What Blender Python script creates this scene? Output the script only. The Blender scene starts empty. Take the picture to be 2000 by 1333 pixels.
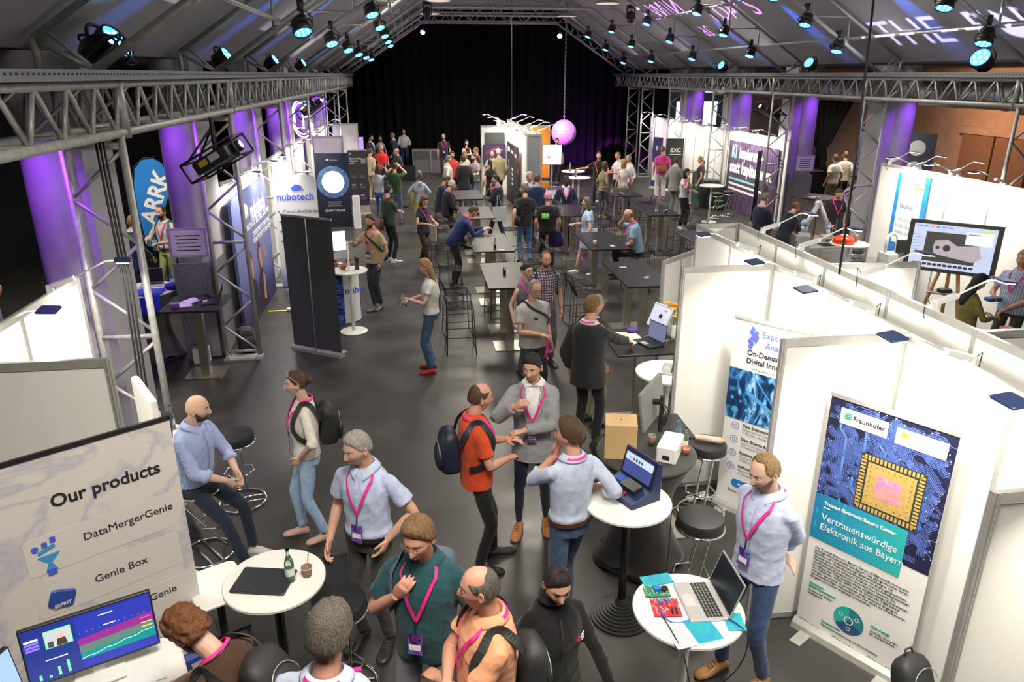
import bpy, math, random
import numpy as np
from mathutils import Vector, Matrix, Quaternion
random.seed(7)
PI=math.pi
C=bpy.context.scene.collection
# ---------------------------------------------------------------- camera
CAMH=4.2; PITCH=math.radians(19.9); YAW=math.radians(7.6); FPX=1439.0
cd=bpy.data.cameras.new('camera'); cd.sensor_width=36; cd.lens=FPX/2000*36; cd.clip_start=.05; cd.clip_end=200
cam=bpy.data.objects.new('camera',cd); C.objects.link(cam)
cam.location=(0,0,CAMH); cam.rotation_euler=(PI/2-PITCH,0,-YAW)
bpy.context.scene.camera=cam
sc=bpy.context.scene
sc.view_settings.view_transform='Standard'; sc.view_settings.look='None'; sc.view_settings.gamma=1
sc.view_settings.exposure=0.0; sc.view_settings.use_curve_mapping=False
sc.cycles.max_bounces=5; sc.cycles.diffuse_bounces=3; sc.cycles.glossy_bounces=3; sc.cycles.transmission_bounces=4
sc.cycles.sample_clamp_indirect=6
# ---------------------------------------------------------------- world
w=bpy.data.worlds.new('world'); sc.world=w; w.use_nodes=True
w.node_tree.nodes['Background'].inputs[0].default_value=(.32,.36,.5,1); w.node_tree.nodes['Background'].inputs[1].default_value=.05
# ---------------------------------------------------------------- lights
def light(name,kind,loc,energy,col=(1,1,1),rot=None,to=None,size=None,size_y=None,spot=None,blend=.3,radius=None,parent=None):
    d=bpy.data.lights.new(name,kind); d.energy=energy; d.color=col
    if kind=='AREA':
        d.size=size or 1
        if size_y: d.shape='RECTANGLE'; d.size_y=size_y
        d.spread=math.radians(150)
    if kind=='SPOT':
        d.spot_size=math.radians(spot or 40); d.spot_blend=blend
    if radius is not None and kind!='AREA': d.shadow_soft_size=radius
    o=bpy.data.objects.new(name,d); C.objects.link(o); o.location=loc
    if to is not None:
        o.rotation_euler=(Vector(to)-Vector(loc)).to_track_quat('-Z','Y').to_euler()
    elif rot: o.rotation_euler=rot
    if parent: o.parent=parent
    return o
WARM=(1,.91,.78)
# unseen fill lights added under the roof bays, above the stand aisles
for nm,x,y,e,s in [('a',0.2,1.6,330,1.6),('b',3.0,2.2,120,1.2),('c',-1.6,6.5,90,1.0),('d',1.0,9.5,110,1.2),('e',2.6,15,300,1.6),('f',2.4,22,480,1.8),('g',3.0,29,560,1.8),('h',7.5,13,200,1.4),('i',8.0,21,260,1.4),('j',-1.2,12.5,120,1.2),('k',-.8,19,160,1.2)]:
    light('roof_fill_light',"AREA",(x,y,6.35),e,WARM,rot=(0,0,0),size=s)
light('roof_fill_light','AREA',(-1.4,1.5,6.2),460,WARM,to=(-2.2,4.6,1.4),size=1.2)  # added fill without a fitting, brightens the left cross wall
light('side_aisle_light','AREA',(15.5,15,3.4),170,(1,.72,.5),rot=(0,0,0),size=2)
light('side_aisle_light','AREA',(13.8,22.5,4.1),260,(1,.85,.7),rot=(0,0,0),size=2)
light('side_aisle_light','AREA',(17.0,23.4,4.1),190,(1,.42,.18),to=(19.8,23.4,1.5),size=1.5)
light('side_aisle_light','AREA',(-5.4,13.3,4.2),110,WARM,rot=(0,0,0),size=1)
for y in (4,9.5,15,21,27,33):
    for x,sx in ((-2.2,1),(9.6,-1)): light('ceiling_fill_light','AREA',(x,y,4.25),27,(.93,.88,1),to=(x+sx*5.5,y,7.0),size=1.0,size_y=5.0)  # added unseen fill along both beams, lifts the tarpaulin like bounced light
# ---------------------------------------------------------------- pixel helpers (layout survey: a pixel and a known height give a place)
_w=Vector((math.sin(YAW)*math.cos(PITCH),math.cos(YAW)*math.cos(PITCH),-math.sin(PITCH)))
_r=Vector((math.cos(YAW),-math.sin(YAW),0)); _u=_r.cross(_w)
def ray(px,py): return _w+_r*((px-1000)/FPX)+_u*((666.5-py)/FPX)
def atZ(px,py,z=0.0):
    d=ray(px,py); t=(z-CAMH)/d.z; p=d*t; p.z=z; return p
# ---------------------------------------------------------------- materials
_mc={}
def M(name,col,rough=.6,metal=0.0,emit=0.0,ecol=None,noise=0.0,nscale=30.0,bump=0.0,bscale=60.0,trans=0.0,alpha=1.0,spec=.5,sheen=0.0,coat=0.0):
    if name in _mc: return _mc[name]
    m=bpy.data.materials.new(name); m.use_nodes=True; nt=m.node_tree; b=nt.nodes['Principled BSDF']
    b.inputs['Base Color'].default_value=(*col,1); b.inputs['Roughness'].default_value=rough; b.inputs['Metallic'].default_value=metal
    b.inputs['Specular IOR Level'].default_value=spec
    if coat: b.inputs['Coat Weight'].default_value=coat
    if sheen: b.inputs['Sheen Weight'].default_value=sheen
    if trans: b.inputs['Transmission Weight'].default_value=trans
    if alpha<1: b.inputs['Alpha'].default_value=alpha
    if emit: b.inputs['Emission Color'].default_value=(*(ecol or col),1); b.inputs['Emission Strength'].default_value=emit
    tc=None
    if noise:
        tc=nt.nodes.new('ShaderNodeTexCoord'); n=nt.nodes.new('ShaderNodeTexNoise'); n.inputs['Scale'].default_value=nscale; n.inputs['Detail'].default_value=5
        r=nt.nodes.new('ShaderNodeValToRGB'); r.color_ramp.elements[0].position=.3; r.color_ramp.elements[1].position=.7
        r.color_ramp.elements[0].color=(*[max(0,c*(1-noise)) for c in col],1); r.color_ramp.elements[1].color=(*[min(1,c*(1+noise)) for c in col],1)
        nt.links.new(tc.outputs['Object'],n.inputs['Vector']); nt.links.new(n.outputs['Fac'],r.inputs['Fac']); nt.links.new(r.outputs['Color'],b.inputs['Base Color'])
    if bump:
        tc=tc or nt.nodes.new('ShaderNodeTexCoord'); n=nt.nodes.new('ShaderNodeTexNoise'); n.inputs['Scale'].default_value=bscale; n.inputs['Detail'].default_value=4
        bu=nt.nodes.new('ShaderNodeBump'); bu.inputs['Strength'].default_value=bump; bu.inputs['Distance'].default_value=.01
        nt.links.new(tc.outputs['Object'],n.inputs['Vector']); nt.links.new(n.outputs['Fac'],bu.inputs['Height']); nt.links.new(bu.outputs['Normal'],b.inputs['Normal'])
    _mc[name]=m; return m
def cloth(col,pat=None,c2=None,sc_=90.0):
    """woven fabric; pat: None, 'stripe' (vertical), 'hstripe', 'plaid', 'denim', 'spots', 'camo'"""
    key='fabric_%s_%s_%s'%('_'.join('%.2f'%c for c in col),pat,c2)
    if key in _mc: return _mc[key]
    m=M(key,col,rough=.85,noise=.12 if pat!='denim' else .3,nscale=18,bump=.25,bscale=22,spec=.2,sheen=.15)
    if pat in('stripe','hstripe','plaid'):
        nt=m.node_tree; b=nt.nodes['Principled BSDF']; tc=nt.nodes.new('ShaderNodeTexCoord'); base=(*col,1)
        prev=None
        for ax in ({'stripe':['X','Y'],'hstripe':['Z'],'plaid':['X','Y','Z']}[pat]):
            if pat!='hstripe' and ax=='Y' : continue
            s=nt.nodes.new('ShaderNodeTexWave'); s.wave_type='BANDS'; s.bands_direction=ax; s.inputs['Scale'].default_value=sc_/6.28*(.35 if pat=='plaid' else 1); s.inputs['Distortion'].default_value=.3
            r=nt.nodes.new('ShaderNodeValToRGB'); r.color_ramp.interpolation='LINEAR'
            r.color_ramp.elements[0].position=.35 if pat!='hstripe' else .55; r.color_ramp.elements[1].position=.6 if pat!='hstripe' else .7
            r.color_ramp.elements[0].color=(0,0,0,1); r.color_ramp.elements[1].color=(1,1,1,1)
            mx=nt.nodes.new('ShaderNodeMix'); mx.data_type='RGBA'
            nt.links.new(tc.outputs['Object'],s.inputs['Vector']); nt.links.new(s.outputs['Fac'],r.inputs['Fac']); nt.links.new(r.outputs['Color'],mx.inputs['Factor'])
            if prev is None: mx.inputs['A'].default_value=base
            else: nt.links.new(prev,mx.inputs['A'])
            mx.inputs['B'].default_value=(*c2,1); prev=mx.outputs['Result']
        nt.links.new(prev,b.inputs['Base Color'])
    return m
WHITE=M('booth_white',(.86,.86,.83),.45,noise=.02,nscale=4)
ALU=M('aluminium_profile',(.47,.47,.45),.35,.4,noise=.08,nscale=12)
STEEL=M('galvanised_truss_steel',(.44,.44,.42),.42,.35,noise=.22,nscale=14)
STEELB=M('truss_chord_steel',(.48,.48,.46),.45,.3,noise=.18,nscale=20)
BLK=M('black_plastic',(.018,.018,.02),.4,noise=.2,nscale=20)
BLKM=M('black_metal',(.03,.03,.033),.45,.3,noise=.2,nscale=30)
CHROME=M('chrome',(.8,.8,.82),.08,1.0,noise=.02,nscale=5)
BRUSH=M('brushed_steel',(.5,.47,.41),.3,.9,noise=.1,nscale=8)
TTOP=M('black_table_laminate',(.018,.017,.02),.33,noise=.25,nscale=9,spec=.35)
WTOP=M('white_table_laminate',(.82,.82,.78),.3,noise=.02,nscale=5)
LEATH=M('black_seat_leather',(.02,.02,.022),.35,bump=.15,bscale=120,noise=.1)
SCRW=M('screen_white',(.75,.8,.9),.3,emit=.9,ecol=(.78,.84,1))
NAVYP=M('navy_lamp_housing',(.035,.06,.16),.3,.2,noise=.1)
# ---------------------------------------------------------------- mesh builder
def frames(pts):
    out=[]; n=len(pts); up=None
    for i in range(n):
        t=(pts[min(i+1,n-1)]-pts[max(i-1,0)]); t=t.normalized() if t.length>1e-9 else Vector((0,0,1))
        if up is None:
            a=Vector((0,0,1)) if abs(t.z)<.9 else Vector((0,1,0)); u=(a-t*a.dot(t)).normalized()
        else:
            u=(up-t*up.dot(t)); u=u.normalized() if u.length>1e-6 else t.orthogonal().normalized()
        up=u; out.append((u,t.cross(u)))
    return out
class B:
    def __init__(s): s.v=[]; s.f=[]; s.m=[]; s.mi=0
    def face(s,idx): s.f.append(idx); s.m.append(s.mi)
    def box(s,c,d,R=None):
        c=Vector(c); o=len(s.v)
        for z in(-.5,.5):
            for y in(-.5,.5):
                for x in(-.5,.5):
                    p=Vector((x*d[0],y*d[1],z*d[2]))
                    if R: p=R@p
                    s.v.append(c+p)
        for q in((0,2,3,1),(4,5,7,6),(0,1,5,4),(2,6,7,3),(0,4,6,2),(1,3,7,5)): s.face([o+i for i in q])
        return s
    def rings(s,rs,close=True,cap=True):
        o=len(s.v); n=len(rs[0])
        for r in rs: s.v+= [Vector(p) for p in r]
        for i in range(len(rs)-1):
            for j in range(n if close else n-1):
                a=o+i*n+j; b=o+i*n+(j+1)%n; s.face([a,b,b+n,a+n])
        if cap and close:
            s.face([o+j for j in range(n)][::-1]); s.face([o+(len(rs)-1)*n+j for j in range(n)])
        return s
    def tube(s,pts,r,n=8,closed=False,cap=True):
        pts=[Vector(p) for p in pts]; k=len(pts)
        rr=r if isinstance(r,(list,tuple)) else [r]*k
        fr=frames(pts if not closed else pts+[pts[0]])
        rs=[[pts[i]+(fr[i][0]*math.cos(2*PI*j/n)+fr[i][1]*math.sin(2*PI*j/n))*rr[i] for j in range(n)] for i in range(k)]
        if closed:
            rs.append(rs[0]); s.rings(rs,cap=False)
        else: s.rings(rs,cap=cap)
        return s
    def bar(s,a,b,r,n=6): return s.tube([a,b],r,n)
    def lathe(s,prof,c=(0,0,0),n=24,cap=True):
        c=Vector(c)
        return s.rings([[c+Vector((r*math.cos(2*PI*j/n),r*math.sin(2*PI*j/n),z)) for j in range(n)] for r,z in prof],cap=cap)
    def prism(s,poly,z0,z1,T=None):
        T=T or (lambda p:p)
        return s.rings([[T(Vector((x,y,z))) for x,y in poly] for z in(z0,z1)])
    def quad(s,a,b,c,d):
        o=len(s.v); s.v+=[Vector(a),Vector(b),Vector(c),Vector(d)]; s.face([o,o+1,o+2,o+3]); return s
    def ell(s,c,rx,ry,rz,R=None,n=12,k=8):
        c=Vector(c); rs=[]
        for i in range(1,k):
            th=PI*i/k
            rs.append([c+((R@Vector((rx*math.sin(th)*math.cos(2*PI*j/n),ry*math.sin(th)*math.sin(2*PI*j/n),-rz*math.cos(th)))) if R else Vector((rx*math.sin(th)*math.cos(2*PI*j/n),ry*math.sin(th)*math.sin(2*PI*j/n),-rz*math.cos(th)))) for j in range(n)])
        return s.rings(rs)
    def rbox(s,c,d,r=.02,R=None):
        """box with rounded vertical edges"""
        hx,hy=d[0]/2,d[1]/2; r=min(r,hx*.99,hy*.99); poly=[]
        for cx,cy,a0 in((hx-r,hy-r,0),(-hx+r,hy-r,90),(-hx+r,-hy+r,180),(hx-r,-hy+r,270)):
            for k in range(5):
                a=math.radians(a0+k*22.5); poly.append((cx+r*math.cos(a),cy+r*math.sin(a)))
        c=Vector(c); e=min(r*.4,d[2]*.3)
        def T(p): return c+((R@p) if R else p)
        rs=[]
        for z,k in((-d[2]/2,e),(-d[2]/2+e,0),(d[2]/2-e,0),(d[2]/2,e)):
            rs.append([T(Vector((x*(1-k/hx),y*(1-k/hy),z))) for x,y in poly])
        return s.rings(rs)
    def build(s,name,mat,parent=None,smooth=False,loc=None,rot=None):
        me=bpy.data.meshes.new(name); me.from_pydata([tuple(p) for p in s.v],[],s.f)
        mats=mat if isinstance(mat,(list,tuple)) else [mat]
        for m_ in mats: me.materials.append(m_)
        if len(mats)>1: me.polygons.foreach_set('material_index',s.m)
        if smooth: me.polygons.foreach_set('use_smooth',[True]*len(me.polygons))
        me.update()
        o=bpy.data.objects.new(name,me); C.objects.link(o)
        if smooth and smooth!=True:
            pass
        if parent is not None: o.parent=parent
        if loc is not None: o.location=loc
        if rot is not None: o.rotation_euler=rot
        return o
def smooth_angle(o,deg=40):
    me=o.data; me.polygons.foreach_set('use_smooth',[True]*len(me.polygons))
    try: me.set_sharp_from_angle(angle=math.radians(deg))
    except Exception: pass
    return o
def tag(o,label=None,cat=None,group=None,kind=None):
    if label: o['label']=label
    if cat: o['category']=cat
    if group: o['group']=group
    if kind: o['kind']=kind
    return o
def thing(name,label,cat,loc=(0,0,0),rz=0.0,group=None,rot=None):
    o=bpy.data.objects.new(name,None); C.objects.link(o); o.location=loc
    o.rotation_euler=rot if rot is not None else (0,0,rz); o.empty_display_size=.1
    return tag(o,label,cat,group)
def dup(root,loc,rz=None,label=None,group=None):
    r=root.copy(); C.objects.link(r); r.location=loc
    if rz is not None: r.rotation_euler=(0,0,rz)
    if label: r['label']=label
    if group: r['group']=group
    for ch in list(root.children):
        c=ch.copy(); C.objects.link(c); c.parent=r
        for g in ch.children:
            d=g.copy(); C.objects.link(d); d.parent=c
    return r
def struct(o): o['kind']='structure'; return o
def txt(s,size,mat,parent,loc,rot=(0,0,0),align='LEFT',bold=0.0,ext=.0008,name='lettering',sx=1.0):
    cu=bpy.data.curves.new(name,'FONT'); cu.body=s; cu.size=size; cu.align_x=align; cu.align_y='CENTER'; cu.offset=bold*size; cu.extrude=ext
    cu.resolution_u=3; cu.materials.append(mat)
    o=bpy.data.objects.new(name,cu); C.objects.link(o); o.location=loc; o.rotation_euler=rot; o.parent=parent; o.scale=(sx,1,1)
    return o
def circ(n,r,cx=0,cy=0,a0=0,a1=2*PI,full=True):
    m=n if full else n-1
    return [(cx+r*math.cos(a0+(a1-a0)*i/m),cy+r*math.sin(a0+(a1-a0)*i/m)) for i in range(n)]
class Flat:
    """draws flat printed shapes on a panel whose face is local XY, +Z towards the viewer"""
    def __init__(s,parent,z0=.004): s.p=parent; s.z=z0
    def rect(s,x0,y0,x1,y1,mat,name='print',dz=0): 
        return B().box(((x0+x1)/2,(y0+y1)/2,s.z+dz),(abs(x1-x0),abs(y1-y0),.0012)).build(name,mat,s.p)
    def poly(s,pts,mat,name='print',dz=0): return B().prism(pts,s.z+dz-.0006,s.z+dz+.0006).build(name,mat,s.p)
    def ring(s,cx,cy,r0,r1,mat,name='print',dz=0,a0=0,a1=2*PI,n=32):
        b=B(); full=abs(a1-a0)>6.28
        P1=circ(n,r1,cx,cy,a0,a1,full); P0=circ(n,r0,cx,cy,a0,a1,full); z=s.z+dz
        k=n if full else n-1
        for i in range(k):
            j=(i+1)%n; b.quad((*P0[i],z),(*P1[i],z),(*P1[j],z),(*P0[j],z))
        return b.build(name,mat,s.p)
    def text(s,t,x,y,size,mat,align='LEFT',bold=0,dz=.001,sx=1.0,name='lettering'): return txt(t,size,mat,s.p,(x,y,s.z+dz),align=align,bold=bold,sx=sx,name=name)
def vpanel_root(name,label,cat,p0,p1,z0=0.0,tilt=0.0,group=None):
    """Empty whose local XY is the upright face between floor points p0 (left) and p1 (right) as its reader sees it; returns root,width"""
    p0=Vector((p0[0],p0[1],0)); p1=Vector((p1[0],p1[1],0)); d=p1-p0; wd=d.length; ang=math.atan2(d.y,d.x)
    o=thing(name,label,cat,(p0.x,p0.y,z0),group=group); o.rotation_euler=(Matrix.Rotation(ang,3,'Z')@Matrix.Rotation(PI/2-tilt,3,'X')).to_euler()
    return o,wd
# ================================================================ HALL
CX=3.7
def mir(x): return 2*CX-x
FR=[2.9,7.15,11.4,15.65,19.9,24.15,28.4,32.2,35.6]   # frame lines
fm=M('grey_vinyl_floor',(.085,.082,.078),.42,noise=.0,spec=.5)
nt=fm.node_tree; bs=nt.nodes['Principled BSDF']; tc=nt.nodes.new('ShaderNodeTexCoord')
n1=nt.nodes.new('ShaderNodeTexNoise'); n1.inputs['Scale'].default_value=1.6; n1.inputs['Detail'].default_value=8
n2=nt.nodes.new('ShaderNodeTexNoise'); n2.inputs['Scale'].default_value=90; n2.inputs['Detail'].default_value=3
mx=nt.nodes.new('ShaderNodeMath'); mx.operation='MULTIPLY_ADD'; mx.inputs[1].default_value=.45
r1=nt.nodes.new('ShaderNodeValToRGB'); r1.color_ramp.elements[0].position=.45; r1.color_ramp.elements[0].color=(.034,.032,.030,1); r1.color_ramp.elements[1].position=1.0; r1.color_ramp.elements[1].color=(.054,.051,.047,1)
nt.links.new(tc.outputs['Object'],n1.inputs['Vector']); nt.links.new(tc.outputs['Object'],n2.inputs['Vector'])
nt.links.new(n2.outputs['Fac'],mx.inputs[0]); nt.links.new(n1.outputs['Fac'],mx.inputs[2]); nt.links.new(mx.outputs[0],r1.inputs['Fac']); nt.links.new(r1.outputs['Color'],bs.inputs['Base Color'])
r2=nt.nodes.new('ShaderNodeMapRange'); r2.inputs[1].default_value=.35; r2.inputs[2].default_value=.65; r2.inputs[3].default_value=.3; r2.inputs[4].default_value=.42
nt.links.new(n1.outputs['Fac'],r2.inputs[0]); nt.links.new(r2.outputs[0],bs.inputs['Roughness'])
struct(B().box((5,14,-.05),(30,46,.1)).build('floor',fm))
TARP=M('roof_tarpaulin',(.46,.45,.46),.7,noise=.06,nscale=1.5,bump=.3,bscale=1.2)
prof=[(-3.35,4.42),(.62,7.02),(mir(.62),7.02),(mir(-3.35),4.42)]
prof2=[(x,z+.05) for x,z in prof][::-1]
b=B(); P=prof+prof2
b.rings([[Vector((x,y,z)) for x,z in P] for y in(-6,36.9)]); struct(b.build('ceiling',TARP))
DKC=M('dark_side_ceiling',(.05,.05,.055),.8,noise=.2)
struct(B().box((-6.4,15.5,4.45),(6.1,43,.08)).build('ceiling_left_aisle',DKC))
struct(B().box((15.3,15.5,4.45),(9.2,43,.08)).build('ceiling_right_aisle',DKC))
DKW=M('black_aisle_wall',(.012,.012,.014),.9,noise=.2)
struct(B().box((-9.4,15.5,2.2),(.1,43,4.5)).build('wall_left',DKW))
CONC=M('concrete_wall',(.34,.31,.29),.8,noise=.12,nscale=2,bump=.2,bscale=10)
struct(B().box((19.8,15.5,2.2),(.1,43,4.5)).build('wall_right',CONC))
struct(B().box((5,-6.05,3.5),(30,.1,7.2)).build('wall_rear',DKW))
struct(B().box((16.2,28.5,2.2),(7.2,.12,4.5)).build('wall_cross',CONC))
# pleated black stage curtain
CURT=M('black_stage_curtain',(.0045,.004,.0055),.9,noise=.3,nscale=6,spec=.15)
b=B(); top=[];bot=[]; xs=np.linspace(-9.2,12.6,520)
R1=[Vector((x,36.5+.07*math.sin(x*14)+.03*math.sin(x*33+1),7.0)) for x in xs]
R0=[Vector((x,36.5+.11*math.sin(x*14+.2)+.04*math.sin(x*31),0.03)) for x in xs]
b.rings([R0,R1],close=False); o=b.build('stage_curtain',CURT,smooth=True); tag(o,'tall black pleated stage curtain closing the far end of the hall','curtain')
o=B().box((1.6,36.9,3.6),(22,.1,7.2)).build('wall_end',DKW); struct(o)
# long steel ties / eaves beams
def beam(name,label,x0,x1,ya,yb,z0=3.72,z1=4.12):
    t=thing(name,label,'truss beam',((x0+x1)/2,ya,z0)); ox,oy,oz=t.location
    def L(x,y,z): return Vector((x-ox,y-oy,z-oz))
    for x in(x0,x1):
        for z in(z0,z1):
            B().bar(L(x,ya,z),L(x,yb,z),.038 if z==z0 else .032,8).build('chord',STEELB,t,True)
    n=int((yb-ya)/.52)
    for x in (x0,x1):
        b=B()
        for i in range(n):
            y=ya+i*.52; b.bar(L(x,y,z0),L(x,y+.2,z1),.019,6); b.bar(L(x,y+.2,z1),L(x,y+.52,z0),.019,6)
        b.build('web_bracing',STEEL,t,True)
    b=B()
    for i in range(n//2):
        y=ya+i*1.04; b.bar(L(x0,y,z0),L(x1,y+.52,z0),.016,6); b.bar(L(x0,y,z1),L(x1,y+.52,z1),.016,6); b.bar(L(x0,y,z0),L(x1,y,z1),.016,6)
    b.build('cross_bracing',STEEL,t,True)
    b=B(); xi=x1 if x1<0 else x0
    for y in FR:
        if ya<y<yb:
            b.bar(L(xi,y,z0-.05),L(xi,y,z1+.02),.05,10); b.bar(L(x0 if xi==x1 else x1,y,z0-.05),L(x0 if xi==x1 else x1,y,z1+.02),.05,10)
    b.build('post_sleeve',STEEL,t,True)
    # perforated cable tray on top
    b=B(); zt=z1+.075
    b.box(L((x0+x1)/2,(ya+yb)/2,z1+.045),(abs(x1-x0)+.16,yb-ya,.012)); 
    for sx in(x0-.08,x1+.08): b.box(L(sx,(ya+yb)/2,zt),(.006,yb-ya,.08))
    tr=b.build('cable_tray',M('tray_zinc',(.36,.37,.38),.5,.6,noise=.1),t)
    b=B(); s_=1 if x1<0 else -1
    xx=(x1+.0845) if x1<0 else (x0-.0845)
    k=int((min(yb,22)-ya)/.075)
    for i in range(k): b.box(L(xx,ya+.03+i*.075,zt+.008),(.002,.035,.014))
    b.build('slot',BLK,tr)
    return t
beam('eaves_beam','long galvanised lattice truss beam running along the left side',-3.0,-2.5,.2,36.2)
beam('eaves_beam','long galvanised lattice truss beam running along the right side',9.78,10.28,6.5,36.2)
def tower(x,y,label,w=.5,z1=3.7):
    t=thing('truss_tower',label,'truss tower',(x,y,0),group='truss towers along the hall')
    for s in(-1,1): B().bar((s*w/2,0,.05),(s*w/2,0,z1),.033,10).build('chord',STEELB,t,True)
    b=B(); z=.12; k=0
    while z+.5<z1:
        a,c=(-w/2,w/2) if k%2 else (w/2,-w/2)
        b.bar((a,0,z),(c,0,z+.42),.019,6)
        if k%4==3: b.bar((-w/2,0,z+.47),(w/2,0,z+.47),.024,6); z+=.1
        z+=.42; k+=1
    b.bar((-w/2,0,.12),(w/2,0,.12),.022,6); b.bar((-w/2,0,z1-.1),(w/2,0,z1-.1),.022,6)
    b.build('web_bracing',STEEL,t,True)
    B().box((0,0,.012),(w+.07,.24,.024)).build('base_plate',STEELB,t)
    b=B()
    for s in(-1,1):
        for dy in(-.08,.08): b.lathe([(.014,.02),(.014,.045)],(s*(w/2-.04),dy,0),6)
    b.build('bolt',STEEL,t)
    return t
LT=['left truss tower nearest the viewer, in front of the navy jacket man','left truss tower with black backpack at its foot beside the dark-topped desk','left truss tower beside the blue rounded cloud-logo banner','left truss tower standing behind the tall blue circle display','left truss tower next to the far white booth walls','left truss tower farthest but one before the stage curtain','left truss tower in the corner by the black stage curtain']
for y,l in zip(FR[1:8],LT): tower(-2.75,y-.12,l)
RT=['right truss tower standing over the big monitor booth','right truss tower in front of the black tied-back curtain','right truss tower beside the purple slogan wall','right truss tower between the slogan wall and the white booths','right truss tower by the pink shirt man','right truss tower near the far violet booth panel','right truss tower in the corner by the black stage curtain']
for y,l in zip([11.3,15.6,19.85,24.0,28.2,31.7,33.8],RT): tower(10.03,y,l,.5)
# roof frames
def uz(x,x0,z0): return z0+.65*(x-x0)
def rafter(y,label):
    t=thing('roof_truss',label,'roof truss',(CX,y,4.2),group='roof trusses')
    def L(x,z): return Vector((x-CX,0,z-4.2))
    up=[(-3.1,4.2),(-3.1,4.49),(.66,6.93),(mir(.66),6.93),(mir(-3.1),4.49),(mir(-3.1),4.2)]
    lo=[(-2.65,4.24),(.72,6.43),(mir(.72),6.43),(mir(-2.65),4.24)]
    b=B()
    for a,c in zip(up,up[1:]): b.bar(L(*a),L(*c),.032,8)
    b.build('upper_chord',STEELB,t,True)
    b=B()
    for a,c in zip(lo,lo[1:]): b.bar(L(*a),L(*c),.042,10)
    b.build('lower_chord',STEELB,t,True)
    b=B()
    for m_ in(0,1):
        f=(lambda x:x) if not m_ else mir
        b.bar(L(f(-3.1),4.47),L(f(-2.65),4.24),.022)
        xs=[-2.65+.84*k for k in range(5)]
        for k in range(4):
            b.bar(L(f(xs[k]),uz(xs[k],-2.65,4.24)),L(f(xs[k]+.02),uz(xs[k],-3.1,4.49)),.02) if k else None
            b.bar(L(f(xs[k]-.35 if k==0 else xs[k]),uz(xs[k]-.35 if k==0 else xs[k],-3.1,4.49)),L(f(xs[k+1] if k else xs[0]),uz(xs[k+1] if k else xs[0],-2.65,4.24)),.018)
    x=.72
    n=14; dx=(mir(.72)-.72)/n
    for k in range(n):
        b.bar(L(x,6.43 if k%2 else 6.93),L(x+dx,6.93 if k%2 else 6.43),.018); x+=dx
    b.build('web_bracing',STEEL,t,True)
    return t
RL=['roof truss overhead nearest the viewer','second roof truss from the viewer, over the near left tower','third roof truss from the viewer','fourth roof truss from the viewer','middle roof truss of the hall','roof truss beyond the middle of the hall','roof truss two bays before the curtain','roof truss one bay before the curtain','farthest roof truss, right in front of the black curtain']
for y,l in zip(FR,RL): rafter(y,l)
# doubled far truss chords (box girder look)
t=thing('box_truss','trapezoid box truss framing the top of the black curtain','roof truss',(CX,34.9,4.2))
lo=[(-2.65,4.24),(.72,6.43),(mir(.72),6.43),(mir(-2.65),4.24)]
for dz in(0,.42):
    b=B()
    for a,c in zip(lo,lo[1:]): b.bar((a[0]-CX,0,a[1]-4.2-.12+dz),(c[0]-CX,0,c[1]-4.2-.12+dz),.04,8)
    b.build('chord',STEELB,t,True)
b=B()
for a,c in zip(lo,lo[1:]):
    n=16 if a[1]==c[1] else 12
    for k in range(n):
        p=Vector((a[0]+(c[0]-a[0])*k/n-CX,0,a[1]+(c[1]-a[1])*k/n-4.32)); q=Vector((a[0]+(c[0]-a[0])*(k+1)/n-CX,0,a[1]+(c[1]-a[1])*(k+1)/n-4.32))
        b.bar(p+Vector((0,0,.42*(k%2))),q+Vector((0,0,.42*((k+1)%2))),.018)
b.build('web_bracing',STEEL,t,True)
# purlins
for i,(x,l) in enumerate([(-1.75,'roof purlin tube low on the left slope'),(-.35,'roof purlin tube high on the left slope'),(mir(-1.75),'roof purlin tube low on the right slope'),(mir(-.35),'roof purlin tube high on the right slope')]):
    xx=x if x<CX else mir(x); z=uz(xx,-2.65,4.24)+.08
    t=thing('roof_purlin',l,'roof tube',(x,-2,z)); B().bar((0,0,0),(0,38,0),.026,8).build('tube',STEELB,t,True)
    b=B()
    for y in FR: b.box((0,y+2,-.02),(.09,.1,.09))
    b.build('clamp',STEEL,t)
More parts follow.
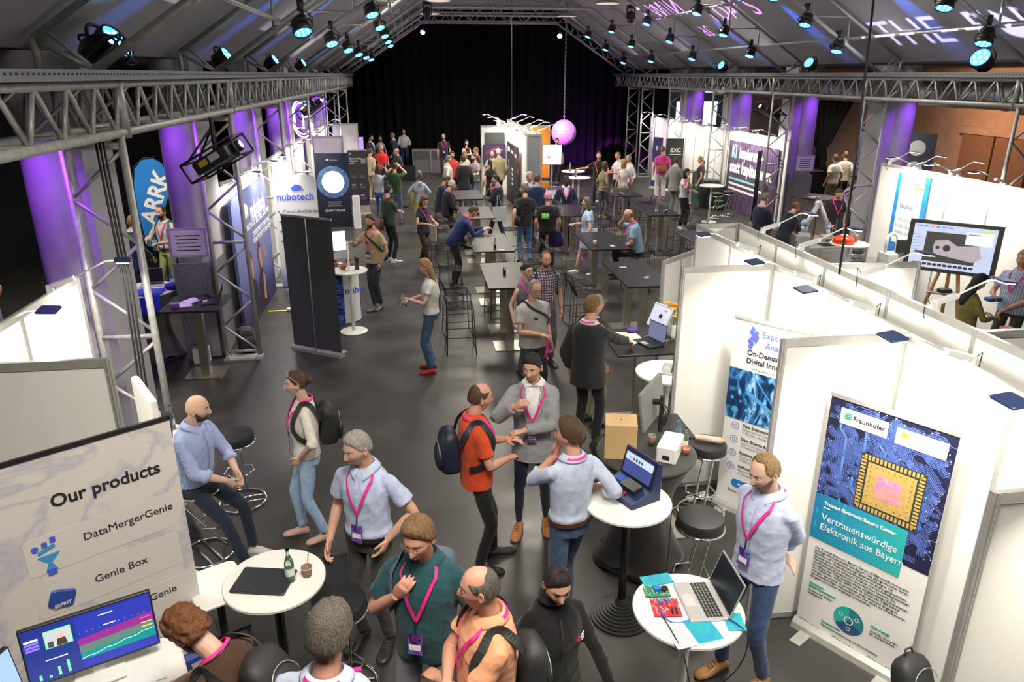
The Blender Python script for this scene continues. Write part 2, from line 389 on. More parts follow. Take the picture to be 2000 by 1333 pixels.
# pillars, lit purple
PIER=M('grey_concrete_pillar',(.42,.41,.43),.7,noise=.08,nscale=3)
PLATE=M('chequer_plate',(.42,.42,.46),.35,.7,bump=.9,bscale=45)
PURPLE=(.36,.07,1.0)
def pillar(x,y,k,e=60,left=True,plate=False):
    t=B().box((x+(.06 if left else -.16),y+.45,2.2),(.50,.75,4.4)); 
    t=t.build('pillar',PIER); struct(t)
    c=B(); c.rings([[Vector((x+(-.0 if left else .04)+.24*math.cos(a),y+.12+.235*math.sin(a),z)) for a in [PI+PI*j/14 for j in range(15)]] for z in(0,4.4)]); o=c.build('pillar',PIER,smooth=True); struct(o)
    smooth_angle(o)
    light('pillar_uplighter','SPOT',(x+(.05 if left else -.05),y-.75,4.15),e,PURPLE,to=(x,y-.02,1.9),spot=75,blend=.9,radius=.05)
    if plate:
        p=B(); p.box((x,y-.15,.78),(.52,.02,1.5)); p.box((x+(.32 if left else -.42),y+.3,.78),(.02,.85,1.5)); struct(p.build('pillar_cladding',PLATE))
        n,_=vpanel_root('notice_board',('framed notice sheet on the left purple pillar above the chequer plate' if left else 'framed notice sheet on the right purple pillar'),'notice',(x-.27,y-.13),(x+.27,y-.13),1.62)
        B().box((.27,.22,0),(.56,.44,.02)).build('frame',M('notice_frame',(.5,.45,.55),.5),n); F=Flat(n,.012); F.rect(.03,.03,.51,.41,WHITE,'sheet')
        for i in range(5): F.rect(.1+.02*(i%2),.32-.055*i,.45-.03*(i%3),.335-.055*i,BLK,'text_line',.001)
for i,y in enumerate([7.45,11.5,15.75,20.0,24.3,28.5]): pillar(-3.355,y,i,150 if i<3 else 180,True,i==1)
for i,y in enumerate([15.9,20.1,24.3,28.5]): pillar(11.0,y,i,160,False,i==1)
# ventilation duct on the right
DUCT=M('silver_duct',(.6,.6,.6),.3,.9,noise=.05)
t=thing('ventilation_duct','big silver round ventilation duct above the right aisle','duct',(12.3,8,3.85))
B().tube([(0,0,0),(0,24,0)],.36,20).build('pipe',DUCT,t,True)
b=B()
for k in range(16): b.tube([(0,k*1.5+.5,0),(0,k*1.5+.56,0)],.375,20)
b.build('rib',DUCT,t)
# daylight window at the far right and bright screen
WIN=M('window_glow',(.6,.75,1),.5,emit=2.2,ecol=(.62,.78,1))
o=B().box((12.9,33.5,2.55),(1.9,.06,1.0)).build('window_1',WIN); struct(o)
# orange lit niche with doors on right wall
DOOR=M('dark_brown_door',(.2,.14,.11),.6,noise=.2)
for k,y in enumerate([22.6,24.2]):
    o=B().box((19.68,y,1.1),(.12,1.5,2.2)).build('door_%d'%(k+1),DOOR); struct(o)
struct(B().box((19.7,23.4,2.35),(.2,3.6,.25)).build('trim_1',CONC))
# black drape tied back
b=B(); rs=[]
for k in range(15):
    f=k/14; z=4.3-3.0*f; 
    wl=1.55*(1-f)**1.3+.16; xc=14.1+.35*f**.5
    if f>.8: wl=.16+.5*(f-.8)
    rs.append([Vector((xc+wl*(2*j/60-1),25.2+.08*math.sin(j*.9)*(.3+wl),z-(.35*(1-abs(2*j/60-1))*(1-f)))) for j in range(61)])
for k in range(5): 
    rs.append([Vector((14.45+.1*k*0+(.2+.08*k)*(2*j/60-1),25.2+.05*math.sin(j*.9),1.3-.3*(k))) for j in range(61)])
b.rings(rs,close=False); o=b.build('black_drape',CURT,smooth=True); tag(o,'black drape gathered and tied in the middle, hanging in the right aisle','drape')
o=B().box((16,21.8,2.0),(.05,3.5,4)).build('x',CURT); bpy.data.objects.remove(o)
# second black hanging on the right behind the slogan wall
b=B(); xs=np.linspace(11.7,11.9,4) if 0 else np.linspace(12.8,13.4,30); b.rings([[Vector((x,24.9+.05*math.sin(x*22),z)) for x in xs] for z in(.02,4.3)],close=False)
o=b.build('side_curtain',CURT,smooth=True); tag(o,'black side curtain hanging behind the slogan wall on the right','curtain')
# display board with round badges
n,_=vpanel_root('poster_wall','dark poster wall with rows of round pale badges behind the drape','poster wall',(14.6,23.2),(16.4,21.8))
B().box((1.1,1.3,0),(2.2,2.3,.05)).build('board',M('slate_print',(.04,.05,.09),.6),n); F=Flat(n,.028)
for i in range(3):
    for j in range(2): F.poly(circ(24,.24,.45+.62*i,1.35+.65*j),M('badge_print',(.5,.55,.6),.6),'badge')
# ---------------------------------------------------------------- stage lamps
LENS=M('blue_led_lens',(.1,.5,1),.3,emit=2.2,ecol=(.04,.4,1))
LENSD=M('blue_led_dot',(.6,.9,1),.3,emit=6,ecol=(.2,.75,1))
def parcan(loc,aim,label,s=1.0,lie=False):
    t=thing('stage_lamp',label,'stage lamp',loc,group='blue LED stage lamps under the roof')
    q=Vector(aim).normalized().to_track_quat('Z','Y').to_matrix()
    r=.115*s
    def R(p): return q@Vector(p)
    def T(b): b.v=[q@p for p in b.v]; return b
    T(B().lathe([(r*.6,-.2*s),(r*.85,-.17*s),(r*.95,-.05*s),(r*1.03,-.03*s),(r*1.03,.02*s),(r*.95,.03*s),(r*.9,.0)],n=20)).build('housing',BLKM,t,True)
    T(B().lathe([(r*.92,.004*s),(r*.92,.016*s)],n=20)).build('lens',LENS,t)
    b=B()
    for k in range(7):
        a=k*PI/3; rr=0 if k==6 else r*.58
        b.lathe([(r*.17,.016*s),(r*.12,.024*s)],(rr*math.cos(a),rr*math.sin(a),0),8)
    T(b).build('led',LENSD,t)
    b=B(); n=10
    pts=[Vector((r*1.15*math.cos(PI*j/n),r*1.15*math.sin(PI*j/n)*1.25,-.06*s)) for j in range(n+1)]
    b.tube([q@p for p in pts],.012*s,6)
    
    if lie: b.box((0,0,-.26),(.16,.16,.04)); b.tube([q@Vector((0,-r*.9,-.1*s)),Vector((0,0,-.25))],.02,6)
    else: b.tube([q@Vector((0,r*1.4,-.06*s)),Vector((0,0,.24*s))],.014*s,6); b.box((0,0,.28*s),(.07*s,.09*s,.13*s))
    if not lie:  b.tube([q@Vector((0,-.02,-.2*s)),Vector((.1*s,.03,-.05*s)),Vector((.13*s,.06,.15*s)),Vector((.02,.05,.26*s))],.007*s,5)
    b.build('yoke',BLKM,t,True)
    return t
def spotfor(x,y,z,side,e):
    """thin blue wash raked up the tarpaulin from a lamp on the slope"""
    pass
kk=0
ordn=['first','second','third','fourth','fifth','sixth','seventh','eighth']
for i,y in enumerate([7.15,11.4,15.65,19.9,24.15,28.4,32.2]):
    for j,x in enumerate([9.0,8.22,7.45]):
        z=uz(mir(x),-2.65,4.24)-.25
        if y<9: continue
        parcan((x,y,z),(-.35,-.25,-1),'blue-lit stage lamp on the right slope, %s bay from the viewer, %s row up'%(ordn[i-1],ordn[j]),1.15)
for i,y in enumerate([11.4,15.65,19.9,24.15,28.4,32.2]):
    for j,x in enumerate([-1.42,-.62]):
        z=uz(x,-2.65,4.24)-.27
        parcan((x,y,z),(.3,-.5,-1),'blue-lit stage lamp on the left slope, %s bay from the viewer, %s row up'%(ordn[i],'lower' if j==0 else 'upper'),1.15)
for i,y in enumerate([12.6,18.5,24.0]):
    parcan((9.95,y,4.47),(-.85,-.45,.5),'round blue LED lamp lying on the right truss beam, %s from the viewer'%ordn[i],1.5 if i==0 else 1.2,True)
for i,y in enumerate([7.75,12.2,16.5,20.9]):
    parcan((-2.66,y,4.47),(.8,-.2,.5),'round blue LED lamp lying on the left truss beam, %s from the viewer'%ordn[i],1.5 if i==0 else 1.1,True)
for y in(14.0,18.0,22.3,26.5): light('blue_wash','SPOT',(7.1,y,6.15),1100,(.03,.17,1),to=(9.75,y-.15,5.12),spot=15,blend=.9,radius=.03)
for y in(8.6,13.2,17.2,21.5,26): light('blue_wash','SPOT',(.4,y,6.2),1000,(.03,.17,1),to=(-2.35,y-.1,5.12),spot=14,blend=.9,radius=.03)
def movinghead(x,y,z,label):
    t=thing('moving_head_lamp',label,'stage lamp',(x,y,z))
    B().rbox((0,0,.0),(.26,.2,.12),.03).build('base',BLKM,t)
    b=B(); b.box((-.13,0,-.2),(.035,.09,.34)); b.box((.13,0,-.2),(.035,.09,.34)); b.build('yoke',BLKM,t)
    b=B().lathe([(.07,-.5),(.1,-.46),(.1,-.3),(.085,-.16),(.05,-.12)],n=16); b.build('head',BLK,t,True)
    B().bar((0,0,.05),(0,0,.25),.02).build('clamp',STEEL,t)
movinghead(.75,27.0,6.45,'black moving-head lamp hanging from the left end of the flat roof truss'); movinghead(7.4,25.8,6.3,'black moving-head lamp hanging from the right end of the flat roof truss')
SHD=M('pendant_shade',(.55,.5,.46),.4,.2); GLW=M('pendant_glow',(1,.85,.7),.4,emit=.6)
for (x,y),l in zip([(1.1,26),(.95,31.5),(6.7,26.2),(6.55,32.2)],['upper left','lower left','upper right','lower right']):
    t=thing('pendant_lamp','wide shallow dim pendant lamp below the flat roof truss, %s of the four'%l,'pendant lamp',(x,y,6.45)); B().lathe([(.06,.16),(.1,.12),(.42,0),(.44,-.03),(.42,-.03)],n=24).build('lamp_shade',SHD,t,True); B().lathe([(.38,-.035),(.38,-.028)],n=24).build('diffuser',GLW,t); B().bar((0,0,.15),(0,0,.5),.012).build('rod',BLKM,t)
# magenta lamps by the curtain + mirror ball
MAG=M('magenta_lens',(1,.2,1),.3,emit=30,ecol=(.9,.15,1))
for (x,y,z),l in zip([(6.55,33.6,5.75),(.75,35.4,5.95)],['right','left']):
    t=thing('stage_lamp','magenta-lit lamp high in front of the black curtain, %s one of the pair'%l,'stage lamp',(x,y,z)); 
    q=Vector((-.3,-.8,-.6)).to_track_quat('Z','Y').to_matrix()
    b=B().lathe([(.07,-.2),(.1,-.16),(.11,0)],n=16); b.v=[q@p for p in b.v]; b.build('housing',BLKM,t,True)
    b=B().lathe([(.1,0),(.1,.012)],n=16); b.v=[q@p for p in b.v]; b.build('lens',MAG,t); B().bar((0,0,0),(0,0,.5),.015).build('yoke',BLKM,t)
def mirrorball():
    t=thing('mirror_ball','huge mirror ball glowing magenta, hanging on a chain in front of the curtain','mirror ball',(6.54,32.2,1.86))
    n,k=48,26; r=.53; m=M('mirror_tiles',(.8,.75,.82),.4,.25,noise=.12,nscale=25)
    b=B()
    for i in range(k):
        t0,t1=PI*i/k,PI*(i+1)/k-.012; nn=max(6,int(n*math.sin((t0+t1)/2)))
        for j in range(nn):
            a0,a1=2*PI*j/nn,2*PI*(j+1)/nn-.015/max(.1,math.sin((t0+t1)/2))
            b.quad(*[(r*math.sin(tt)*math.cos(a),r*math.sin(tt)*math.sin(a),r*math.cos(tt)) for tt,a in((t0,a0),(t1,a0),(t1,a1),(t0,a1))])
    tb=b.build('mirror_tile',m,t); tb['kind']='stuff'
    B().ell((0,0,0),r*.99,r*.99,r*.99,n=32,k=20).build('core',M('ball_core',(.12,.1,.13),.5),t,True)
    b=B(); z=.53; i=0
    while z<4.52:
        pts=[Vector(((.028*math.cos(a)) if i%2 else 0,0 if i%2 else .028*math.cos(a),z+.055+.05*math.sin(a))) for a in [2*PI*j/10 for j in range(10)]]
        b.tube(pts,.008,5,closed=True); z+=.085; i+=1
    b.build('chain',STEEL,t,True)
mirrorball()
light('mirror_ball_spot','SPOT',(-.3,24.15,5.1),52000,(.78,.06,1),to=(6.54,32.2,1.86),spot=8,blend=.5,radius=.05)
light('curtain_floor_spot','SPOT',(7.9,35.2,.1),260,(.5,.05,1),to=(8.1,36.5,1.2),spot=100,blend=.4,radius=.03)
light('curtain_floor_spot','SPOT',(7.0,33.6,5.7),260,(.6,.08,1),to=(7.0,33.2,0),spot=40,blend=.5,radius=.03)
t=thing('power_cable','single black cable hanging from the roof in the middle of the curtain','cable',(4.0,30,0)); B().bar((0,0,2.4),(0,0,6.9),.012).build('cable',BLK,t)
t=thing('power_cable','thick black cable hanging down past the grey truss on the right','cable',(3.9,6.2,2.3)); B().tube([(0,0,.15),(.05,.1,1.2),(.28,.6,2.9),(.5,1,4.5)],.011,6).build('cable',BLK,t,True)
# tied ratchet cables on the left tower
t=thing('power_cable','bundle of black cables hanging down the near left truss tower','cable',(-2.62,6.78,0)); b=B()
for k in range(3): b.tube([(.03*k,0,3.75),(.03*k+.02,.0,2.4),(.03*k-.01,-.02,1.2),(.03*k+.03,-.03,.02)],.011,5)
b.build('cable',BLK,t,True)
t=thing('coiled_cable','loops of black cable on the left truss beam by the blue lamp','cable',(-2.65,7.3,4.25)); b=B()
for k in range(5): b.tube([(.16*math.cos(a)*(1+.1*k),.1*math.sin(a)+.05*k,.15+.13*math.sin(a+k)) for a in [2*PI*j/14 for j in range(14)]],.012,5,closed=True)
b.build('cable',BLK,t,True)
# projectors hung under the beams
def projector(x,y,z,aim,label):
    t=thing('projector',label,'projector',(x,y,z)); q=Vector(aim).normalized().to_track_quat('Y','Z').to_matrix()
    def T(b): b.v=[q@p for p in b.v]; return b
    T(B().rbox((0,0,0),(.4,.5,.16),.04)).build('body',BLKM,t,True and False)
    T(B().tube([(0,.2,0),(0,.36,.0),(0,.38,0)],[.07,.075,.06],16)).build('lens_barrel',BLK,t,True)
    T(B().tube([(0,.375,0),(0,.382,0)],[.05,.05],16)).build('lens',M('projector_lens',(.8,.8,1),.1,emit=3,ecol=(.8,.7,1)),t)
    b=B()
    for sx in(-1,1):
        b.bar((sx*.26,-.34,-.12),(sx*.26,.38,-.12),.014); b.bar((sx*.26,-.34,.12),(sx*.26,.38,.12),.014)
        for yy in(-.34,.38): b.bar((sx*.26,yy,-.12),(sx*.26,yy,.12),.014)
    for yy in(-.34,.38):
        for zz in(-.12,.12): b.bar((-.26,yy,zz),(.26,yy,zz),.014)
    T(b).build('cage',BLKM,t,True)
    b=B(); b.box((.202,-.1,.02),(.004,.12,.07)); T(b).build('sticker',M('yellow_sticker',(.8,.5,.05),.5),t)
    b=B(); b.box((.202,.06,.02),(.004,.14,.08)); T(b).build('sticker',M('pale_sticker',(.7,.72,.72),.5),t)
    b=B(); b.bar((0,0,.1),(0,0,.5),.03); b.tube([q@Vector((-.2,-.3,.1)),Vector((0,0,.4))],.014); b.tube([q@Vector((.2,-.3,.1)),Vector((0,0,.4))],.014); b.build('bracket',BLKM,t)
    return t
PROJ=[]
PROJ.append(projector(-2.43,9.9,3.2,(.83,-.1,.46),'large black stage projector caged under the left truss beam'))
PROJ.append(projector(-2.6,21.3,3.35,(.7,-.3,.5),'black caged projector farther along under the left truss beam, by the neon sign'))
projector(9.95,20.3,3.2,(-.83,-.1,.46),'black caged projector under the right truss beam')
# gobo: the projected words come from a lit lamp shining through cut letters
def gobo(lamp,words,plane_pt,ux,uy,e,col,name):
    """plate with letter-shaped holes; words: (text,size,u,v) laid on the slope plane, back-projected to a small plate by the lens"""
    lamp=Vector(lamp); P0=Vector(plane_pt); ux=Vector(ux).normalized(); uy=Vector(uy).normalized()
    axis=(P0-lamp).normalized(); fx=ux-axis*ux.dot(axis); fx.normalize(); fy=axis.cross(fx)*-1
    if fy.dot(uy)<0: fy=-fy
    D=.12; sp=[]
    for s,size,u,v,sx in words:
        cu=bpy.data.curves.new('g','FONT'); cu.body=s; cu.size=size; cu.align_x='CENTER'; cu.align_y='CENTER'; cu.offset=.05*size; cu.fill_mode='NONE'; cu.resolution_u=4
        o=bpy.data.objects.new('g',cu); C.objects.link(o); dg=bpy.context.evaluated_depsgraph_get(); me=bpy.data.meshes.new_from_object(o.evaluated_get(dg))
        nb={}
        for ed in me.edges:
            a,c=ed.vertices; nb.setdefault(a,[]).append(c); nb.setdefault(c,[]).append(a)
        seen=set()
        for st in nb:
            if st in seen: continue
            loop=[st]; seen.add(st); cur=st
            while True:
                nx=[q for q in nb[cur] if q not in seen]
                if not nx: break
                cur=nx[0]; seen.add(cur); loop.append(cur)
            pts=[]
            for i in loop:
                c=me.vertices[i].co; W=P0+ux*(c.x*sx+u)+uy*(c.y+v); d=(W-lamp); d=d*(D/d.dot(axis)); pts.append((d.dot(fx),d.dot(fy)))
            if len(pts)>2: sp.append(pts)
        bpy.data.objects.remove(o)
    cu=bpy.data.curves.new(name,'CURVE'); cu.dimensions='2D'; cu.fill_mode='BOTH'
    R=.075
    for pts in [[(R*math.cos(a),R*math.sin(a)) for a in [2*PI*j/40 for j in range(40)]]]+sp:
        s=cu.splines.new('POLY'); s.points.add(len(pts)-1)
        for p,(x,y) in zip(s.points,pts): p.co=(x,y,0,1)
        s.use_cyclic_u=True
    cu.materials.append(BLK)
    o=bpy.data.objects.new(name,cu); C.objects.link(o)
    Mx=Matrix((fx,fy,fx.cross(fy))).transposed().to_4x4(); Mx.translation=lamp+axis*D
    pr_=PROJ[0 if 'letter' in name else 1]; Tm=Matrix.Translation(pr_.location); o.parent=pr_; o.matrix_parent_inverse=Matrix.Identity(4); o.location=lamp+axis*D-pr_.location; o.rotation_euler=Mx.to_euler()
    L=light('stencil_spot','SPOT',lamp,e,col,to=lamp+axis,spot=2*math.degrees(math.atan(R*.97/D)),blend=.02,radius=.0002)
sl=Vector((-1,0,.655)).normalized()
gobo((-2.05,9.9,3.55),[('THE  FUTURE',1.15,0,0,1.0)],(9.9,12.2,4.97),(0,-1,0),sl,30000,(.62,.55,1),'letter_stencil')
gobo((-2.2,21.2,3.62),[('DAYS',1.0,0,.35,1),('26',.7,-3.2,-.3,-1),('NEW',1.1,-4.2,.9,-1)],(8.9,20.3,5.6),(0,-1,0),sl,26000,(.7,.3,1),'date_stencil')
# beam mounted loudspeaker array right
if 0: t=thing('loudspeaker','black loudspeaker rack angled under the right truss beam','loudspeaker',(9.6,17.6,3.0)); B().rbox((0,0,0),(.5,.3,.35),.04,R=Matrix.Rotation(.5,3,'X')).build('cabinet',BLKM,t); B().bar((0,0,.15),(0,0,.7),.02).build('bracket',STEEL,t)

light('magenta_aisle_spot','SPOT',(5.2,21.5,6.3),900,(.5,.08,1),to=(4.7,18.5,0),spot=34,blend=.6,radius=.05)
light('magenta_aisle_spot','SPOT',(6.0,29,6.2),900,(.6,.1,1),to=(6.2,27,0),spot=50,blend=.6,radius=.05)
# ================================================================ BOOTHS, BANNERS
def ramp(name,cols,scale=4,kind='noise',rough=.5,dist=1.5,emit=0,vec=(1,1,1),det=6):
    if name in _mc: return _mc[name]
    m=M(name,cols[0][1],rough); nt=m.node_tree; b=nt.nodes['Principled BSDF']; tc=nt.nodes.new('ShaderNodeTexCoord'); mp=nt.nodes.new('ShaderNodeMapping'); mp.inputs['Scale'].default_value=vec
    if kind=='noise': n=nt.nodes.new('ShaderNodeTexNoise'); n.inputs['Scale'].default_value=scale; n.inputs['Detail'].default_value=det; n.inputs['Distortion'].default_value=dist; out=n.outputs['Fac']
    elif kind=='wave': n=nt.nodes.new('ShaderNodeTexWave'); n.inputs['Scale'].default_value=scale; n.inputs['Distortion'].default_value=dist; n.inputs['Detail'].default_value=3; out=n.outputs['Fac']
    elif kind=='voro': n=nt.nodes.new('ShaderNodeTexVoronoi'); n.inputs['Scale'].default_value=scale; out=n.outputs['Distance']
    else: n=nt.nodes.new('ShaderNodeSeparateXYZ'); out=n.outputs[kind]
    r=nt.nodes.new('ShaderNodeValToRGB')
    while len(r.color_ramp.elements)>1: r.color_ramp.elements.remove(r.color_ramp.elements[0])
    r.color_ramp.elements[0].position=cols[0][0]; r.color_ramp.elements[0].color=(*cols[0][1],1)
    for p,c in cols[1:]: e=r.color_ramp.elements.new(p); e.color=(*c,1)
    nt.links.new(tc.outputs['Object'],mp.inputs['Vector']); nt.links.new(mp.outputs[0],n.inputs[0]); nt.links.new(out,r.inputs['Fac'])
    nt.links.new(r.outputs['Color'],b.inputs['Base Color'])
    if emit: nt.links.new(r.outputs['Color'],b.inputs['Emission Color']); b.inputs['Emission Strength'].default_value=emit
    return m
def wall(label,p0,p1,h=2.5,n=None,cols=None,name='booth_wall'):
    p0=Vector((*p0,0)); p1=Vector((*p1,0)); d=p1-p0; Lw=d.length; n=n or max(1,round(Lw)); a=math.atan2(d.y,d.x)
    t=thing(name,label,'partition wall',p0,a)
    st=Lw/n
    for i in range(n):
        B().box((st*(i+.5),0,h/2),(st-.036,.018,h-.06)).build('panel',(cols[i] if cols else WHITE),t)
    for i in range(n+1):
        b=B().tube([(st*i,0,.005),(st*i,0,h)],.021,8)
        for k in range(4):
            aa=PI/4+k*PI/2; b.box((st*i+.02*math.cos(aa),.02*math.sin(aa),h/2),(.008,.008,h-.01))
        b.build('post',ALU,t)
    B().box((Lw/2,0,h-.03),(Lw-.03,.03,.058)).build('top_rail',ALU,t); B().box((Lw/2,0,.035),(Lw-.03,.03,.05)).build('bottom_rail',ALU,t)
    return t
ARM=None
LEDW=M('booth_led_lens',(1,1,.95),.3,emit=8,ecol=(1,.96,.86))
def armlamp(x,y,z,ang,label,e=11,length=.52,lit=True):
    """arm lamp clamped on a wall top; ang = heading in which the arm reaches out"""
    global ARM
    if ARM is None:
        t=thing('arm_lamp',label,'exhibition lamp',(x,y,z),ang,group='clip-on LED arm lamps on the booth walls')
        B().box((0,0,.0),(.05,.045,.06)).box((-.012,0,-.035),(.012,.05,.05)).build('clamp',WHITE,t)
        b=B(); q=Matrix.Rotation(-.28,3,'Y'); b.rbox((.1,0,.045),(.2,.055,.04),.015,R=q); b.build('driver_case',M('lamp_driver_case',(.72,.73,.75),.4),t)
        B().tube([(.16,0,.06),(length-.08,0,.19),(length-.02,0,.19)],.008,6).build('arm',WHITE,t,True)
        h=B().rbox((length+.05,0,.185),(.13,.17,.016),.02,R=Matrix.Rotation(.1,3,'Y')).build('lamp_head',NAVYP,t)
        b=B().box((length+.05,0,.172),(.1,.14,.006),R=Matrix.Rotation(.1,3,'Y')); b.build('led_lens',LEDW,h)
        B().tube([(-.02,.0,.0),(-.05,.03,.06),(-.03,.05,-.1),(.0,.03,-.16)],.004,5).build('cable',BLK,t)
        ARM=t
    else: t=dup(ARM,(x,y,z),ang,label)
    c=Vector((math.cos(ang),math.sin(ang),0)); L=Vector((x,y,z+.155))+c*(length+.05)
    light('arm_lamp_light','AREA',L,e*1.9,(1,.94,.80),to=L+Vector((-c.x*.45,-c.y*.45,-1)),size=.12,size_y=.16)
    return t
# --- right block
wall('long white booth wall with aluminium posts on the near right, carrying five arm lamps',(3.5,8.72),(3.5,1.5),2.45,n=7)
wall('second long white wall standing close behind the near right one, its back side seen from above',(4.04,8.72),(4.04,1.5),2.45,n=7)
wall('narrow white end panel closing the gap between the two long right walls',(3.53,8.72),(4.01,8.72),2.45,n=1)
wall('white cross wall behind the paper-wrapped loaf stool on the right',(2.56,6.66),(3.47,6.66),2.45,n=1)
wall('white cross wall between the two tall banners on the right',(2.55,4.59),(3.47,4.59),2.45,n=1)
wall('bright white cross wall cut by the lower right picture edge',(2.52,2.55),(3.47,2.55),2.45,n=1)
wall('slanting white panel behind the orange flowers',(3.09,8.72),(3.75,9.3),h=2.0,n=2)
wall('white cross wall with its top edge by the arm lamp in front of the tripod monitor',(4.07,6.6),(4.96,6.56),2.45,n=1)
wall('white cross wall on the far side of the right block, below the striped shirt man',(4.07,4.56),(5.05,4.55),2.45,n=1)
k=['nearest the right picture edge','over the chip banner','over the blue-cable banner','over the cross wall with the loaf stool','at the far end']
for (y,l) in zip([3.0,3.97,5.05,5.93,7.12,1.98],k+['added unseen past the right picture edge']): armlamp(3.49,y,2.48,PI,'blue-topped arm lamp on the near right wall, '+l)  # last lamp is added out of view to brighten the lower cross wall
for (y,l) in zip([5.1,6.05,7.2,8.1],['nearest the viewer','in front of the tripod monitor','above the red helmet table','at the far end']): armlamp(4.05,y,2.48,0,'arm lamp reaching right from the second long wall, '+l)
# --- far right booth with monitor
wall('white booth wall behind the big tripod monitor, facing left',(9.6,14.35),(9.6,9.2),n=5)
for y,l in zip([14.1,13.3,12.3],['leftmost','middle','rightmost']): armlamp(9.59,y,2.53,0.12,'lit arm lamp pointing right on the monitor booth wall, '+l+' of three')
for y,l in zip([13.2,12.1,11.0],['above the vertical blue banner','in the middle','by the big truss tower']): armlamp(9.59,y,2.53,PI-.1,'arm lamp over the monitor booth wall, reaching left, '+l,16)
# --- right side row
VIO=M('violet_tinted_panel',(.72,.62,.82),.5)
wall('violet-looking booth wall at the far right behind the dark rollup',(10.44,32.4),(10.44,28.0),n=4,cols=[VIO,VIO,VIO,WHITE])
wall('white booth wall between the far right truss towers',(10.44,28.0),(10.44,24.0),n=4)
wall('white booth wall carrying the dark slogan cloth',(10.44,24.0),(10.44,19.9),n=4)
for y,l in zip([31.5,29.5,27.5,25.5,23.2,21.9,20.8],['first from the curtain','second from the curtain','third from the curtain','fourth from the curtain','above the word kapieren','above the middle of the slogan','above the right end of the slogan']): armlamp(10.43,y,2.53,PI,'arm lamp on the right booth row, '+l,16)
# --- left side row
wall('white booth wall behind the large slogan board on the left',(-3.07,16.0),(-3.07,11.95),n=4)
wall('white booth wall beyond the rounded cloud-logo banner on the left',(-3.07,22.4),(-3.07,16.0),n=6)
wall('white cross wall above the blue circle display',(-2.85,23.0),(-2.0,23.0),n=1)
wall('white booth wall deep on the left, running towards the curtain',(-3.07,29.0),(-3.07,23.0),n=6)
wall('farthest white cross wall on the left before the curtain',(-2.85,29.0),(-1.94,29.0),n=1)
for y,l in zip([12.6,14.2,15.2,17.8,19.3,21.2,25,27.5],['nearest the viewer','above the cloud logo','above the right end of the slogan board','just past the slogan board','in front of the neon sign','beyond the neon sign','last but one','last in the row']): armlamp(-3.06,y,2.53,0,'arm lamp on the left booth row, '+l,16 if y>16 else 12)
# --- near left booth
wall('near white cross wall at the left picture edge with a bright top rail',(-3.0,4.68),(-1.98,4.68),n=1)
wall('white booth wall running away at the left edge below the near truss tower',(-3.02,4.75),(-3.02,6.85),n=2)
wall('far white panel of the left booth, purple in the pillar light',(-4.7,6.86),(-3.74,6.86),n=1)
armlamp(-3.02,5.0,2.53,.15,'dark-topped arm lamp over the white booth at the left edge',10); armlamp(-3.02,6.35,2.53,.3,'dark-topped arm lamp just behind the near left truss tower',10)
# --- middle divider
GREYF=M('grey_felt_panel',(.23,.24,.27),.85,bump=.2,bscale=150)
wall('white booth wall on the left flank of the middle stand',(3.52,22.85),(3.52,31.0),n=8)
wall('white booth wall on the right flank of the middle stand',(3.95,22.85),(3.95,31.0),n=8)
wall('grey felt end panel of the middle stand facing the tables',(3.54,22.83),(3.93,22.83),n=1,cols=[GREYF])
wall('white cross wall of the middle stand carrying a wall screen',(2.5,27.0),(3.5,27.0),n=1)
ORG=M('orange_panel',(.85,.27,.03),.5)
wall('orange cross wall on the right of the middle stand',(3.98,26.9),(4.95,26.9),n=1,cols=[ORG])
for y,l in zip([24.2,26.3,28.3,30.3],['nearest','second','third','farthest']): armlamp(3.5,y,2.53,PI,'arm lamp on the middle stand reaching left, %s of four'%l,18)
for y,l in zip([23.6,25,26.2,28.2,30],['nearest','second','third','fourth','farthest']): armlamp(3.96,y,2.53,0,'arm lamp on the middle stand reaching right, %s of five'%l,9)
# ================================================================ banners
def rollup(label,p0,p1,h,face,name='rollup_banner',back=None,base=True,top=ALU,cat='banner',tilt=0.0,basec=ALU):
    t,W=vpanel_root(name,label,cat,p0,p1,tilt=tilt)
    B().box((W/2,h/2+.03,0),(W,h-.06,.004)).build('sheet',face,t)
    B().box((W/2,h,0),(W+.01,.03,.022)).build('top_rail',top,t)
    B().bar((W/2,.05,-.045),(W/2,h-.02,-.012),.009,8).build('support_pole',ALU,t,True)
    if base:
        b=B(); pr=[(-.06,.0),(.07,.0),(.055,.045),(.02,.075),(-.02,.075),(-.05,.045)]
        b.rings([[Vector((x,y,z)) for z,y in pr] for x in(-.01,W+.01)]); o=b.build('base_cassette',basec,t)
        for x in(.12,W-.12): B().box((x,.008,.13),(.09,.012,.2)).build('foot',ALU,o)
    return t,W
INK=M('black_print',(.02,.02,.03),.6); WPR=M('white_print',(.85,.85,.85),.6); GRN=M('green_print',(.0,.36,.2),.6); TEAL=M('teal_print',(.02,.42,.38),.6); NVY=M('navy_print',(.02,.08,.22),.6); GREYP=M('grey_print',(.3,.3,.32),.6)
BLUEP=M('blue_print',(.07,.13,.75),.6)
PAPER=M('banner_white',(.8,.8,.79),.55,noise=.02,nscale=3)
